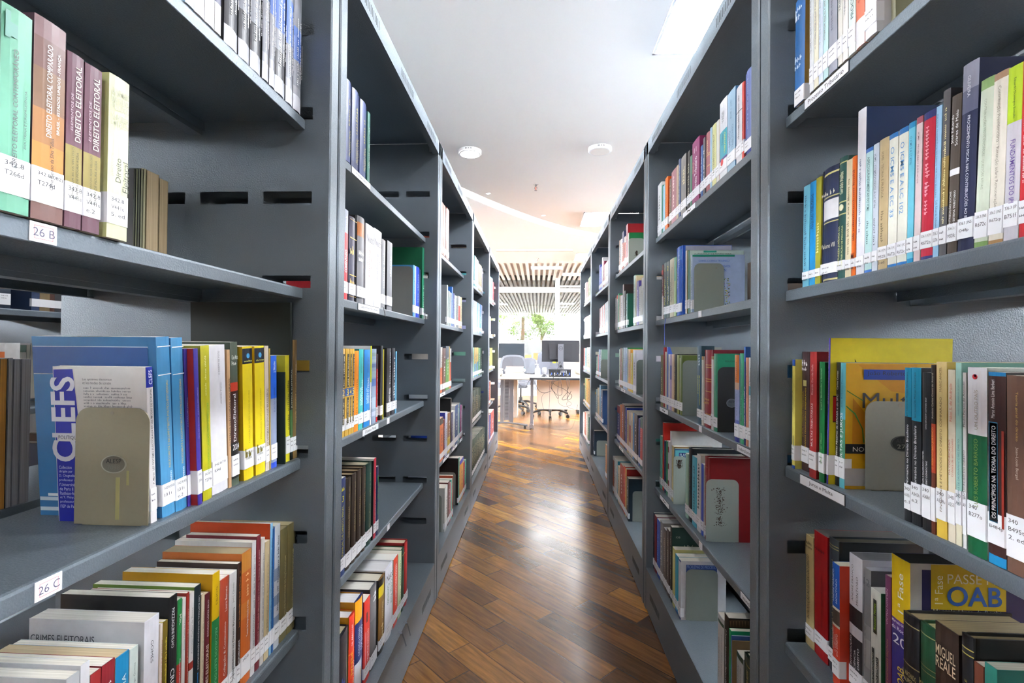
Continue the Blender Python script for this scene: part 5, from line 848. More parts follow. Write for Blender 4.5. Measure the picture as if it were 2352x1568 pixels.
book('R',0.5044,0.8263,1.204,0.0103,0.142,0.1932,'#df6a1e','thin orange book, seventh from the far end, second shelf of near right bookcase',BG,{'l1': 0.03, 't': [('~', '#7c2c0c', 0.3, 0.9, 0, 0.5), ('MS', '#7c2c0c', 0.15, 0.2, 0, 0.8, 'h')], 'lean': -1.13})
book('R',0.5044,0.8102,1.204,0.0198,0.2,0.2602,'#e6e6ee','white book tall with navy cover, second shelf of near right bookcase',BG,{'l1': 0.03, 't': [('~', '#6a6f90', 0.25, 0.7, 0, 0.25, 'd')], 'side': '#16294f', 'lean': -1.43})
book('R',0.5044,0.791,1.204,0.0165,0.144,0.1919,'#bcdfe0','pale teal book lettered ASPECTOS FUNDAMENTAIS DO ICMS, second shelf of near right bookcase',BG,{'b': [(0.97, 1, '#3a6fc0'), (0, 0.03, '#3a6fc0')], 'l1': 0.032, 't': [('ASPECTOS FUNDAMENTAIS DO ICMS', '#33555c', 0.5, 0.93, 0, 0.34, 'd'), ('~', '#33555c', 0.22, 0.42, 0, 0.3, 'd')], 'lean': -1.34})
book('R',0.5044,0.7756,1.204,0.0119,0.139,0.1921,'#c9d3e2','white book lettered ICMS COMENTÁRIOS, second shelf of near right bookcase',BG,{'l1': 0.032, 't': [('ICMS - COMENTÁRIOS À LC 87/96', '#55586a', 0.5, 0.92, 0, 0.4, 'd'), ('~', '#55586a', 0.2, 0.42, 0, 0.35, 'd')], 'lean': -1.55})
book('R',0.5044,0.759,1.204,0.0192,0.141,0.1931,'#bda880','cream book lettered ICMS TEORIA E PRÁTICA, second shelf of near right bookcase',BG,{'l1': 0.035, 't': [('ICMS - TEORIA E PRÁTICA', '#6a5a3c', 0.55, 0.9, 0, 0.3, 'd'), ('~', '#6a5a3c', 0.2, 0.45, 0, 0.3, 'd')], 'lab': '336.3 (ICM)/M528i/3.ed.', 'lean': -1.48})
book('R',0.5044,0.7394,1.204,0.0178,0.143,0.192,'#e8e7da','white book lettered O ICMS E A EC 33, second shelf of near right bookcase',BG,{'b': [(0.965, 1, '#2f74b8'), (0, 0.03, '#2f74b8')], 'l1': 0.035, 't': [('O ICMS E A EC 33', '#5c8fc4', 0.38, 0.9, 0, 0.4, 'd')], 'lab': '336.3 (IC/R672i', 'lean': -1.43})
book('R',0.5044,0.7204,1.204,0.018,0.139,0.1915,'#e8e7da','white book lettered O ICMS E A LC 102, second shelf of near right bookcase',BG,{'b': [(0.96, 1, '#2f74b8'), (0, 0.03, '#2f74b8')], 'l1': 0.035, 't': [('O ICMS E A LC 102', '#5c8fc4', 0.38, 0.9, 0, 0.4, 'd')], 'lab': '336.3 (IC/R672ic', 'lean': -1.59})
book('R',0.5044,0.7045,1.204,0.0112,0.142,0.1922,'#6cc2dc','teal book lettered O ICMS E A LC 87/96, second shelf of near right bookcase',BG,{'b': [(0.96, 1, '#1f8ac0'), (0, 0.04, '#1f8ac0')], 'l1': 0.036, 't': [('O ICMS E A LC 87/96', '#2a6a90', 0.7, 0.9, 0, 0.35, 'd')], 'lean': -1.55})
book('R',0.5044,0.6921,1.204,0.0109,0.151,0.1932,'#d6c4c6','pink book lettered ICMS PROBLEMAS JURÍDICOS, second shelf of near right bookcase',BG,{'b': [(0.955, 1, '#9a5060')], 'l1': 0.036, 't': [('ICMS - PROBLEMAS JURÍDICOS', '#6a4a54', 0.52, 0.92, 0, 0.34, 'd')], 'lean': -1.9})
book('R',0.5044,0.6758,1.204,0.0196,0.146,0.1929,'#b31c36','red book, sixteenth from the far end, second shelf of near right bookcase',BG,{'b': [(0.95, 1, '#28306c'), (0, 0.03, '#28306c')], 'l1': 0.038, 't': [('~', '#e6a0ac', 0.3, 0.9, 0, 0.4, 'd')], 'lab': '336.3 (ICM/R672is', 'side': '#28306c', 'lean': -1.99})
book('R',0.5044,0.6604,1.204,0.0088,0.145,0.192,'#98c4e6','pale blue book lettered PREÇOS DE TRANSFERÊNCIA, second shelf of near right bookcase',BG,{'l1': 0.038, 't': [('PREÇOS DE TRANSFERÊNCIA NO DIREITO TRIBUTÁRIO BRASILEIRO', '#3c5f86', 0.4, 0.95, -0.1, 0.35, 'd'), ('Luís Eduardo Schoueri', '#3c5f86', 0.2, 0.38, 0.1, 0.35, 'd')], 'lab': '336.3/S376', 'lean': -2.12})
book('R',0.5044,0.6494,1.204,0.0108,0.16,0.2066,'#57565a','dark grey book narrow with black cover, second shelf of near right bookcase',BG,{'l1': 0.038, 'b': [(0.3, 0.6, '#8a7440')], 't': [('~', '#e0d4a0', 0.2, 0.9, 0, 0.35)], 'side': '#1c1718', 'lean': -2.25})
book('R',0.5044,0.6358,1.204,0.014,0.152,0.193,'#4a4038','dark brown book lettered CONTRIBUIÇÕES SOCIAIS, second shelf of near right bookcase',BG,{'l1': 0.038, 'b': [(0.5, 0.54, '#eeeef2')], 't': [('José Eduardo', '#eeeef2', 0.7, 0.88, -0.2, 0.3), ('Soares de Melo', '#eeeef2', 0.68, 0.9, 0.2, 0.3), ('CONTRIBUIÇÕES SOCIAIS', '#eeeef2', 0.17, 0.4, -0.2, 0.26), ('NO SISTEMA TRIBUTÁRIO', '#eeeef2', 0.17, 0.4, 0.2, 0.26)], 'lab': '336.3 (/M528c', 'lean': -2.64})
book('R',0.5044,0.6167,1.204,0.0218,0.2,0.2214,'#1d2344','dark blue book tall, lettered PROCEDIMENTO FISCAL, second shelf of near right bookcase',BG,{'b': [(0.86, 1, '#8d8fa2'), (0.74, 0.86, '#5c5f78')], 'l1': 0.04, 't': [('PROCEDIMENTO FISCAL NAS CONTRIBUIÇÕES AO INSS', '#eeeef2', 0.15, 0.72, 0.05, 0.26, 'd'), ('OLIVEIRA', '#d6d6e0', 0.82, 0.93, 0, 0.2, 'd')], 'lab': '336.3 (INS/O48p', 'side': '#141c3f', 'lean': -2.43})
book('R',0.5044,0.5961,1.204,0.0172,0.146,0.1907,'#ccd6c4','book, pale, lettered CONTRIBUIÇÕES PREVIDENCIÁRIAS, second shelf of near right bookcase',BG,{'l1': 0.042, 'l0': 0.012, 'b': [(0.94, 1, '#87a86c'), (0, 0.04, '#7a9a5c')], 't': [('CONTRIBUIÇÕES PREVIDENCIÁRIAS - QUESTÕES ATUAIS', '#8a9480', 0.35, 0.88, 0, 0.26, 'd')], 'lab': '336.3 (INS/R672c', 'lean': -3.21})
book('R',0.5044,0.5777,1.204,0.0173,0.152,0.1888,'#e2dccf','white book lettered Contribuição Previdenciária, second shelf of near right bookcase',BG,{'l1': 0.042, 'l0': 0.012, 'b': [(0.96, 1, '#a58468'), (0, 0.03, '#a07a4c')], 't': [('Contribuição Previdenciária - Retenção sobre Remuneração', '#7c7468', 0.22, 0.92, 0, 0.26, 'd')], 'lab': '336.3 (INS/R672cp', 'lean': -2.55})
book('R',0.5044,0.5597,1.204,0.0166,0.147,0.1862,'#c9c6d0','pale grey book lettered FUNDAMENTOS DO IPI, second shelf of near right bookcase',BG,{'l1': 0.042, 'b': [(0.68, 1, '#b7d42c')], 't': [('FUNDAMENTOS DO IPI', '#5a3c8c', 0.22, 0.58, 0.05, 0.34, 'd'), ('Eduardo Domingos Bottallo', '#3f5a1c', 0.7, 0.93, 0.05, 0.2, 'd')], 'lab': '336.3 (IP/B751f', 'side': '#9cb424', 'lean': -2.18})
book('R',0.5044,0.5453,1.204,0.0098,0.149,0.186,'#b8242e','thin red book, twenty-fourth from the far end, second shelf of near right bookcase',BG,{'l1': 0.04, 't': [('~', '#f0d0d0', 0.3, 0.85, 0, 0.3, 'd')], 'side': '#a01c28', 'lean': -1.82})
book('R',0.5074,1.0519,0.857,0.0221,0.139,0.2115,'#3d7ebe','blue book, first from the far end, Juros e Multa shelf',BG,{'l1': 0.045, 't': [('~', '#16304c', 0.15, 0.95, 0.05, 0.3)], 'side': '#4b88c4'})
book('R',0.4954,0.9946,0.857,0.0103,0.146,0.2106,'#e0d668','yellow book lettered REPETIÇÃO DO INDÉBITO, Juros e Multa shelf',BG,{'l1': 0.045, 'b': [(0.94, 1, '#1f4a9c'), (0, 0.03, '#1f4a9c')], 't': [('REPETIÇÃO DO INDÉBITO E COMPENSAÇÃO', '#55512c', 0.4, 0.87, 0.18, 0.2, 'd'), ('NO DIREITO TRIBUTÁRIO', '#55512c', 0.45, 0.78, -0.12, 0.2, 'd'), ('#', '#6c7a5c', 0.2, 0.3, 0.08, 0.25)], 'lean': -0.33})
book('R',0.5074,0.9757,0.857,0.0253,0.149,0.2259,'#3f2a2c','dark red brown book lettered JUROS, CORREÇÃO MONETÁRIA, Juros e Multa shelf',BG,{'l1': 0.046, 't': [('JUROS, CORREÇÃO MONETÁRIA,', '#e2c23a', 0.25, 0.7, -0.22, 0.17), ('DANOS FINANCEIROS IRREPARÁVEIS', '#e2c23a', 0.2, 0.7, 0.1, 0.2), ('#', '#c8c07c', 0.71, 0.76, 0, 0.45), ('~', '#eeeef2', 0.88, 0.93, 0, 0.9, 'h'), ('~', '#eeeef2', 0.84, 0.87, 0, 0.9, 'h')], 'lean': -0.51})
book('R',0.4934,0.9239,0.857,0.0223,0.16,0.2259,'#a12c2a','red book lettered MULTAS TRIBUTÁRIAS, Juros e Multa shelf',BG,{'l1': 0.048, 't': [('MULTAS TRIBUTÁRIAS', '#eeeef2', 0.25, 0.59, -0.05, 0.34), ('Ricardo Corrêa Dalla', '#e8caca', 0.66, 0.9, 0, 0.24)], 'side': '#7e1c1a', 'lean': -0.51})
book('R',0.4944,0.8972,0.857,0.0159,0.139,0.2085,'#0f7038','dark green book, fifth from the far end, Juros e Multa shelf',BG,{'l1': 0.05, 't': [('~', '#a9d0a0', 0.6, 0.95, 0, 0.24), ('~', '#8ac080', 0.15, 0.42, 0, 0.24)], 'side': '#0b4a26', 'lean': -0.52})
book('R',0.4964,0.8829,0.857,0.0034,0.2,0.25,'#4b3c9e','blue book lettered CULTURALISMO JURÍDICO, large yellow cover, Juros e Multa shelf',BG,{'l1': 0.05, 't': [('CULTURALISMO JURÍDICO', '#c9c4ec', 0.2, 0.46, 0, 0.4), ('~', '#c9c4ec', 0.55, 0.96, 0, 0.35)], 'side': '#d6c51e', 'lean': -1.61, 'art': [('r', 0.0066, 0.1072, 0.0396, 0.1504, '#b01c1c'), ('r', 0.0066, 0.1499, 0.0396, 0.1517, '#16161a'), ('r', 0.0066, 0.1063, 0.0396, 0.1081, '#16161a'), ('p', [(0.0408, 0.2152), (0.0438, 0.2093), (0.0415, 0.2093)], '#16161a')]})
book('R',0.5074,0.8747,0.857,0.0107,0.151,0.2088,'#16181c','black book lettered Práticas Abusivas da SERASA, Juros e Multa shelf',BG,{'l1': 0.05, 't': [('Práticas Abusivas da SERASA e do SPC', '#e0e0e0', 0.22, 0.74, 0, 0.4), ('Carlos Covizzi', '#e0e0e0', 0.78, 0.93, 0, 0.35)], 'lean': -1.29})
book('R',0.5074,0.8612,0.857,0.0137,0.155,0.2082,'#5fb4c4','teal book lettered MULTAS E JUROS on gold cover, Juros e Multa shelf',BG,{'l0': 0.016, 'l1': 0.05, 'b': [(0.1, 0.55, '#4a8a70')], 't': [('João Roberto Parizatto', '#1f5f9c', 0.62, 0.97, 0, 0.3), ('MULTAS E JUROS', '#eeeef2', 0.18, 0.6, 0, 0.62)], 'side': '#cf9c14', 'lean': -1.1, 'art': [('p', [(0.0204, 0.2057), (0.114, 0.2067), (0.1139, 0.1567), (0.0734, 0.1625)], '#c98a14'), ('p', [(0.0123, 0.1511), (0.0327, 0.1261), (0.0337, 0.0755), (0.0123, 0.0751)], '#b8780e'), ('r', 0.0292, 0.1813, 0.1119, 0.198, '#1c3f9c'), ('t', 'João Roberto Parizatto', 0.0347, 0.1868, 0.1055, 0.0084, '#16203c', 0), ('t', 'Multas', 0.0276, 0.1344, 0.1055, 0.0251, '#17171a', 0), ('r', 0.001, 0.0589, 0.1138, 0.0749, '#15161a'), ('t', 'NO DIREITO', 0.0129, 0.0625, 0.0671, 0.0076, '#d8d4cc', 0), ('r', 0.0005, 0.0056, 0.1138, 0.0345, '#b4b0ae'), ('p', [(0.0016, 0.1383), (0.0164, 0.1258), (0.0286, 0.1007), (0.0311, 0.0776), (0.0294, 0.0775), (0.027, 0.0998), (0.0147, 0.1241), (0.0016, 0.1361)], '#3c7a30'), ('p', [(0.0024, 0.1636), (0.0286, 0.1471), (0.0282, 0.1458), (0.0024, 0.1619)], '#3c7a30')]})
book('R',0.4984,0.7001,0.857,0.0113,0.14,0.2063,'#1a1d22','book, cyan top, lettered Normativa no Direito Brasileiro, first copy, Juros e Multa shelf',BG,{'l1': 0.05, 'lab': '340/A345h/e.1', 'b': [(0.68, 1, '#1793bb')], 't': [('a Normativa no Direito Brasileiro', '#eeeef2', 0.22, 0.63, 0.05, 0.34), ('Igor Leonardo Moraes Albuquerque', '#17303a', 0.68, 0.97, 0, 0.24)], 'side': '#16181d', 'lean': -0.31})
book('R',0.4984,0.6849,0.857,0.0167,0.145,0.2069,'#1a1d22','book, cyan top, lettered Normativa no Direito Brasileiro, second copy, Juros e Multa shelf',BG,{'l1': 0.055, 'lab': '340/A345h/e.2', 'b': [(0.66, 1, '#1793bb')], 't': [('a Normativa no Direito Brasileiro', '#eeeef2', 0.22, 0.63, 0.0, 0.26), ('Igor Leonardo Moraes Albuquerque', '#17303a', 0.68, 0.97, 0, 0.2)], 'side': '#16181d'})
book('R',0.4964,0.6646,0.857,0.0142,0.14,0.2016,'#1b1d22','black book lettered DIALOGANDO DIREITO, Juros e Multa shelf',BG,{'l1': 0.058, 'lab': '340/A368d', 't': [('VELHOS CONTEXTOS E NOVOS DESAFIOS', '#eeeef2', 0.2, 0.5, -0.3, 0.16, 'd'), ('DIALOGANDO DIREITO', '#eeeef2', 0.27, 0.44, 0.1, 0.18, 'd'), ('JOSÉ GERALDO ALENCAR FILHO', '#eeeef2', 0.64, 0.84, 0.05, 0.2, 'd')], 'side': '#20242c'})
book('R',0.4964,0.6533,0.857,0.0062,0.145,0.2117,'#5c2a1a','dark brown book lettered O POSITIVISMO JURÍDICO, Juros e Multa shelf',BG,{'l1': 0.058, 'b': [(0.36, 0.65, '#b4442a'), (0.65, 1, '#2c2420')], 't': [('O POSITIVISMO JURÍDICO', '#f0a84a', 0.35, 0.66, 0, 0.55), ('Antônio Carlos Cintra do Amaral', '#c9bfae', 0.68, 0.95, 0, 0.38)]})
book('R',0.4964,0.641,0.857,0.0155,0.147,0.2157,'#e0c98a','pale yellow book lettered MÉTODOS DO DIREITO COMPARADO, Juros e Multa shelf',BG,{'l1': 0.06, 'l0': 0.022, 'b': [(0.0, 0.26, '#d6b548')], 't': [('FINALIDADE E MÉTODOS DO DIREITO COMPARADO', '#5a3c20', 0.15, 0.8, 0, 0.26), ('MARC ANCEL', '#6a4c28', 0.83, 0.97, 0, 0.2)], 'lab': '340/A538u', 'side': '#c9ac4a'})
book('R',0.4974,0.627,0.857,0.0103,0.139,0.2067,'#e6dcc6','white book lettered DA CODIFICAÇÃO, Juros e Multa shelf',BG,{'l1': 0.06, 'l0': 0.022, 't': [('DA CODIFICAÇÃO', '#b8503c', 0.38, 0.6, -0.2, 0.34), ('Crônica de um conceito', '#b8503c', 0.38, 0.6, 0.2, 0.26), ('Fábio S. de Andrade', '#c8705c', 0.7, 0.92, 0, 0.34)], 'lab': '340/A553'})
book('R',0.4974,0.6168,0.857,0.0081,0.17,0.2157,'#a2d0c6','pale teal book lettered SISTEMA E ORDENAMENTO NO DIREITO, Juros e Multa shelf',BG,{'l1': 0.065, 'l0': 0.025, 'b': [(0, 0.28, '#e6e0c4')], 't': [('DE SISTEMA E DE ORDENAMENTO NO DIREITO', '#2a6a7c', 0.22, 0.58, 0.1, 0.28), ('VANDYCK NÓBREGA DE ARAÚJO', '#3c7a8a', 0.7, 0.92, 0.1, 0.26)], 'lab': '340/A663', 'side': '#7ab4a4'})
book('R',0.4974,0.6084,0.857,0.0047,0.151,0.2042,'#dcdcdc','white book lettered APLICAÇÃO DO DIREITO, Juros e Multa shelf',BG,{'l1': 0.065, 't': [('APLICAÇÃO DO DIREITO', '#3a3440', 0.2, 0.65, 0, 0.7), ('Plauto Faraco de Azevedo', '#3a3440', 0.68, 0.96, 0, 0.5)], 'lab': '34/A9'})
book('R',0.4924,0.5868,0.857,0.0245,0.16,0.211,'#0d5a38','book, white and green, lettered UM OUTRO PAÍS, Juros e Multa shelf',BG,{'l1': 0.06, 'l0': 0.02, 'b': [(0.64, 1, '#e6e6ee')], 't': [('LUIS ROBERTO BARROSO', '#7c8a3c', 0.26, 0.62, 0.0, 0.2), ('UM OUTRO PAÍS', '#9a9080', 0.67, 0.88, 0, 0.2), ('o', '#c8303c', 0.93, 0.97, -0.05, 0.24), ('o', '#1c3a8c', 0.935, 0.975, -0.02, 0.14)], 'lab': '340/B277o', 'side': '#cfd8d4'})
book('R',0.4924,0.5626,0.857,0.0204,0.15,0.2068,'#3a1f1c','book, blue topped, lettered OS PRINCÍPIOS NA TEORIA DO DIREITO, Juros e Multa shelf',BG,{'l1': 0.055, 'l0': 0.022, 'b': [(0.98, 1, '#1f7cb8'), (0, 0.05, '#1f8ac4')], 't': [('#', '#2f6f90', 0.22, 0.74, -0.14, 0.5), ('#', '#3c2c34', 0.225, 0.735, -0.14, 0.44), ('OS PRINCÍPIOS NA TEORIA DO DIREITO', '#eeeef2', 0.24, 0.72, -0.14, 0.3), ('Marco Antonio Lima Berberi', '#e0dcdc', 0.76, 0.96, -0.15, 0.2), ('#', '#8c2a1c', 0.2, 0.7, 0.4, 0.14)], 'lab': '340/B484p', 'side': '#1c1416'})
book('R',0.4924,0.5393,0.857,0.0241,0.15,0.2043,'#6c4f42','brown book lettered Teoria geral do direito, Juros e Multa shelf',BG,{'l1': 0.06, 't': [('Teoria geral do direito', '#c9a85a', 0.66, 0.93, 0.02, 0.14, 'd'), ('Jean-Louis Bergel', '#d8cfc8', 0.48, 0.64, 0.02, 0.15, 'd')], 'lab': '340/B495t/2. ed.', 'side': '#5c4238'})
book('R',0.5324,1.0063,0.51,0.0302,0.144,0.2136,'#c6b07e','cream book, first from the far end, lowest visible shelf of near right bookcase',BG,{'t': [('INTRODUÇÃO AO ESTUDO DO DIREITO', '#3c3422', 0.25, 0.82, -0.05, 0.42), ('Paulino', '#4c4430', 0.92, 0.95, 0, 0.8, 'h'), ('Jacques', '#4c4430', 0.88, 0.91, 0, 0.8, 'h')], 'pg': '#9c8c64', 'l1': 0.04, 'lean': 0.72})
book('R',0.5324,0.9671,0.51,0.0431,0.145,0.2319,'#a01618','red book faded dark title, lowest visible shelf of near right bookcase',BG,{'pg': '#6c6a66', 't': [('METODOLOGIA DA CIÊNCIA DO DIREITO', '#5c0c10', 0.25, 0.68, 0.12, 0.12), ('~', '#5c0c10', 0.85, 0.89, 0, 0.6, 'h')], 'l1': 0.045, 'l0': 0.02, 'lean': 0.42})
book('R',0.5324,0.9293,0.51,0.0288,0.146,0.2365,'#343c44','dark grey blue hardcover, third from the far end, lowest visible shelf of near right bookcase',BG,{'h': 1, 'pg': '#5c5848', 'b': [(0.95, 0.956, '#a89c60'), (0.93, 0.936, '#a89c60')], 't': [('~', '#8a8258', 0.2, 0.88, 0, 0.2)], 'l1': 0.04, 'side': '#161b20'})
book('R',0.5174,0.8939,0.51,0.0205,0.143,0.2066,'#1558b4','blue book, fourth from the far end, lowest visible shelf of near right bookcase',BG,{'b': [(0, 0.48, '#c93d24'), (0.48, 0.5, '#dcd6c4'), (0.5, 0.62, '#4a4038'), (0.62, 0.64, '#dcd6c4')], 't': [('ANDRÉ FRANCO', '#eeeef2', 0.68, 0.95, -0.25, 0.22), ('MONTORO', '#eeeef2', 0.68, 0.88, 0.2, 0.22), ('INTRODUÇÃO', '#eeeef2', 0.27, 0.48, -0.3, 0.18), ('À CIÊNCIA', '#eeeef2', 0.27, 0.42, -0.02, 0.18), ('DO DIREITO', '#eeeef2', 0.25, 0.43, 0.26, 0.18)], 'pg': '#cfc9b4', 'side': '#c23a22', 'lean': 0.36})
book('R',0.5324,0.8656,0.51,0.0338,0.142,0.2326,'#d8d8e2','white book over black, lettered INTRODUÇÃO À CIÊNCIA, lowest visible shelf of near right bookcase',BG,{'pg': '#77777c', 'b': [(0.0, 0.42, '#25252a'), (0.42, 0.5, '#c9c9d0'), (0.5, 0.63, '#1c1c20')], 't': [('ANDRÉ FRANCO', '#3a3a44', 0.67, 0.93, -0.2, 0.16), ('MONTORO', '#3a3a44', 0.66, 0.86, 0.18, 0.16), ('INTRODUÇÃO', '#eeeef2', 0.2, 0.42, -0.3, 0.15), ('À CIÊNCIA', '#eeeef2', 0.16, 0.33, -0.02, 0.15), ('DO DIREITO', '#eeeef2', 0.14, 0.36, 0.26, 0.15)], 'side': '#c4c4cc'})
book('R',0.5324,0.8373,0.51,0.0162,0.147,0.2248,'#8a8a8c','grey book lettered 12, with mottled grey photograph, lowest visible shelf of near right bookcase',BG,{'b': [(0.6, 0.9, '#77777a'), (0.3, 0.5, '#9c9c9e')], 'pg': '#a8a8b4', 't': [('~', '#55555a', 0.3, 0.6, -0.2, 0.16), ('12', '#55555a', 0.88, 0.93, 0, 0.4, 'h')], 'side': '#4c4c50', 'lean': -0.54})
book('R',0.5284,0.81,0.51,0.0227,0.146,0.2024,'#d3d3cc','pale grey book with black label and green cover, lowest visible shelf of near right bookcase',BG,{'pg': '#b8b8b4', 'b': [], 't': [('#', '#12140f', 0.67, 0.93, 0, 0.34), ('Rizzatto Nunes', '#9cc42c', 0.7, 0.9, 0, 0.2), ('#', '#17181a', 0.1, 0.55, -0.2, 0.24), ('#', '#17181a', 0.1, 0.5, 0.2, 0.24), ('MANUAL DE INTRODUÇÃO', '#c9c9c4', 0.12, 0.54, -0.2, 0.18), ('AO ESTUDO DO DIREITO', '#c9c9c4', 0.1, 0.49, 0.2, 0.18)], 'side': '#24603c'})
book('R',0.5324,0.7883,0.51,0.0115,0.142,0.235,'#6e3559','book, mauve, lettered NOÇÕES ESSENCIAIS, lowest visible shelf of near right bookcase',BG,{'pg': '#b8aaa0', 't': [('NELSON PALAIA', '#c9a4b8', 0.68, 0.92, 0, 0.3, 'd'), ('NOÇÕES ESSENCIAIS DE DIREITO', '#b07a50', 0.15, 0.62, 0.05, 0.4, 'd')]})
book('R',0.5324,0.7622,0.51,0.037,0.2,0.2728,'#332a78','blue book thick, lettered 1ª Fase and OAB, lowest visible shelf of near right bookcase',BG,{'pg': '#3c3c3e', 'b': [(0.66, 1, '#dcb814'), (0.6, 0.66, '#5a3088')], 't': [('1ª Fase', '#eeeef2', 0.71, 0.92, 0.05, 0.3), ('PASSE NA OAB', '#e8c93a', 0.1, 0.42, 0.05, 0.35), ('Marcelo Hugo', '#eeeef2', 0.635, 0.655, 0, 0.8, 'h'), ('da Rocha', '#eeeef2', 0.605, 0.625, 0, 0.5, 'h'), ('20', '#eeeef2', 0.53, 0.58, -0.2, 0.6, 'h')], 'side': '#bdbcb8', 'art': [('r', 0.0169, 0.1451, 0.199, 0.2644, '#1f1a48'), ('r', 0.0292, 0.2089, 0.1311, 0.2723, '#c9a814'), ('t', 'PASSE NA', 0.0516, 0.246, 0.0787, 0.0135, '#e0dcc8', 0), ('t', 'OAB', 0.0508, 0.2145, 0.0744, 0.0281, '#1c4f9c', 0), ('t', '1ª Fase', 0.0451, 0.2169, 0.04, 0.0111, '#e0dcc8', 1), ('t', 'Marcelo Hugo da Rocha', 0.0317, 0.202, 0.0934, 0.0079, '#c9c9cc', 0)]})
book('R',0.5204,0.7269,0.51,0.0302,0.148,0.2079,'#15151a','hardcover, gold banded, lettered INTRODUÇÃO À CIÊNCIA, lowest visible shelf of near right bookcase',BG,{'h': 1, 'pg': '#8c7c58', 'b': [(0.93, 0.937, '#9c8f60'), (0.66, 0.668, '#9c8f60'), (0.5, 0.505, '#9c8f60')], 't': [('A. MACHADO', '#b8ab78', 0.585, 0.62, 0, 0.7, 'h'), ('PAUPERIO', '#b8ab78', 0.545, 0.575, 0, 0.7, 'h'), ('INTRODUÇÃO', '#b8ab78', 0.42, 0.46, 0, 0.8, 'h'), ('À CIÊNCIA', '#b8ab78', 0.37, 0.41, 0, 0.8, 'h'), ('DO DIREITO', '#b8ab78', 0.31, 0.35, 0, 0.8, 'h')], 'lab': 0, 'side': '#121216'})
book('R',0.5204,0.6975,0.51,0.0256,0.142,0.2108,'#17452c','dark green hardcover with gold bands, lowest visible shelf of near right bookcase',BG,{'h': 1, 'pg': '#9c8c64', 'b': [(0.93, 0.937, '#9c8f60'), (0.73, 0.735, '#8c8050'), (0.7, 0.705, '#8c8050')], 't': [('~', '#8c8050', 0.6, 0.64, 0, 0.8, 'h'), ('~', '#8c8050', 0.5, 0.56, 0, 0.8, 'h')], 'lab': 0, 'side': '#143c26'})
book('R',0.5204,0.665,0.51,0.0358,0.138,0.2254,'#33251f','dark brown book wide matte, tan capitals at top, lowest visible shelf of near right bookcase',BG,{'pg': '#8c7c58', 't': [('MIGUEL', '#cbb89a', 0.82, 0.88, 0, 0.6, 'h'), ('REALE', '#cbb89a', 0.75, 0.81, 0, 0.6, 'h'), ('DIREITO', '#a89468', 0.3, 0.62, 0.0, 0.26)], 'lab': 0, 'side': '#2a1f1c'})
book('R',0.5204,0.6348,0.51,0.0165,0.141,0.2327,'#14151a','black hardcover nearest black, upright gold letters, lowest visible shelf of near right bookcase',BG,{'h': 1, 'pg': '#8c7c58', 'b': [(0.93, 0.936, '#b8a850'), (0.9, 0.906, '#b8a850')], 't': [('MIGUEL REALE', '#c9bc5a', 0.55, 0.8, 0.0, 0.2)], 'lab': 0, 'side': '#0f1013'})
book('R',0.5204,0.6184,0.51,0.0122,0.139,0.2087,'#6a3a2c','dark red brown book, fourteenth from the far end, lowest visible shelf of near right bookcase',BG,{'pg': '#b8b4a8', 'lab': 0, 'side': '#7a4434'})
book('R',0.5204,0.6031,0.51,0.0157,0.14,0.2165,'#2a7c72','teal book, fifteenth from the far end, lowest visible shelf of near right bookcase',BG,{'pg': '#a8a498', 'lab': 0, 'side': '#246a62'})
book('R',0.4944,2.0693,1.551,0.0614,0.149,0.213,'#dfe0e4','thick white book, first from the far end, top shelf of middle right bookcase',BG,{'t': [('~', '#55565c', 0.3, 0.8, 0, 0.3)], 'side': '#d3d4d8'})
book('R',0.4944,2.0242,1.551,0.0192,0.143,0.1917,'#2a7c6c','teal book, second from the far end, top shelf of middle right bookcase',BG,{'lab': '~'})
book('R',0.4944,1.9979,1.551,0.0283,0.151,0.183,'#a9d0e6','pale blue book, third from the far end, top shelf of middle right bookcase',BG,{})
book('R',0.4944,1.9596,1.551,0.0401,0.148,0.2011,'#e2701e','book, bright orange, top shelf of middle right bookcase',BG,{'t': [('~', '#8a3a0c', 0.2, 0.7, 0, 0.3)], 'side': '#c4541a'})
book('R',0.4944,1.9028,1.551,0.0256,0.139,0.1761,'#6a5c50','brown book, fifth from the far end, top shelf of middle right bookcase',BG,{'t': [('~', '#c9bca0', 0.3, 0.9, 0, 0.4)]})
book('R',0.4944,1.8552,1.551,0.0624,0.152,0.1935,'#a8747c','thick pink book, sixth from the far end, top shelf of middle right bookcase',BG,{'t': [('~', '#f0e0e0', 0.3, 0.9, 0, 0.3)]})
book('R',0.4944,1.8088,1.551,0.0262,0.151,0.1928,'#b8a088','tan book, seventh from the far end, top shelf of middle right bookcase',BG,{})
book('R',0.4944,1.7818,1.551,0.0208,0.139,0.2055,'#55658c','grey blue book, eighth from the far end, top shelf of middle right bookcase',BG,{'t': [('~', '#c9d0e0', 0.3, 0.9, 0, 0.4)]})
book('R',0.4944,1.7319,1.551,0.06,0.151,0.1988,'#858280','book, grey with black cover, top shelf of middle right bookcase',BG,{'t': [('~', '#d3c9a0', 0.5, 0.8, 0, 0.3), ('~', '#d3c9a0', 0.5, 0.8, 0.25, 0.2)], 'side': '#141518'})
book('R',0.4944,1.6744,1.551,0.0264,0.144,0.1909,'#2a2a2c','black book, tenth from the far end, top shelf of middle right bookcase',BG,{'t': [('~', '#d3cfb0', 0.2, 0.8, 0, 0.5)]})
book('R',0.4944,1.6484,1.551,0.019,0.145,0.1659,'#5c8a74','grey green book, eleventh from the far end, top shelf of middle right bookcase',BG,{})
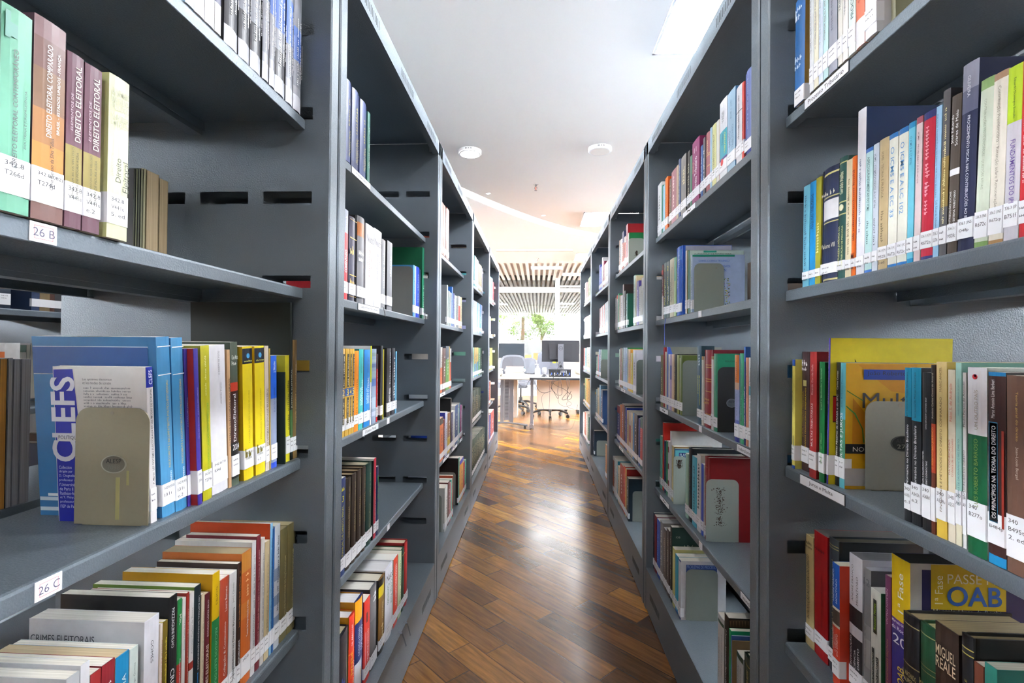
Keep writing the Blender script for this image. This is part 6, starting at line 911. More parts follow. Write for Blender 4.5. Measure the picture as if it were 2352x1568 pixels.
book('R',0.4944,1.5996,1.551,0.0706,0.152,0.1979,'#8a2a66','book, magenta, lettered Direito Tributário, top shelf of middle right bookcase',BG,{'t': [('Direito Tributário', '#eeeef2', 0.2, 0.72, 0.05, 0.34), ('MANUAL DE', '#e0b080', 0.5, 0.68, -0.3, 0.16), ('11', '#eeeef2', 0.8, 0.88, 0, 0.4, 'h')], 'side': '#6a1848'})
book('R',0.4944,1.5419,1.551,0.0199,0.141,0.156,'#2c5a98','blue book, thirteenth from the far end, top shelf of middle right bookcase',BG,{'t': [('~', '#c9d6ea', 0.2, 0.8, 0, 0.4)]})
book('R',0.4944,1.5196,1.551,0.0193,0.145,0.1709,'#55565c','dark grey book, fourteenth from the far end, top shelf of middle right bookcase',BG,{'t': [('~', '#eeeef2', 0.2, 0.8, 0, 0.5)]})
book('R',0.4944,1.4895,1.551,0.0355,0.151,0.1732,'#a05c64','thick red brown hardcover, fifteenth from the far end, top shelf of middle right bookcase',BG,{'b': [(0.63, 0.64, '#d9c27c'), (0.6, 0.61, '#d9c27c'), (0.42, 0.43, '#d9c27c')], 't': [('~', '#e0cfa0', 0.65, 0.9, 0, 0.3)], 'h': 1})
book('R',0.4944,1.4602,1.551,0.0158,0.148,0.1746,'#a3c4dc','pale blue book, sixteenth from the far end, top shelf of middle right bookcase',BG,{})
book('R',0.4944,1.4348,1.551,0.03,0.145,0.1732,'#d8d89a','cream book, seventeenth from the far end, top shelf of middle right bookcase',BG,{'t': [('~', '#6c6c3c', 0.2, 0.85, 0, 0.3)]})
book('R',0.4944,1.4054,1.551,0.024,0.152,0.1703,'#dcdad2','white book, eighteenth from the far end, top shelf of middle right bookcase',BG,{'side': '#b8242e'})
book('R',0.4944,1.3649,1.551,0.0528,0.149,0.2085,'#e0e2e8','book, white and teal, lettered Direito TRIBUTÁRIO, top shelf of middle right bookcase',BG,{'b': [(0.25, 0.6, '#3aa4b8'), (0.14, 0.25, '#5c3f86')], 't': [('TRIBUTÁRIO', '#e0e03a', 0.28, 0.55, 0.25, 0.24), ('Direito', '#1f5f7c', 0.42, 0.56, -0.05, 0.2), ('VADE', '#8a8a90', 0.7, 0.85, 0, 0.3), ('o', '#d23c3c', 0.17, 0.22, -0.1, 0.35)]})
book('R',0.4944,1.3092,1.551,0.0525,0.146,0.2045,'#9fbfd6','book, pale blue, lettered DIREITO TRIBUTÁRIO, top shelf of middle right bookcase',BG,{'t': [('DIREITO', '#5a7ea0', 0.3, 0.5, -0.15, 0.24), ('TRIBUTÁRIO', '#5a7ea0', 0.25, 0.55, 0.2, 0.24), ('~', '#5a7ea0', 0.65, 0.9, 0, 0.14)], 'side': '#3f74a0'})
book('R',0.4944,1.259,1.551,0.0342,0.14,0.19,'#e2e2e8','white book, twenty-first from the far end, top shelf of middle right bookcase',BG,{'t': [('~', '#6c6c74', 0.3, 0.9, 0, 0.25)], 'b': [(0.66, 0.67, '#33343a')]})
book('R',0.4944,1.2344,1.551,0.0125,0.147,0.1865,'#d24a40','red book, twenty-second from the far end, top shelf of middle right bookcase',BG,{'t': [('~', '#5c1c1a', 0.2, 0.75, 0, 0.4)]})
book('R',0.4944,1.2014,1.551,0.0481,0.144,0.2,'#6f7db8','hardcover, glossy, violet blue, top shelf of middle right bookcase',BG,{'h': 1, 'l0': 0.008, 'l1': 0.035, 'b': [(0, 0.15, '#2c3a8c')], 't': [('~', '#a8b4dc', 0.3, 0.92, -0.1, 0.16)], 'side': '#2a358a'})
book('R',0.4924,2.004,1.204,0.027,0.141,0.2153,'#6e2a1e','dark red book, first from the far end, second shelf of middle right bookcase',BG,{'b': [(0, 0.42, '#dfdcd8')], 't': [('#', '#d23a24', 0.82, 0.9, 0, 0.9), ('~', '#eeeef2', 0.3, 0.8, 0, 0.4)], 'lab': 0})
book('R',0.4924,1.9636,1.204,0.0391,0.139,0.2167,'#17403a','book, green, numbered 1, second shelf of middle right bookcase',BG,{'t': [('1', '#d9cc30', 0.84, 0.92, 0, 0.6, 'h'), ('~', '#d9cc30', 0.25, 0.75, -0.1, 0.3), ('~', '#eeeef2', 0.3, 0.6, 0.2, 0.24)]})
book('R',0.4924,1.9206,1.204,0.0416,0.145,0.2145,'#17403a','book, green, numbered 2, second shelf of middle right bookcase',BG,{'t': [('2', '#d9cc30', 0.84, 0.92, 0, 0.6, 'h'), ('~', '#d9cc30', 0.25, 0.75, -0.1, 0.3), ('~', '#eeeef2', 0.3, 0.6, 0.2, 0.24)]})
book('R',0.4924,1.8686,1.204,0.0552,0.14,0.2153,'#c8c2a0','cream book lettered Comentários ao Código, second shelf of middle right bookcase',BG,{'t': [('Comentários ao Código', '#66624c', 0.25, 0.85, 0.1, 0.34, 'd'), ('~', '#66624c', 0.25, 0.6, -0.2, 0.2, 'd')]})
book('R',0.4924,1.8258,1.204,0.0251,0.144,0.2129,'#b9d89c','pale green book, fifth from the far end, second shelf of middle right bookcase',BG,{'b': [(0.6, 1, '#7cc4a4')]})
book('R',0.4924,1.778,1.204,0.0625,0.172,0.2408,'#1257c4','hardcover, tall, bright blue hardcover, second shelf of middle right bookcase',BG,{'h': 1, 'b': [(0.8, 0.95, '#3f7cd0')], 'l0': 0.012, 'l1': 0.042, 't': [('TRIBUTÁRIO', '#9cc0f0', 0.4, 0.7, -0.1, 0.3), ('~', '#9cc0f0', 0.7, 0.9, 0.1, 0.2)], 'side': '#0f4cb0', 'art': [('r', 0.0148, 0.0056, 0.1707, 0.2396, '#9a9aac')]})
book('R',0.4924,1.6884,1.204,0.0173,0.17,0.2101,'#dcd9d0','white book, seventh from the far end, second shelf of middle right bookcase',BG,{'side': '#8a8a5c'})
book('R',0.4924,1.6596,1.204,0.0104,0.175,0.2046,'#2a7a6c','book, thin teal, pale cover rising behind, second shelf of middle right bookcase',BG,{'side': '#c9dcd4', 'art': [('r', 0.046, 0.1977, 0.0876, 0.2038, '#2fa08c'), ('t', 'LILIANA ROLIM DE PONTES VIEIRA', 0.0159, 0.1911, 0.1191, 0.0046, '#1c2420', 0)]})
book('R',0.4924,1.6302,1.204,0.0161,0.165,0.1848,'#b4cae0','book, pale blue cover facing near end, second shelf of middle right bookcase',BG,{'t': [('~', '#2f6a90', 0.2, 0.9, 0, 0.4)], 'l0': 0.01, 'l1': 0.04, 'side': '#a9bce0', 'art': [('r', 0.0005, 0.1783, 0.1334, 0.1843, '#118a70'), ('t', 'GABRIEL LACERDA TROIANELLI', 0.0198, 0.1618, 0.0962, 0.006, '#2c5fc0', 0), ('t', 'COMENTÁRIOS AOS NOVOS', 0.0085, 0.144, 0.111, 0.0088, '#2c62c4', 0), ('t', 'DISPOSITIVOS DO CTN:', 0.0085, 0.1312, 0.0997, 0.0084, '#2c62c4', 0), ('r', 0.1065, 0.0592, 0.1096, 0.0616, '#b0b83c'), ('r', 0.1131, 0.0914, 0.1161, 0.0937, '#b0b83c'), ('r', 0.1122, 0.1004, 0.114, 0.102, '#6c8c4c'), ('r', 0.1139, 0.0528, 0.1164, 0.0549, '#2c3c34'), ('r', 0.1099, 0.0551, 0.1117, 0.0567, '#b0b83c'), ('r', 0.1, 0.1045, 0.1029, 0.107, '#6c8c4c'), ('r', 0.1067, 0.0694, 0.1096, 0.0717, '#d8d0a8'), ('r', 0.1038, 0.107, 0.1052, 0.1096, '#2c3c34'), ('r', 0.1158, 0.021, 0.1188, 0.0237, '#c87c9c'), ('r', 0.1116, 0.0632, 0.113, 0.0655, '#d8c828'), ('r', 0.1059, 0.0334, 0.1079, 0.0366, '#6c8c4c'), ('r', 0.1104, 0.09, 0.1134, 0.0916, '#2c3c34'), ('r', 0.1155, 0.0731, 0.1168, 0.0757, '#6c8c4c'), ('r', 0.1102, 0.0793, 0.112, 0.0807, '#2c3c34'), ('r', 0.1115, 0.0983, 0.1133, 0.0999, '#d8c828'), ('r', 0.1067, 0.0659, 0.1094, 0.0678, '#b0b83c'), ('r', 0.1022, 0.044, 0.1038, 0.0465, '#d8c828'), ('r', 0.1057, 0.0212, 0.107, 0.0242, '#6c8c4c'), ('r', 0.1091, 0.0216, 0.1104, 0.0235, '#6c8c4c'), ('r', 0.1092, 0.0583, 0.1105, 0.0599, '#2c3c34'), ('r', 0.1034, 0.041, 0.1054, 0.0428, '#d8c828'), ('r', 0.1, 0.0904, 0.1027, 0.092, '#c87c9c'), ('r', 0.1053, 0.0685, 0.1082, 0.0708, '#b0b83c'), ('r', 0.1012, 0.0745, 0.1037, 0.0765, '#8c9c3c'), ('r', 0.1127, 0.0856, 0.1143, 0.0884, '#b0b83c'), ('r', 0.1025, 0.0251, 0.1054, 0.0276, '#2c3c34'), ('r', 0.0998, 0.0987, 0.102, 0.1006, '#d8d0a8'), ('r', 0.1107, 0.0853, 0.1136, 0.0877, '#c87c9c'), ('r', 0.1077, 0.0279, 0.1109, 0.0295, '#2c3c34'), ('r', 0.1084, 0.0341, 0.1108, 0.0359, '#8c9c3c'), ('r', 0.1113, 0.1022, 0.1135, 0.1041, '#d8c828'), ('r', 0.1019, 0.0763, 0.1044, 0.0779, '#c87c9c'), ('r', 0.1012, 0.0682, 0.1033, 0.071, '#b0b83c'), ('r', 0.1086, 0.0964, 0.1102, 0.0978, '#c87c9c'), ('r', 0.1109, 0.0239, 0.1122, 0.0265, '#2c3c34'), ('r', 0.1001, 0.0814, 0.1016, 0.083, '#2c3c34'), ('r', 0.1081, 0.0433, 0.1113, 0.0461, '#d8d0a8'), ('r', 0.1014, 0.0248, 0.1032, 0.0265, '#2c3c34'), ('r', 0.1142, 0.0316, 0.1163, 0.0343, '#6c8c4c'), ('r', 0.1072, 0.1068, 0.1097, 0.1089, '#d8c828'), ('r', 0.109, 0.0999, 0.1115, 0.1031, '#2c3c34'), ('r', 0.1112, 0.0738, 0.1139, 0.0763, '#2c3c34'), ('r', 0.1067, 0.0606, 0.1089, 0.0629, '#c87c9c'), ('r', 0.1089, 0.0657, 0.1107, 0.0683, '#2c3c34'), ('r', 0.1121, 0.0498, 0.1144, 0.0528, '#c87c9c'), ('r', 0.104, 0.0495, 0.1058, 0.0512, '#c87c9c'), ('r', 0.11, 0.0696, 0.113, 0.0717, '#d8d0a8'), ('r', 0.1033, 0.0523, 0.106, 0.0551, '#8c9c3c'), ('r', 0.1136, 0.0747, 0.1161, 0.0766, '#8c9c3c'), ('r', 0.1012, 0.0782, 0.1041, 0.0796, '#d8c828'), ('r', 0.1147, 0.0837, 0.1165, 0.086, '#c87c9c'), ('r', 0.1147, 0.0355, 0.1167, 0.038, '#d8d0a8'), ('r', 0.1043, 0.035, 0.1074, 0.0371, '#d8c828'), ('r', 0.1127, 0.0833, 0.1152, 0.0858, '#c87c9c'), ('r', 0.1084, 0.0819, 0.1114, 0.0833, '#8c9c3c'), ('r', 0.1057, 0.0916, 0.1084, 0.0937, '#6c8c4c'), ('r', 0.1011, 0.1038, 0.1036, 0.1059, '#d8d0a8'), ('r', 0.1081, 0.053, 0.1101, 0.0544, '#8c9c3c'), ('r', 0.1024, 0.0673, 0.1039, 0.0687, '#2c3c34'), ('r', 0.1079, 0.104, 0.1095, 0.1068, '#b0b83c'), ('r', 0.1107, 0.062, 0.1132, 0.0648, '#2c3c34'), ('r', 0.1133, 0.0473, 0.1151, 0.0493, '#d8d0a8'), ('r', 0.1055, 0.068, 0.1071, 0.071, '#d8c828'), ('r', 0.1053, 0.0579, 0.1083, 0.0606, '#c87c9c'), ('r', 0.1067, 0.0507, 0.1085, 0.0535, '#6c8c4c'), ('r', 0.1124, 0.0281, 0.114, 0.0297, '#2c3c34'), ('r', 0.1156, 0.0224, 0.1179, 0.0254, '#c87c9c'), ('r', 0.1033, 0.0454, 0.1049, 0.0477, '#d8c828'), ('r', 0.1065, 0.0599, 0.1092, 0.0622, '#d8c828'), ('r', 0.1027, 0.0334, 0.105, 0.0348, '#b0b83c'), ('r', 0.1047, 0.0401, 0.1063, 0.0417, '#b0b83c'), ('r', 0.1141, 0.063, 0.1166, 0.065, '#2c3c34'), ('r', 0.1088, 0.0479, 0.1115, 0.0503, '#b0b83c'), ('r', 0.1038, 0.0445, 0.1065, 0.0468, '#6c8c4c'), ('r', 0.1141, 0.0847, 0.1168, 0.0879, '#6c8c4c'), ('r', 0.114, 0.0888, 0.1167, 0.0921, '#b0b83c'), ('r', 0.1035, 0.0652, 0.1055, 0.0669, '#d8c828'), ('r', 0.109, 0.1052, 0.1122, 0.1077, '#2c3c34'), ('r', 0.1082, 0.0225, 0.1097, 0.0242, '#8c9c3c'), ('r', 0.1001, 0.0601, 0.1022, 0.0632, '#2c3c34'), ('r', 0.1035, 0.0669, 0.1051, 0.0689, '#6c8c4c'), ('r', 0.1147, 0.0286, 0.1169, 0.0302, '#2c3c34'), ('r', 0.1095, 0.0269, 0.1111, 0.0297, '#d8c828'), ('r', 0.0996, 0.0946, 0.1009, 0.0966, '#d8d0a8'), ('r', 0.1049, 0.0535, 0.1065, 0.0562, '#d8c828'), ('r', 0.1133, 0.0533, 0.116, 0.056, '#2c3c34'), ('r', 0.0995, 0.0525, 0.1022, 0.0551, '#b0b83c'), ('r', 0.1024, 0.0528, 0.1049, 0.0553, '#6c8c4c'), ('r', 0.1081, 0.056, 0.1096, 0.059, '#d8d0a8'), ('r', 0.1127, 0.0297, 0.1147, 0.0318, '#8c9c3c')]})
book('R',0.4964,2.026,0.857,0.0395,0.147,0.205,'#7a7550','thick olive book, first from the far end, third shelf of middle right bookcase',BG,{'t': [('~', '#e6e0b0', 0.3, 0.8, 0, 0.3)]})
book('R',0.4964,1.9911,0.857,0.0248,0.144,0.2352,'#9c1c24','red book, second from the far end, third shelf of middle right bookcase',BG,{'lab': '~'})
book('R',0.4964,1.9646,0.857,0.0218,0.142,0.2178,'#d8cdb4','cream book, third from the far end, third shelf of middle right bookcase',BG,{})
book('R',0.4964,1.9403,0.857,0.0212,0.2,0.2367,'#5b78c0','blue book, fourth from the far end, third shelf of middle right bookcase',BG,{'side': '#7c8078', 'art': [('p', [(0.0005, 0.2362), (0.008, 0.2362), (0.0177, 0.2077), (0.0005, 0.2076)], '#3f62c4')]})
book('R',0.4964,1.9167,0.857,0.0173,0.146,0.2084,'#e0dde2','white book, fifth from the far end, third shelf of middle right bookcase',BG,{})
book('R',0.4964,1.8935,0.857,0.0235,0.144,0.2088,'#b39cc6','purple book, sixth from the far end, third shelf of middle right bookcase',BG,{'b': [(0.55, 0.8, '#5a62a8')]})
book('R',0.4964,1.8655,0.857,0.027,0.149,0.2092,'#d6b696','tan book, seventh from the far end, third shelf of middle right bookcase',BG,{})
book('R',0.4964,1.8327,0.857,0.0311,0.145,0.2105,'#262220','black hardcover, eighth from the far end, third shelf of middle right bookcase',BG,{'h': 1, 't': [('~', '#b8a060', 0.3, 0.8, 0, 0.3)], 'side': '#141312'})
book('R',0.4964,1.7951,0.857,0.0308,0.152,0.2076,'#8e9242','olive book, ninth from the far end, third shelf of middle right bookcase',BG,{'side': '#4a5c24'})
book('R',0.4964,1.7571,0.857,0.0267,0.155,0.2074,'#586c20','dark green book with olive cover behind bookend, third shelf of middle right bookcase',BG,{'b': [(0.0, 0.05, '#586c20')], 't': [('#', '#cfd0b0', 0.2, 0.95, -0.35, 0.2)], 'side': '#4a5c1c'})
book('R',0.4964,1.5635,0.857,0.0379,0.04,0.2392,'#17506a','thick dark blue book, eleventh from the far end, third shelf of middle right bookcase',BG,{'l0': 0.02, 'l1': 0.045, 't': [('O CONTROLE DA', '#e0e03a', 0.38, 0.62, -0.2, 0.24), ('CONSTITUCIONALIDADE DAS LEIS', '#e0e03a', 0.24, 0.62, 0.2, 0.24), ('~', '#c9dce6', 0.75, 0.93, 0, 0.4)], 'side': '#1a3c48'})
book('R',0.4964,1.5322,0.857,0.0158,0.151,0.2071,'#dcd8d0','white book, twelfth from the far end, third shelf of middle right bookcase',BG,{'b': [(0.95, 1, '#b07a2c')], 'lab': '~'})
book('R',0.4964,1.489,0.857,0.0584,0.15,0.2273,'#8a1a28','hardcover, thick, deep red with gold bands, third shelf of middle right bookcase',BG,{'h': 1, 'l0': 0.01, 'l1': 0.038, 'b': [(0.8, 0.81, '#c9a04a'), (0.77, 0.78, '#c9a04a'), (0.62, 0.63, '#c9a04a'), (0.59, 0.6, '#c9a04a'), (0.46, 0.47, '#c9a04a'), (0.17, 0.18, '#c9a04a')], 't': [('~', '#c9a04a', 0.35, 0.38, 0, 0.7, 'h'), ('~', '#c9a04a', 0.3, 0.34, 0, 0.7, 'h')], 'side': '#6c1220'})
book('R',0.4964,1.4466,0.857,0.0171,0.148,0.2086,'#e0dcda','white book, fourteenth from the far end, third shelf of middle right bookcase',BG,{'b': [(0.96, 1, '#8a7a3c')]})
book('R',0.4964,1.422,0.857,0.0287,0.15,0.2171,'#1c8a66','book, bright green cover facing near end, third shelf of middle right bookcase',BG,{'l0': 0.012, 'l1': 0.04, 'side': '#17805c', 'art': [('t', 'EDILSON PEREIRA', 0.0217, 0.1939, 0.0504, 0.0046, '#15241c', 0)]})
book('R',0.4944,1.268,0.857,0.0262,0.141,0.2157,'#9aa6d8','book, orange and lilac, third shelf of middle right bookcase',BG,{'b': [(0.68, 1, '#e07a22'), (0.6, 0.68, '#d8b09a'), (0.1, 0.25, '#5a68c0'), (0, 0.1, '#2f3fa0')], 'l0': 0.012, 'l1': 0.045, 't': [('Comentários à Lei de', '#33406c', 0.3, 0.55, 0.15, 0.18, 'd'), ('Transferência e Responsabilidade', '#33406c', 0.2, 0.58, -0.15, 0.18, 'd'), ('~', '#a8541c', 0.7, 0.93, 0, 0.3)]})
book('R',0.4964,1.2428,0.857,0.0221,0.14,0.2197,'#3aa67a','green book, seventeenth from the far end, third shelf of middle right bookcase',BG,{'l1': 0.045, 'l0': 0.012, 't': [('~', '#14503a', 0.25, 0.65, 0, 0.3), ('~', '#14503a', 0.72, 0.9, 0, 0.2)]})
book('R',0.4964,1.2244,0.857,0.0088,0.15,0.2353,'#2a3f84','thin blue book, eighteenth from the far end, third shelf of middle right bookcase',BG,{'b': [(0.85, 1, '#2b62b4')], 't': [('~', '#eeeef2', 0.2, 0.6, 0, 0.6)], 'side': '#1f4a8c'})
book('R',0.4964,1.2119,0.857,0.0131,0.149,0.2099,'#e09a7e','orange book, nineteenth from the far end, third shelf of middle right bookcase',BG,{'t': [('~', '#8c3c24', 0.2, 0.9, 0, 0.3)]})
book('R',0.4964,1.193,0.857,0.0199,0.147,0.2103,'#e2e2e4','book, white with teal flash, third shelf of middle right bookcase',BG,{'b': [(0.58, 0.68, '#1f9ab8')], 't': [('~', '#3c3d44', 0.3, 0.9, 0, 0.25)]})
book('R',0.4964,1.1747,0.857,0.0131,0.143,0.2097,'#d9cfc0','tan book, twenty-first from the far end, third shelf of middle right bookcase',BG,{})
book('R',0.5124,2.0991,0.51,0.0343,0.142,0.2155,'#74b8a8','teal book, first from the far end, fourth shelf of middle right bookcase',BG,{})
book('R',0.5144,2.0706,0.51,0.0206,0.19,0.275,'#c92c1c','red book tall with long red cover, fourth shelf of middle right bookcase',BG,{'side': '#b8241a'})
book('R',0.5124,2.0375,0.51,0.0226,0.148,0.2066,'#17305a','dark blue book, third from the far end, fourth shelf of middle right bookcase',BG,{})
book('R',0.5124,2.0071,0.51,0.0269,0.146,0.2114,'#2f8a5c','green book, fourth from the far end, fourth shelf of middle right bookcase',BG,{})
book('R',0.5124,1.9762,0.51,0.0285,0.146,0.2161,'#e2e2e2','white book, fifth from the far end, fourth shelf of middle right bookcase',BG,{'t': [('#', '#7a2430', 0.2, 0.3, 0, 0.6), ('#', '#7a2430', 0.5, 0.6, 0, 0.6), ('#', '#7a2430', 0.8, 0.9, 0, 0.6)]})
book('R',0.5124,1.9477,0.51,0.0182,0.19,0.26,'#d8d8da','white book, sixth from the far end, fourth shelf of middle right bookcase',BG,{'pg': '#b0aca4', 'side': '#cfcfd0'})
book('R',0.5124,1.9173,0.51,0.0313,0.147,0.2091,'#cfc08a','cream book, seventh from the far end, fourth shelf of middle right bookcase',BG,{'side': '#a8793c'})
book('R',0.5124,1.8902,0.51,0.0127,0.15,0.2048,'#3f9ab4','book, cyan with PLA on cover, fourth shelf of middle right bookcase',BG,{'side': '#5cb0c4', 'art': [('r', 0.0005, 0.2009, 0.0663, 0.2043, '#1c2f7c'), ('r', 0.014, 0.1746, 0.0604, 0.1912, '#1c2f7c'), ('t', 'PLANO', 0.017, 0.1777, 0.0345, 0.0109, '#c9d8e4', 0)]})
book('R',0.5124,1.7425,0.51,0.0276,0.149,0.2178,'#a8ccb8','pale green book, ninth from the far end, fourth shelf of middle right bookcase',BG,{})
book('R',0.5124,1.7052,0.51,0.0353,0.2,0.2444,'#101c24','black hardcover tall black hardcover, fourth shelf of middle right bookcase',BG,{'h': 1, 't': [('~', '#5c6a70', 0.3, 0.9, 0, 0.3)], 'side': '#0e1a22'})
book('R',0.5124,1.6597,0.51,0.0435,0.141,0.2256,'#4ab4cc','thick teal book, eleventh from the far end, fourth shelf of middle right bookcase',BG,{'t': [('~', '#0f4a60', 0.2, 0.9, 0, 0.34)]})
book('R',0.5124,1.6143,0.51,0.0363,0.141,0.241,'#e0e0e0','thick white book, twelfth from the far end, fourth shelf of middle right bookcase',BG,{'pg': '#c9c2b4', 't': [('~', '#33343a', 0.3, 0.95, 0, 0.5)], 'side': '#cfcac0'})
book('R',0.5124,1.5794,0.51,0.0224,0.152,0.2199,'#2f50b4','blue book, thirteenth from the far end, fourth shelf of middle right bookcase',BG,{'side': '#e0e0e0'})
book('R',0.5124,1.5444,0.51,0.0317,0.19,0.2497,'#7c1216','dark red hardcover large, dark red hardcover, fourth shelf of middle right bookcase',BG,{'h': 1, 'pg': '#d8d0cc', 'l0': 0.012, 'l1': 0.042, 't': [('#', '#a88040', 0.88, 0.885, 0, 0.9), ('~', '#a88040', 0.3, 0.8, 0, 0.3)], 'side': '#7c0e14'})
book('R',0.4874,2.1831,0.173,0.0649,0.151,0.1991,'#175458','dark teal book, first from far end, bottom shelf of middle right bookcase, far group',BG,{'t': [('~', '#a8c4c4', 0.4, 0.9, 0, 0.4)]})
book('R',0.4874,2.1252,0.173,0.0378,0.19,0.2302,'#15263a','dark blue book, second from far end, bottom shelf of middle right bookcase, far group',BG,{'pg': '#c8c8c4', 'side': '#16263a'})
book('R',0.4874,2.0816,0.173,0.0362,0.17,0.2284,'#7c1c24','dark red book, third from far end, bottom shelf of middle right bookcase, far group',BG,{'side': '#6c161e'})
book('R',0.4874,2.0331,0.173,0.048,0.15,0.2275,'#2350b0','thick blue book, fourth from the far end, bottom shelf of middle right bookcase, far group',BG,{'t': [('~', '#9cb0e4', 0.3, 0.8, 0, 0.3)], 'side': '#2350b0'})
book('R',0.4874,1.9829,0.173,0.0405,0.139,0.2386,'#8a8580','thick grey book, fifth from the far end, bottom shelf of middle right bookcase, far group',BG,{'pg': '#b4b4b4', 't': [('~', '#dcdcdc', 0.3, 0.9, 0, 0.4)]})
book('R',0.4874,1.9339,0.173,0.0408,0.139,0.2283,'#655a54','dark grey book, sixth from far end, bottom shelf of middle right bookcase, far group',BG,{'pg': '#d0d0d4', 't': [('~', '#b0a890', 0.3, 0.9, 0, 0.3)]})
book('R',0.4874,1.8851,0.173,0.0411,0.142,0.2431,'#4b3e3c','dark grey book, seventh from far end, bottom shelf of middle right bookcase, far group',BG,{'t': [('~', '#b0a890', 0.3, 0.9, 0, 0.3)]})
book('R',0.4874,1.843,0.173,0.0238,0.19,0.27,'#141c1c','black book, eighth from the far end, bottom shelf of middle right bookcase, far group',BG,{'t': [('~', '#b8b8b0', 0.3, 0.9, 0, 0.4)], 'side': '#1c3a34', 'art': [('t', 'A Defesa do', 0.0408, 0.193, 0.0679, 0.0148, '#b8b8ae', 0), ('t', 'IOB', 0.0152, 0.232, 0.015, 0.0068, '#a8a8a0', 0)]})
book('R',0.4874,1.8079,0.173,0.0314,0.144,0.2056,'#cfca84','cream book, ninth from the far end, bottom shelf of middle right bookcase, far group',BG,{})
book('R',0.4874,1.7712,0.173,0.0321,0.147,0.1964,'#2aa4c4','teal book, tenth from the far end, bottom shelf of middle right bookcase, far group',BG,{'b': [(0, 0.04, '#1c3f8c')]})
book('R',0.4874,1.7332,0.173,0.0306,0.15,0.1982,'#c9ccd2','book, pale with PROBLEMAS DE PROCESSO cover, bottom shelf of middle right bookcase, far group',BG,{'b': [(0, 0.03, '#1c2f7c'), (0.97, 1, '#1c2f7c')], 'l0': 0.01, 'l1': 0.04, 'side': '#c6c6cc', 'art': [('r', 0.0183, 0.1447, 0.1201, 0.1862, '#1f3d86'), ('t', 'PROBLEMAS DE PROCESSO', 0.0208, 0.1743, 0.0971, 0.0102, '#7c94c8', 0)]})
book('R',0.4824,1.3376,0.173,0.0427,0.139,0.2163,'#c9c9ca','pale grey book, first from far end, bottom shelf of middle right bookcase, near group',BG,{'b': [(0.9, 0.94, '#1f4a34')], 'lab': 0, 't': [('A FAZENDA PÚBLICA EM JUÍZO', '#4a4a50', 0.3, 0.8, 0.2, 0.16, 'd'), ('Leonardo José Carneiro da Cunha', '#3a3a40', 0.25, 0.72, -0.2, 0.2, 'd')], 'side': '#c9cac6'})
book('R',0.4824,1.298,0.173,0.0281,0.2,0.2394,'#111116','book, black, lettered O Processo Administrativo Fiscal, bottom shelf of middle right bookcase, near group',BG,{'lab': 0, 't': [('O Processo Administrativo Fiscal e o Controle', '#eeeef2', 0.2, 0.85, 0, 0.3, 'd')], 'side': '#0c0c10', 'art': [('r', 0.0019, 0.2171, 0.0812, 0.2362, '#4c3a2c'), ('p', [(0.0033, 0.2326), (0.007, 0.2328), (0.0056, 0.218)], '#7c6248'), ('p', [(0.0106, 0.2329), (0.0142, 0.233), (0.0128, 0.2183)], '#7c6248'), ('p', [(0.0178, 0.2332), (0.0215, 0.2333), (0.0201, 0.2185)], '#7c6248'), ('p', [(0.0251, 0.2334), (0.0287, 0.2336), (0.0273, 0.2188)], '#7c6248'), ('p', [(0.0324, 0.2337), (0.036, 0.2338), (0.0346, 0.2191)], '#7c6248'), ('p', [(0.0396, 0.234), (0.0432, 0.2341), (0.0418, 0.2193)], '#7c6248'), ('p', [(0.0468, 0.2342), (0.0505, 0.2344), (0.0491, 0.2196)], '#7c6248'), ('p', [(0.0541, 0.2345), (0.0577, 0.2346), (0.0563, 0.2199)], '#7c6248')]})
book('R',0.4774,1.261,0.173,0.014,0.146,0.2239,'#0c8a56','book, bright green, lettered DESCONSIDERAÇÃO, bottom shelf of middle right bookcase, near group',BG,{'lab': 0, 't': [('DESCONSIDERAÇÃO', '#0f3a28', 0.6, 0.88, 0, 0.24, 'd'), ('~', '#0f3a28', 0.2, 0.5, 0, 0.3, 'd')], 'side': '#0f9060'})
book('R',0.4774,1.2512,0.173,0.0034,0.139,0.2151,'#3f62a8','thin blue book, fourth from the far end, bottom shelf of middle right bookcase, near group',BG,{'lab': 0, 't': [('~', '#9cb0dc', 0.2, 0.8, 0, 0.3)]})
book('R',0.4774,1.2467,0.173,0.0034,0.15,0.2052,'#7c6444','thin brown book, fifth from the far end, bottom shelf of middle right bookcase, near group',BG,{'pg': '#a88c5c', 'lab': 0})
book('R',0.4864,1.2246,0.173,0.0386,0.139,0.1853,'#b4b6b6','book, grey, lettered PRECATÓRIO, bottom shelf of middle right bookcase, near group',BG,{'b': [(0.93, 1, '#17382a')], 'lab': 0, 't': [('PRECATÓRIO', '#55565a', 0.6, 0.85, 0.2, 0.2, 'd'), ('Americo Luis', '#55565a', 0.6, 0.85, -0.15, 0.2, 'd')]})
book('R',0.4864,1.1782,0.173,0.0497,0.147,0.2068,'#142a1f','hardcover, dark green hardcover with gold rule, bottom shelf of middle right bookcase, near group',BG,{'h': 1, 'pg': '#d8d2c0', 'lab': 0, 'b': [(0.9, 0.91, '#a89450')], 't': [('EDITE OLIVEIRA', '#b8a85c', 0.6, 0.85, 0, 0.16, 'd')], 'side': '#0f241a'})
book('R',-0.935,0.866,1.204,0.004,.2,0.2015,'#26282a','dark thin book seen from its page edge behind the cream book, 26 B shelf',BG,dict(pg='#4c4f45',lab=0))
book('R',-0.935,0.8713,1.204,0.0041,.2,0.2034,'#3c3c30','olive thin book seen from its page edge behind the cream book, 26 B shelf',BG,dict(pg='#77785f',lab=0))
book('R',-0.935,0.8767,1.204,0.0045,.2,0.2053,'#26282a','black thin book seen from its page edge behind the cream book, 26 B shelf',BG,dict(pg='#5c5e50',lab=0))
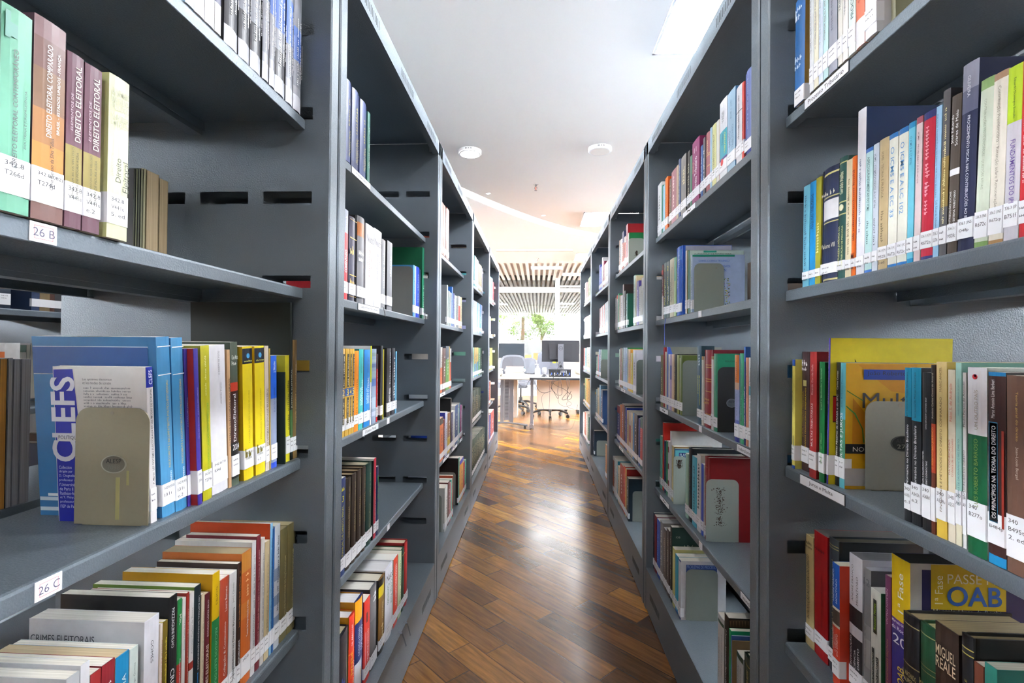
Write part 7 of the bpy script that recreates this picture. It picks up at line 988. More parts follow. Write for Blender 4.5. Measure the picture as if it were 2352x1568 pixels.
book('R',-0.935,0.8829,1.204,0.0053,.2,0.2073,'#3c3a30','brown thin book seen from its page edge behind the cream book, 26 B shelf',BG,dict(pg='#85836a',lab=0))
book('R',-0.935,0.8894,1.204,0.0054,.2,0.2097,'#8c8668','beige thin book seen from its page edge behind the cream book, 26 B shelf',BG,dict(pg='#a09a7c',lab=0))
book('R',-0.935,0.9092,1.204,0.0293,.2,0.2094,'#9c8a6c','tan book seen from its page edge behind the cream book, 26 B shelf',BG,dict(pg='#b09c7c',lab=0))
book('R',-0.935,0.9371,1.204,0.0216,.2,0.2048,'#8c7c60','light brown book seen from its page edge behind the cream book, 26 B shelf',BG,dict(pg='#a08c6c',lab=0))
book('R',-0.935,0.6501,0.857,0.0099,.2,0.2073,'#1c1a18','dark and amber book seen from its page edge at far left, 26 C shelf',BG,dict(pg='#a8752c',lab=0))
book('R',-0.935,0.6595,0.857,0.0052,.2,0.2082,'#9a9aa0','pale grey book seen from its page edge at far left, 26 C shelf',BG,dict(pg='#a0a0a4',lab=0))
book('R',-0.935,0.6682,0.857,0.0087,.2,0.2058,'#83838c','mid grey book seen from its page edge at far left, 26 C shelf',BG,dict(pg='#909098',lab=0))
book('R',-0.935,0.6806,0.857,0.0128,.2,0.2062,'#7c7c86','wide grey book seen from its page edge at far left, 26 C shelf',BG,dict(pg='#8c8c94',lab=0))
book('L',0.97,1.8472,1.204,0.0575,.2,0.2002,'#4c4038','grey brown book seen from its page edge beside the right post, second shelf',BG,dict(pg='#5c5048',lab=0))
book('L',0.97,2.0607,0.173,0.0778,.2,0.24,'#2c3034','dark curled book behind the bottom right shelf, leftmost of three',BG,dict(pg='#4a4e52',lab=0))
book('L',0.97,1.9882,0.173,0.0503,.2,0.24,'#3c2c20','dark brown book behind the bottom right shelf, middle of three',BG,dict(pg='#4c3c30',lab=0))
book('L',0.97,1.9136,0.173,0.0903,.2,0.24,'#6c7078','grey book behind the bottom right shelf, rightmost of three',BG,dict(pg='#5c6068',lab=0))
# bookends
bookend('L',-0.5841,-0.4869,0.6045,0.857,0.1483,'#8b856f','tan metal bookend with an oval ALESP badge, standing before the CLEFS booklet',(0.0032, 0.0776, 0.0166, 0.0113, 'ALESP', '7098', '#77756a', '#a8a698'),[('hole', -0.0006, 0.1417, 0.0022, 0.0), ('drip', 0.0084, 0.0609, 0.0026, 0.053), ('drip', 0.0214, 0.0696, 0.0016, 0.0182)])
bookend('R',0.5373,0.6353,0.848,0.857,0.1461,'#85847a','grey bookend with oval number badge against the gold MULTAS book',(0.0104, 0.0777, 0.02, 0.013, 'ALESP', '277', '#1c1e1e', '#4a4c4a'),[('hole', 0.006, 0.1395, 0.0035, 0.0)])
bookend('L',-0.5836,-0.4886,1.9139,1.204,0.195,'#6b6d6a','plain grey bookend beside pale blue book, second shelf, middle left bookcase',None,None)
bookend('R',0.4982,0.5912,1.6209,1.204,0.1566,'#8a9188','pale green bookend with a chip in its paint, against the pale blue book',None,[('hole', 0.0223, 0.1415, 0.0021, 0.0)])
bookend('R',0.4979,0.5879,1.7425,0.857,0.19,'#6d7672','grey green bookend against the olive book, third shelf, middle right bookcase',None,None)
bookend('R',0.4971,0.5921,1.4063,0.857,0.1802,'#1b1914','black bookend with oval badge against the bright green book',(-0.0097, 0.0809, 0.014, 0.0119, 'ALESP', '', '#6d7274', '#9a9c9c'),None)
bookend('R',0.5059,0.5499,1.8826,0.51,0.178,'#969e9a','pale bookend with rust spots against the cyan book',None,[('rust', -0.0011, 0.1495, 0.0136, 0.0148)])
bookend('R',0.5066,0.6028,1.5272,0.51,0.1867,'#8e9792','wide pale bookend with a tall column of rust spots, against large red book',None,[('rust', -0.0071, 0.1048, 0.021, 0.0575)])
bookend('R',0.5047,0.6098,1.7166,0.173,0.1714,'#7b827b','plain grey bookend on the bottom shelf of the middle right bookcase',None,None)
bookend('R',0.492,0.5747,2.747,1.551,0.1387,'#8a8f87','grey bookend with dark scuff, top shelf of the third right bookcase',None,[('rust', 0.0011, 0.0564, 0.0086, 0.0129)])
bookend('R',0.4949,0.5849,2.5264,0.857,0.1732,'#59625e','dark green grey bookend, middle shelf of the third right bookcase',None,None)
bookend('R',0.5064,0.5964,2.6709,0.173,0.1609,'#6b706a','grey bookend before the black and yellow book, third right bookcase',None,None)
bookend('L',-0.5816,-0.4916,2.6537,1.204,0.1977,'#8a8a86','pale grey bookend on the second shelf of the third left bookcase',None,None)
bookend('L',-0.5681,-0.4681,2.8674,0.173,0.1897,'#878c87','grey bookend before black book, bottom shelf, third left bookcase',None,None)
bookend('L',-0.5573,-0.4673,2.4467,0.173,0.1828,'#8c938c','small pale bookend against photo covered book, bottom of third left bookcase',None,None)
bookend('R',0.4889,0.5789,3.8876,0.857,0.1436,'#7c827c','grey bookend on the middle shelf of the fourth right bookcase',None,None)
bookend('R',0.5055,0.5955,4.2675,0.173,0.1318,'#7c827c','grey bookend on the bottom shelf of the fourth right bookcase',None,None)
# labels
shelf_label('L',-0.4815,0.4452,0.4719,1.1833,1.2023,'26 B','small pink bordered paper sticker reading 26 B on the shelf edge',frame='#d88a94',tcol='#55506a')
shelf_label('L',-0.4815,0.4573,0.4845,0.8363,0.8553,'26 C','small pink bordered paper sticker reading 26 C on the shelf edge',frame='#d88a94',tcol='#55506a')
shelf_label('R',0.4924,0.8146,0.947,1.5303,1.5493,'Processo Tributário','white shelf label reading Processo Tributário',frame=None,tcol='#1c1d22')
shelf_label('R',0.4924,0.8245,0.9611,0.8363,0.8553,'Juros e Multa','white shelf label reading Juros e Multa',frame=None,tcol='#1c1d22')
shelf_label('L',-0.4815,1.2489,1.3921,1.5303,1.5493,'Processo penal','white shelf label reading Processo penal',frame=None,tcol='#1c1d22')
shelf_label('L',-0.4815,1.3063,1.4863,1.1833,1.2023,'Código de Processo Penal Comentado','white shelf label reading Código de Processo Penal Comentado',frame=None,tcol='#1c1d22')
shelf_label('L',-0.4815,1.3507,1.4895,0.8363,0.8553,'Direito Penal','white shelf label reading Direito Penal',frame=None,tcol='#1c1d22')
shelf_label('R',0.4924,1.1341,1.2564,0.8363,0.8553,'Federalismo fiscal','white shelf label reading Federalismo fiscal',frame=None,tcol='#1c1d22')
shelf_label('R',0.4924,1.9037,2.0325,0.8363,0.8553,'~','small white shelf label at far end of third shelf, middle right bookcase',frame=None,tcol='#1c1d22')
shelf_label('R',0.4924,1.0895,1.232,0.4893,0.5083,'Imunidade tributária','white shelf label reading Imunidade tributária',frame=None,tcol='#1c1d22')
shelf_label('R',0.4924,1.8851,2.0231,0.4893,0.5083,'~','small white shelf label at far end of fourth shelf, middle right bookcase',frame=None,tcol='#1c1d22')
shelf_label('R',0.4924,1.587,1.7239,1.5303,1.5493,'~','long white shelf label on the top shelf of the middle right bookcase',frame=None,tcol='#1c1d22')
shelf_label('L',-0.4815,1.5751,1.6034,0.8363,0.8553,None,'tiny pink paper tag on the third shelf edge, middle left bookcase',frame='#d8a0a8',tcol='#1c1d22')
shelf_label('L',-0.4815,1.5922,1.6187,0.4893,0.5083,None,'tiny pink paper tag on the fourth shelf edge, middle left bookcase',frame='#d8a0a8',tcol='#1c1d22')
shelf_label('R',0.4924,1.5269,1.556,1.1833,1.2023,None,'tiny paper tag below the grey bookend, second shelf, middle right',frame='#d8a0a8',tcol='#1c1d22')
shelf_label('R',0.4924,1.5202,1.5468,0.8363,0.8553,None,'tiny paper tag below the red hardcover, third shelf, middle right',frame='#d8a0a8',tcol='#1c1d22')
shelf_label('R',0.4924,1.5125,1.5409,0.4893,0.5083,None,'tiny paper tag under the rusty bookend, middle right bookcase',frame='#d8a0a8',tcol='#1c1d22')
shelf_label('L',-0.4815,2.4434,2.5778,0.8363,0.8553,'~','white shelf label on the third shelf of the third left bookcase',frame=None,tcol='#1c1d22')
shelf_label('L',-0.4815,2.5385,2.7123,0.4893,0.5083,'~','near one of three white labels, fourth shelf, third left bookcase',frame=None,tcol='#1c1d22')
shelf_label('L',-0.4815,2.8142,2.9867,0.4893,0.5083,'~','middle one of three white labels, fourth shelf, third left bookcase',frame=None,tcol='#1c1d22')
shelf_label('L',-0.4815,3.0804,3.2544,0.4893,0.5083,'~','far one of three white labels, fourth shelf, third left bookcase',frame=None,tcol='#1c1d22')
shelf_label('R',0.4924,2.8187,2.958,0.8363,0.8553,'~','white shelf label on the middle shelf of the third right bookcase',frame=None,tcol='#1c1d22')
shelf_label('R',0.4924,2.8729,3.0222,0.4893,0.5083,'~','white shelf label on the fourth shelf of the third right bookcase',frame=None,tcol='#1c1d22')
FAR=[('L', -0.4815, 2.4737, 1.551, 0.057, 0.145, 0.2579, '#7c3a2c', '#7c3a2c', [], 0, 0),
('L', -0.4815, 2.5274, 1.551, 0.0413, 0.145, 0.259, '#a0503c', '#a0503c', [], 0, 0),
('L', -0.4815, 2.5655, 1.551, 0.022, 0.145, 0.2573, '#4a1c18', '#4a1c18', [], 0, 0),
('L', -0.4815, 2.6175, 1.551, 0.0736, 0.145, 0.267, '#8a3c2c', '#8a3c2c', [], 0, 0),
('L', -0.4815, 2.6263, 1.204, 0.0333, 0.145, 0.2114, '#c6d6cc', '#8c9096', [], 0, 0),
('L', -0.4815, 2.6763, 1.204, 0.0427, 0.1, 0.1862, '#9eb0aa', '#9eb0aa', [], 0, 0),
('L', -0.4815, 2.7318, 1.204, 0.0501, 0.1, 0.1825, '#8c9490', '#8c9490', [], 0, 0),
('L', -0.4815, 2.7824, 1.204, 0.0404, 0.145, 0.2193, '#2f6cc0', '#2f6cc0', [], 0, 0),
('L', -0.4815, 2.8325, 1.204, 0.0388, 0.145, 0.1893, '#2c3a84', '#2c3a84', [], 0, 0),
('L', -0.4815, 2.8948, 1.204, 0.0658, 0.145, 0.1833, '#a3b4ac', '#a3b4ac', [], 0, 0),
('L', -0.4815, 2.9646, 1.204, 0.0591, 0.145, 0.1763, '#55585a', '#55585a', [], 0, 0),
('L', -0.4815, 3.0355, 1.204, 0.0689, 0.145, 0.1927, '#d8d0c8', '#d8d0c8', [(0.1, 0.7, '#c43a2c')], 0, 0),
('L', -0.4815, 3.1065, 1.204, 0.0575, 0.145, 0.1951, '#e0cfa8', '#e0cfa8', [], 0, 0),
('L', -0.4815, 2.4795, 0.857, 0.0504, 0.145, 0.2277, '#e0d8d0', '#e0d8d0', [(0.0, 0.55, '#dc6a2c')], 0, 0),
('L', -0.4815, 2.555, 0.857, 0.0803, 0.145, 0.2232, '#6a3424', '#6a3424', [], 0, 1),
('L', -0.4815, 2.6475, 0.857, 0.0942, 0.145, 0.2339, '#3f4a58', '#3f4a58', [(0, 0.7, '#57983a')], 0, 0),
('L', -0.4815, 2.7087, 0.857, 0.0215, 0.145, 0.2319, '#d8b04a', '#d8b04a', [], 0, 0),
('L', -0.4815, 2.7439, 0.857, 0.0418, 0.145, 0.2207, '#e0e0e2', '#e0e0e2', [(0, 0.66, '#dc4a2c')], 0, 0),
('L', -0.4815, 2.4997, 0.51, 0.0938, 0.145, 0.2178, '#e0702c', '#1c3f9c', [(0.85, 1, '#1c1a1c')], 0, 0),
('L', -0.4815, 2.5691, 0.51, 0.0336, 0.145, 0.201, '#7c2420', '#7c2420', [], 0, 0),
('L', -0.4815, 2.6273, 0.51, 0.0625, 0.145, 0.2309, '#c9d0e8', '#2338a0', [], 0, 0),
('L', -0.4815, 2.7125, 0.51, 0.0841, 0.145, 0.2161, '#8c5a2c', '#d8d8dc', [(0, 0.4, '#c9a820')], 0, 0),
('L', -0.4815, 2.7734, 0.51, 0.0239, 0.2, 0.29, '#121214', '#0e0e10', [], 0, 0),
('L', -0.4815, 2.8163, 0.51, 0.0435, 0.145, 0.2071, '#38386c', '#38386c', [], 0, 0),
('L', -0.4815, 2.8773, 0.51, 0.0586, 0.145, 0.2056, '#d8d8d4', '#d8d8d4', [], 0, 0),
('L', -0.4815, 2.9664, 0.51, 0.1005, 0.2, 0.2291, '#1f4a84', '#dcdcdc', [], 0, 0),
('L', -0.4815, 3.043, 0.51, 0.0362, 0.145, 0.202, '#c4dcd0', '#c4dcd0', [], 0, 0),
('L', -0.4815, 3.0865, 0.51, 0.0372, 0.145, 0.2277, '#257c94', '#dcdcdc', [], 0, 0),
('L', -0.4815, 3.1368, 0.51, 0.0462, 0.145, 0.2108, '#a83c74', '#a83c74', [], 0, 0),
('L', -0.4815, 3.1985, 0.51, 0.0602, 0.145, 0.2057, '#b8bcc4', '#b8bcc4', [], 0, 0),
('L', -0.4515, 2.4867, 0.173, 0.0775, 0.12, 0.2149, '#d0d2d0', '#c9cbc8', [], 0, 0),
('L', -0.4515, 2.5619, 0.173, 0.0519, 0.145, 0.219, '#5a1c1c', '#5a1c1c', [], 0, 0),
('L', -0.4515, 2.6096, 0.173, 0.0367, 0.145, 0.199, '#c07c8c', '#c07c8c', [], 0, 0),
('L', -0.4515, 2.6496, 0.173, 0.0319, 0.145, 0.209, '#7cc4b0', '#7cc4b0', [], 0, 0),
('L', -0.4515, 2.6803, 0.173, 0.0176, 0.145, 0.2204, '#b04a30', '#b04a30', [], 0, 0),
('L', -0.4515, 2.8894, 0.173, 0.0415, 0.2, 0.27, '#4c9c84', '#16181a', [], 0, 0),
('L', -0.4515, 2.9924, 0.173, 0.1422, 0.145, 0.2407, '#d08c28', '#d08c28', [(0.9, 1, '#1f3fb0')], 0, 0),
('L', -0.4515, 3.0979, 0.173, 0.0518, 0.145, 0.1991, '#a8284c', '#a8284c', [], 0, 0),
('L', -0.4515, 3.1632, 0.173, 0.0457, 0.145, 0.1965, '#5cae94', '#5cae94', [], 0, 0),
('L', -0.4515, 3.2267, 0.173, 0.0562, 0.145, 0.2077, '#dcd0cc', '#d8d8d8', [], 0, 0),
('L', -0.4515, 3.2926, 0.173, 0.0495, 0.145, 0.2149, '#4a6cb4', '#dcdcdc', [], 0, 0),
('R', 0.4924, 2.7622, 1.551, 0.0279, 0.16, 0.1703, '#dfe4e0', '#0f6c38', [], 0, 0),
('R', 0.4924, 2.8114, 1.551, 0.0534, 0.2, 0.2288, '#c9949c', '#9c1820', [], 0, 0),
('R', 0.4924, 2.8728, 1.551, 0.0507, 0.145, 0.1747, '#e4d8d4', '#e4d8d4', [(0.3, 0.8, '#d4604c')], 0, 0),
('R', 0.4924, 2.9404, 1.551, 0.0666, 0.145, 0.2186, '#2a3a66', '#2a3a66', [(0, 0.7, '#b05a44')], 0, 0),
('R', 0.4924, 3.008, 1.551, 0.0585, 0.145, 0.1877, '#dfe0e4', '#dfe0e4', [], 0, 0),
('R', 0.4924, 3.0621, 1.551, 0.0374, 0.145, 0.1939, '#7c4a34', '#7c4a34', [], 0, 0),
('R', 0.4924, 2.3584, 1.204, 0.0339, 0.145, 0.2162, '#e0e0e4', '#e0e0e4', [], 0, 0),
('R', 0.4924, 2.3941, 1.204, 0.0296, 0.145, 0.2186, '#dcdcd8', '#dcdcd8', [], 0, 0),
('R', 0.4924, 2.44, 1.204, 0.0548, 0.145, 0.1844, '#c9c9c8', '#c9c9c8', [], 0, 0),
('R', 0.4924, 2.5008, 1.204, 0.0576, 0.145, 0.2176, '#5c4ba4', '#5c4ba4', [], 0, 0),
('R', 0.4924, 2.5452, 1.204, 0.0216, 0.145, 0.2508, '#dcc8a0', '#dcc8a0', [], 0, 0),
('R', 0.4924, 2.5831, 1.204, 0.0451, 0.145, 0.2574, '#bcd8c8', '#88bc98', [], 0, 0),
('R', 0.4924, 2.7991, 1.204, 0.0432, 0.14, 0.187, '#1f7c70', '#0f5a48', [], 0, 0),
('R', 0.4924, 2.8692, 1.204, 0.0404, 0.145, 0.2112, '#1c1a1c', '#1c1a1c', [], 0, 0),
('R', 0.4924, 2.9179, 1.204, 0.0392, 0.17, 0.253, '#b8aca8', '#2c1a1c', [], 0, 0),
('R', 0.4924, 2.9791, 1.204, 0.074, 0.145, 0.1959, '#e6d8d6', '#e6d8d6', [], 0, 0),
('R', 0.4924, 3.0436, 1.204, 0.0369, 0.145, 0.2057, '#c9a878', '#c9a878', [], 0, 0),
('R', 0.4924, 3.0861, 1.204, 0.041, 0.145, 0.2186, '#3c9460', '#3c9460', [], 0, 0),
('R', 0.4924, 3.1372, 1.204, 0.0484, 0.145, 0.2127, '#e0dcda', '#e0dcda', [(0.9, 1, '#d8402c')], 0, 0),
('R', 0.4924, 3.1962, 1.204, 0.0567, 0.145, 0.2037, '#e4e4e8', '#e4e4e8', [], 0, 0),
('R', 0.4924, 2.5698, 0.857, 0.0843, 0.16, 0.2228, '#c9c8d8', '#c4c4d0', [], 0, 0),
('R', 0.4924, 2.6517, 0.857, 0.053, 0.145, 0.2056, '#e0c82c', '#e0c82c', [], 0, 0),
('R', 0.4924, 2.7119, 0.857, 0.052, 0.145, 0.2253, '#e0a040', '#e0a040', [], 0, 0),
('R', 0.4924, 2.7545, 0.857, 0.0248, 0.145, 0.2264, '#dcd0a0', '#dcd0a0', [], 0, 0),
('R', 0.4924, 2.8007, 0.857, 0.0518, 0.145, 0.2343, '#8cb0dc', '#2c7c38', [], 0, 0),
('R', 0.4924, 2.8718, 0.857, 0.0742, 0.145, 0.2343, '#9cbcdc', '#9cbcdc', [], 0, 0),
('R', 0.4924, 2.9442, 0.857, 0.0532, 0.145, 0.2316, '#5c5a2c', '#5c5a2c', [], 0, 0),
('R', 0.4924, 2.9944, 0.857, 0.0294, 0.145, 0.2315, '#a03028', '#a03028', [], 0, 0),
('R', 0.4924, 3.0333, 0.857, 0.039, 0.145, 0.2244, '#cfe0d0', '#cfe0d0', [], 0, 0),
('R', 0.5024, 2.4435, 0.51, 0.0551, 0.145, 0.2408, '#176058', '#176058', [(0.1, 0.8, '#c4342c')], 0, 0),
('R', 0.5024, 2.4973, 0.51, 0.0344, 0.145, 0.2299, '#2a4c9c', '#2a4c9c', [], 0, 0),
('R', 0.5024, 2.5806, 0.51, 0.0833, 0.145, 0.2413, '#151c30', '#151c30', [], 0, 0),
('R', 0.5024, 2.6454, 0.51, 0.0321, 0.145, 0.2378, '#4a9cdc', '#4a9cdc', [], 0, 0),
('R', 0.5024, 2.6904, 0.51, 0.0434, 0.145, 0.2364, '#dccfae', '#dccfae', [], 0, 0),
('R', 0.5024, 2.7438, 0.51, 0.0487, 0.145, 0.2298, '#c9c2bc', '#c9c2bc', [(0.3, 0.7, '#b04434')], 0, 0),
('R', 0.5024, 2.807, 0.51, 0.0621, 0.145, 0.2304, '#b8a478', '#b8a478', [], 0, 0),
('R', 0.5024, 2.8653, 0.51, 0.0379, 0.145, 0.2416, '#1f3fa8', '#1c3494', [], 0, 0),
('R', 0.5024, 2.9063, 0.51, 0.0271, 0.145, 0.2483, '#2c2c30', '#2c2c30', [], 0, 0),
('R', 0.5024, 2.9673, 0.51, 0.0778, 0.18, 0.249, '#9c4a2c', '#7c1c1c', [], 0, 0),
('R', 0.5024, 3.0431, 0.51, 0.0558, 0.145, 0.2377, '#d87830', '#d87830', [], 0, 0),
('R', 0.5024, 3.1303, 0.51, 0.1004, 0.145, 0.2208, '#27408c', '#27408c', [(0.8, 1, '#b03028')], 0, 0),
('R', 0.4844, 2.7001, 0.173, 0.056, 0.14, 0.224, '#141c24', '#12202c', [], 0, 0),
('R', 0.4844, 2.753, 0.173, 0.0326, 0.145, 0.2585, '#dcc870', '#8c1c1c', [], 0, 0),
('R', 0.4844, 2.8001, 0.173, 0.0451, 0.145, 0.2617, '#c43828', '#c43828', [], 0, 0),
('R', 0.4844, 2.8874, 0.173, 0.1128, 0.145, 0.249, '#a83428', '#a83428', [], 0, 1),
('R', 0.4844, 2.9891, 0.173, 0.0732, 0.145, 0.2133, '#d8c8a8', '#d8c8a8', [], 0, 0),
('R', 0.4844, 3.0607, 0.173, 0.0496, 0.17, 0.2339, '#c9e0e6', '#2f9ab8', [], 0, 0),
('R', 0.4844, 3.1285, 0.173, 0.0566, 0.145, 0.2289, '#e0e0e0', '#e0e0e0', [], 0, 0),
('R', 0.4844, 3.2386, 0.173, 0.1424, 0.145, 0.2288, '#dcdcdc', '#dcdcdc', [(0.0, 0.9, '#9c4a34')], 0, 0),
('L', -0.4815, 3.8038, 1.551, 0.1289, 0.145, 0.2308, '#5cb0b8', '#5cb0b8', [], 0, 0),
('L', -0.4815, 3.9386, 1.551, 0.1105, 0.145, 0.2278, '#dfe4ea', '#dfe4ea', [], 0, 0),
('L', -0.4815, 4.0539, 1.551, 0.0876, 0.145, 0.2163, '#8c7c50', '#8c7c50', [], 0, 0),
('L', -0.4815, 4.1677, 1.551, 0.1082, 0.145, 0.2216, '#c9b08c', '#c9b08c', [], 0, 0),
('L', -0.4815, 4.2969, 1.551, 0.1149, 0.145, 0.2155, '#c8c8d4', '#c8c8d4', [], 0, 0),
('L', -0.4815, 3.7246, 1.204, 0.0675, 0.145, 0.2352, '#b0b4dc', '#b0b4dc', [], 0, 0),
('L', -0.4815, 3.803, 1.204, 0.0704, 0.145, 0.2362, '#a8acd8', '#a8acd8', [], 0, 0),
('L', -0.4815, 3.8849, 1.204, 0.0734, 0.145, 0.2372, '#bcc4e4', '#bcc4e4', [], 0, 0),
('L', -0.4815, 3.9703, 1.204, 0.0767, 0.145, 0.2383, '#3c8cd0', '#3c8cd0', [], 0, 0),
('L', -0.4815, 4.0595, 1.204, 0.0802, 0.145, 0.2394, '#c0c4dc', '#c0c4dc', [], 0, 0),
('L', -0.4815, 4.1528, 1.204, 0.0839, 0.145, 0.2406, '#2c84cc', '#2c84cc', [], 0, 0),
('L', -0.4815, 4.2505, 1.204, 0.0879, 0.145, 0.2419, '#b0b8dc', '#b0b8dc', [], 0, 0),
('L', -0.4815, 4.3528, 1.204, 0.0921, 0.145, 0.2432, '#ccd0e0', '#ccd0e0', [], 0, 0),
('L', -0.4815, 3.7295, 0.857, 0.0735, 0.145, 0.2274, '#7cb8a0', '#7cb8a0', [], 0, 0),
('L', -0.4815, 3.8514, 0.857, 0.1441, 0.145, 0.2274, '#d4b03c', '#d4b03c', [(0, 0.45, '#2f88a8')], 0, 0),
('L', -0.4815, 3.9867, 0.857, 0.0981, 0.145, 0.2275, '#d8b840', '#d8b840', [(0, 0.5, '#2c7ca8')], 0, 0),
('L', -0.4815, 4.1028, 0.857, 0.1038, 0.145, 0.2242, '#5c9c5c', '#5c9c5c', [], 0, 0),
('L', -0.4815, 4.2256, 0.857, 0.1101, 0.145, 0.2242, '#2c4c3c', '#2c4c3c', [], 0, 0),
('L', -0.4815, 4.3647, 0.857, 0.1344, 0.145, 0.2242, '#24443a', '#24443a', [], 0, 0),
('L', -0.4815, 3.7334, 0.51, 0.0794, 0.145, 0.2499, '#1d3a30', '#1d3a30', [], 1, 1),
('L', -0.4815, 3.8215, 0.51, 0.0832, 0.145, 0.2473, '#1d3a30', '#1d3a30', [], 1, 1),
('L', -0.4815, 3.9136, 0.51, 0.0873, 0.145, 0.2445, '#1d3a30', '#1d3a30', [], 1, 1),
('L', -0.4815, 4.0104, 0.51, 0.0917, 0.145, 0.2416, '#1d3a30', '#1d3a30', [], 1, 1),
('L', -0.4815, 4.112, 0.51, 0.0964, 0.145, 0.2385, '#1d3a30', '#1d3a30', [], 1, 1),
('L', -0.4815, 4.2188, 0.51, 0.1015, 0.145, 0.2353, '#1d3a30', '#1d3a30', [], 1, 1),
('L', -0.4515, 3.4842, 0.173, 0.054, 0.145, 0.2567, '#1d3a30', '#1d3a30', [], 1, 1),
('L', -0.4515, 3.5427, 0.173, 0.0559, 0.145, 0.2548, '#1d3a30', '#1d3a30', [], 1, 1),
('L', -0.4515, 3.6033, 0.173, 0.0578, 0.145, 0.2529, '#1d3a30', '#1d3a30', [], 1, 1),
('L', -0.4515, 3.6661, 0.173, 0.0598, 0.145, 0.2508, '#1d3a30', '#1d3a30', [], 1, 1),
('L', -0.4515, 3.7309, 0.173, 0.062, 0.145, 0.2487, '#1d3a30', '#1d3a30', [], 1, 1),
('L', -0.4515, 3.7982, 0.173, 0.0643, 0.145, 0.2465, '#1d3a30', '#1d3a30', [], 1, 1),
('L', -0.4515, 3.8679, 0.173, 0.0667, 0.145, 0.2442, '#1d3a30', '#1d3a30', [], 1, 1),
('L', -0.4515, 3.9402, 0.173, 0.0692, 0.145, 0.2419, '#1d3a30', '#1d3a30', [], 1, 1),
('L', -0.4515, 4.0153, 0.173, 0.0719, 0.145, 0.2394, '#1d3a30', '#1d3a30', [], 1, 1),
('L', -0.4515, 4.0932, 0.173, 0.0746, 0.145, 0.2369, '#1d3a30', '#1d3a30', [], 1, 1),
('L', -0.4515, 4.1743, 0.173, 0.0777, 0.145, 0.2342, '#1d3a30', '#1d3a30', [], 1, 1),
('L', -0.4515, 4.2586, 0.173, 0.0809, 0.145, 0.2315, '#1d3a30', '#1d3a30', [], 1, 1),
('L', -0.4815, 5.0224, 1.551, 0.1343, 0.145, 0.2459, '#5cb0c8', '#5cb0c8', [], 0, 0),
('L', -0.4815, 5.1854, 1.551, 0.1432, 0.145, 0.2578, '#7cb8d0', '#7cb8d0', [], 0, 0),
('L', -0.4815, 5.4011, 1.551, 0.2332, 0.145, 0.2371, '#b04048', '#b04048', [], 0, 0),
('L', -0.4815, 4.992, 1.204, 0.1764, 0.145, 0.1937, '#b09098', '#b09098', [], 0, 0),
('L', -0.4815, 4.9248, 0.857, 0.1067, 0.145, 0.2283, '#4a5cb4', '#4a5cb4', [], 0, 0),
('L', -0.4815, 5.1406, 0.857, 0.2795, 0.145, 0.2241, '#dcc838', '#dcc838', [], 0, 0),
('L', -0.4815, 4.9356, 0.51, 0.1067, 0.145, 0.2504, '#3c4c8c', '#3c4c8c', [], 0, 0),
('L', -0.4815, 5.0682, 0.51, 0.1126, 0.145, 0.2313, '#c8683c', '#c8683c', [], 0, 0),
('L', -0.4515, 4.6317, 0.173, 0.1197, 0.145, 0.2894, '#a04c54', '#a04c54', [], 0, 0),
('L', -0.4515, 4.7764, 0.173, 0.1273, 0.145, 0.2702, '#3c5cb0', '#3c5cb0', [], 0, 0),
('L', -0.4515, 5.0263, 0.173, 0.3294, 0.145, 0.2707, '#a83c3c', '#a83c3c', [], 0, 0),
('R', 0.4924, 3.5978, 1.551, 0.1634, 0.145, 0.16, '#c8ccd8', '#c8ccd8', [], 0, 0),
('R', 0.4924, 3.726, 1.551, 0.0699, 0.145, 0.16, '#d8c8b8', '#d8c8b8', [], 0, 0),
('R', 0.4924, 3.8044, 1.551, 0.0606, 0.145, 0.195, '#8c2c50', '#8c2c50', [], 0, 0),
('R', 0.4924, 3.8735, 1.551, 0.0502, 0.145, 0.2358, '#dfdfe4', '#dfdfe4', [], 0, 0),
('R', 0.4924, 3.9496, 1.551, 0.0786, 0.145, 0.1774, '#4c60c0', '#4c60c0', [], 0, 0),
('R', 0.4924, 4.0374, 1.551, 0.0684, 0.145, 0.2064, '#3c54b8', '#3c54b8', [], 0, 0),
('R', 0.4924, 3.5205, 1.204, 0.0466, 0.145, 0.2206, '#d8d4d8', '#d8d4d8', [], 0, 0),
('R', 0.4924, 3.5735, 1.204, 0.0481, 0.145, 0.2182, '#e4e4e8', '#e4e4e8', [], 0, 0),
('R', 0.4924, 3.6281, 1.204, 0.0496, 0.145, 0.2157, '#c8c8cc', '#c8c8cc', [], 0, 0),
('R', 0.4924, 3.6845, 1.204, 0.0511, 0.145, 0.2131, '#dcdce0', '#dcdce0', [], 0, 0),
('R', 0.4924, 3.7427, 1.204, 0.0528, 0.145, 0.2104, '#b84840', '#b84840', [], 0, 0),
('R', 0.4924, 3.8027, 1.204, 0.0545, 0.145, 0.2077, '#e0e0e4', '#e0e0e4', [], 0, 0),
('R', 0.4924, 3.8647, 1.204, 0.0564, 0.145, 0.2048, '#c4544c', '#c4544c', [], 0, 0),
('R', 0.4924, 3.9288, 1.204, 0.0583, 0.145, 0.2019, '#e0dcd8', '#e0dcd8', [], 0, 0),
('R', 0.4924, 3.995, 1.204, 0.0603, 0.145, 0.1988, '#a03c34', '#a03c34', [], 0, 0),
('R', 0.4924, 3.9278, 0.857, 0.078, 0.16, 0.2204, '#2c4c5c', '#8cb0a0', [], 0, 0),
('R', 0.4924, 4.0217, 0.857, 0.0818, 0.145, 0.2201, '#3c6ca0', '#3c6ca0', [], 0, 0),
('R', 0.4924, 4.1043, 0.857, 0.0566, 0.145, 0.1769, '#c43c3c', '#c43c3c', [], 0, 0),
('R', 0.4924, 4.184, 0.857, 0.0737, 0.145, 0.16, '#3c8c5c', '#3c8c5c', [], 0, 0),
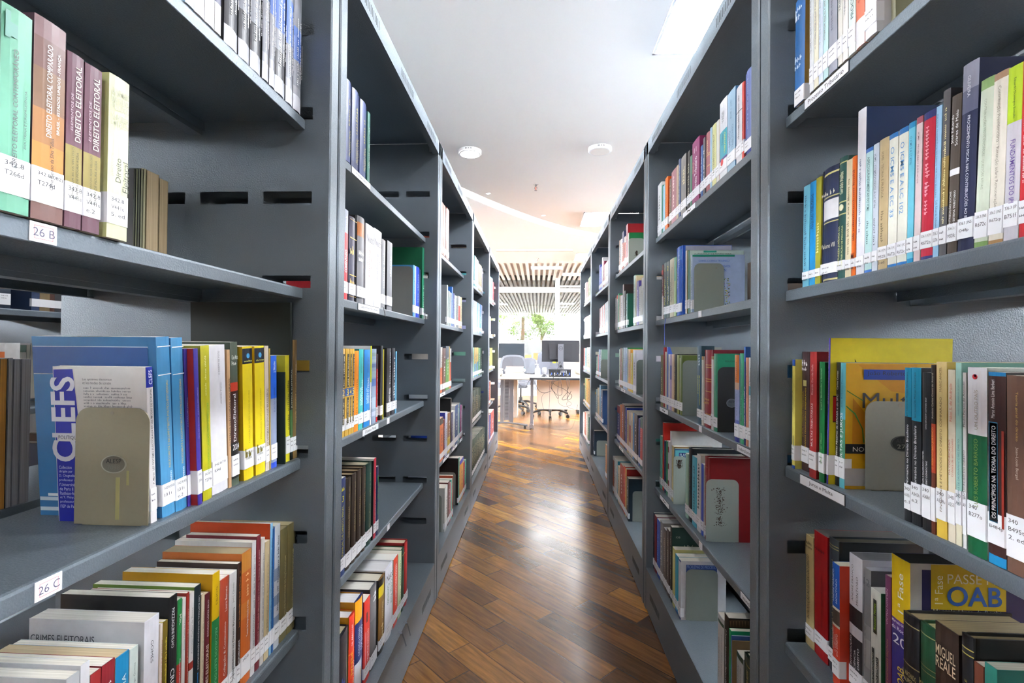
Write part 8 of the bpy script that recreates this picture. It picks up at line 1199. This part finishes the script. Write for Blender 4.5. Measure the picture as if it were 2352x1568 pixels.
('R', 0.4924, 3.8599, 0.51, 0.1007, 0.145, 0.2585, '#24406c', '#24406c', [], 0, 0),
('R', 0.4924, 3.9645, 0.51, 0.0795, 0.145, 0.2866, '#6c9cc0', '#6c9cc0', [], 0, 0),
('R', 0.4924, 4.0739, 0.51, 0.1123, 0.145, 0.2543, '#c8c0a0', '#c8c0a0', [], 0, 0),
('R', 0.4924, 4.1892, 0.51, 0.089, 0.145, 0.2336, '#5c8c98', '#5c8c98', [], 0, 0),
('R', 0.4844, 3.5412, 0.173, 0.0752, 0.145, 0.2367, '#c88c5c', '#c88c5c', [], 0, 0),
('R', 0.4844, 4.3169, 0.173, 0.0962, 0.15, 0.2124, '#1c2c50', '#162c3c', [], 0, 0),
('R', 0.4844, 4.433, 0.173, 0.1016, 0.145, 0.2028, '#2c4ca0', '#2c4ca0', [], 0, 0),
('R', 0.4844, 4.5465, 0.173, 0.089, 0.145, 0.1889, '#a84438', '#a84438', [], 0, 0),
('R', 0.4924, 4.8482, 1.551, 0.2185, 0.145, 0.2177, '#7c8c60', '#7c8c60', [], 0, 0),
('R', 0.4924, 5.0413, 1.551, 0.1288, 0.145, 0.195, '#c08c8c', '#c08c8c', [], 0, 0),
('R', 0.4924, 5.2087, 1.551, 0.1605, 0.145, 0.2152, '#d8d0d8', '#d8d0d8', [], 0, 0),
('R', 0.4924, 4.8331, 1.204, 0.158, 0.145, 0.2013, '#dcdce0', '#dcdce0', [], 0, 0),
('R', 0.4924, 5.1217, 1.204, 0.3777, 0.145, 0.2028, '#b4b4b8', '#b4b4b8', [(0.8, 1, '#b02430')], 0, 0),
('R', 0.4924, 4.831, 0.857, 0.1582, 0.145, 0.2376, '#e0dcc8', '#e0dcc8', [], 0, 0),
('R', 0.4924, 4.9946, 0.857, 0.1267, 0.145, 0.2378, '#c9c4a8', '#c9c4a8', [], 0, 0),
('R', 0.4924, 5.159, 0.857, 0.158, 0.145, 0.2315, '#7cb0b8', '#7cb0b8', [], 0, 0),
('R', 0.4924, 5.322, 0.857, 0.12, 0.145, 0.2314, '#a8503c', '#a8503c', [], 0, 0),
('R', 0.4924, 4.8487, 0.51, 0.1596, 0.145, 0.2632, '#c8983c', '#c8983c', [], 0, 0),
('R', 0.4924, 5.0254, 0.51, 0.15, 0.145, 0.2719, '#dcb048', '#dcb048', [], 0, 0),
('R', 0.4924, 5.1803, 0.51, 0.1138, 0.145, 0.2676, '#7c8c50', '#7c8c50', [], 0, 0),
('R', 0.4844, 4.786, 0.173, 0.1186, 0.145, 0.2651, '#3c6c60', '#3c6c60', [], 0, 0),
('R', 0.4844, 4.9303, 0.173, 0.1259, 0.145, 0.2762, '#e0dcd4', '#e0dcd4', [], 0, 0),
('R', 0.4844, 5.0828, 0.173, 0.1339, 0.145, 0.2672, '#c86c54', '#c86c54', [], 0, 0),
('R', 0.4844, 5.2445, 0.173, 0.1427, 0.145, 0.2403, '#dcd8d0', '#dcd8d0', [], 0, 0)]

rr=random.Random(9)
for xs,sd,zz in ((-3.1,'L',1.204),(-3.1,'L',.857),(-3.55,'R',1.204),(-3.55,'R',.857),(-1.8,'L',1.204),(-2.25,'R',1.204),(-2.25,'R',.857),(-2.25,'R',1.551),(-1.8,'L',.51)):  # side-aisle books; rows on the hidden faces added to block light
    y=1.68 if sd=='L' and zz>1 else 1.02
    while y<4.3:
        w=rr.uniform(.014,.04); c=rr.choice(['#2c3c5c','#5c2024','#3c3c40','#1f4a3c','#7c6a4c','#8c8c90','#4c3028','#c9c4b8']); FAR.append((sd,xs,y+w/2,zz,w-.0006,.15,rr.uniform(.18,.24),c,c,[],0,0)); y+=w
        if rr.random()<.03: y+=.12
m=MB()
for i,(sd,x,y,z,w,d,h,c,side,bands,hard,tx) in enumerate(FAR):
    s=1 if sd=='L' else -1; near,far_=(side,c) if sd=='L' else (c,side)
    book_shell(m,w,d,h,c,near,far_,bands,hard,None,o=(x,y,z),S=s); page_shell(m,w,d,h,hard,'#d8d2c6',o=(x,y,z),S=s)
    xl=x+s*.0006; hw=w/2+.0002; l0,l1=.014,.042
    m.box(min(xl,x-s*.008),max(xl,x-s*.008),y-hw,y+hw,z+l0,z+l1,mat('#e6e7ec',.3))
    if w>.012: marks(m,mat('#d8c48c' if hard else '#e8e8ea' if sum(lin(c)[:3])<.9 else '#55565c',.5),(xl,y+(s*w*.15),z+h*.35),(0,0,1),(0,-s,0),h*.5,w*.28,0,i)
tag(m.build('books'),'many books on the third to last bookcases of both rows','books','law books on the steel shelves','stuff')
# ribbons and small things
ribbon([(-.474,1.49,1.207),(-.470,1.49,1.205),(-.468,1.495,1.195),(-.466,1.50,1.178)],.004,'#22252c','short black bookmark ribbon hanging over the second shelf edge, middle left bookcase')
ribbon([(.489,1.93,1.204),(.486,1.93,1.200),(.484,1.935,1.17),(.485,1.937,1.13),(.483,1.932,1.10)],.0035,'#1c3fb0','bright blue bookmark ribbon hanging below the blue hardcover')
ribbon([(-.437,1.64,.176),(-.425,1.64,.172),(-.422,1.65,.15),(-.418,1.66,.12)],.004,'#3a4452','upper one of two dark ribbons hanging over the left plinth')
ribbon([(-.437,1.58,.176),(-.425,1.58,.172),(-.421,1.59,.15),(-.416,1.60,.12)],.004,'#3a4452','lower one of two dark ribbons hanging over the left plinth')
r=empty('book',(-.83,.43,.857+.208)); tag(r,'cream book lying flat on top of the grey books at far left',"book",BG)
p=MB(); p.box(-.1,.1,-.07,.07,.0,.001,cover_mat('#d0c8b0')); p.box(-.1,.1,-.07,.07,.026,.027,cover_mat('#d0c8b0')); p.build('cover',r); p=MB(); p.box(-.098,.098,-.069,.069,.001,.026,page_mat('#cfc8b4')); p.build('page_block',r)
# books on the shelves across the next left aisle
for i,(y,w,h,c,t) in enumerate([(1.50,.045,.2,'#1f6a94','DADE'),(1.552,.032,.21,'#7c1f26',''),(1.592,.036,.21,'#1f2c3c','')]):
    book('L',-1.8,y,1.204,w,.16,h,c,['blue book with vertical white letters','dark red book','dark navy book'][i]+' on the bookcase across the next left aisle',BG,dict(l0=.012,l1=.05,t=[(t,'#eeeeee',.3,.8,0,.5)] if t else []))
for i,(y,w,h,c) in enumerate([(1.52,.05,.22,'#3c5c8c'),(1.575,.04,.2,'#c96c3c'),(1.62,.05,.23,'#d8d8d8')]):
    book('L',-1.8,y,.857,w,.16,h,c,['blue','orange','white'][i]+' book low on the bookcase across the next left aisle',BG,{})

flush_text()
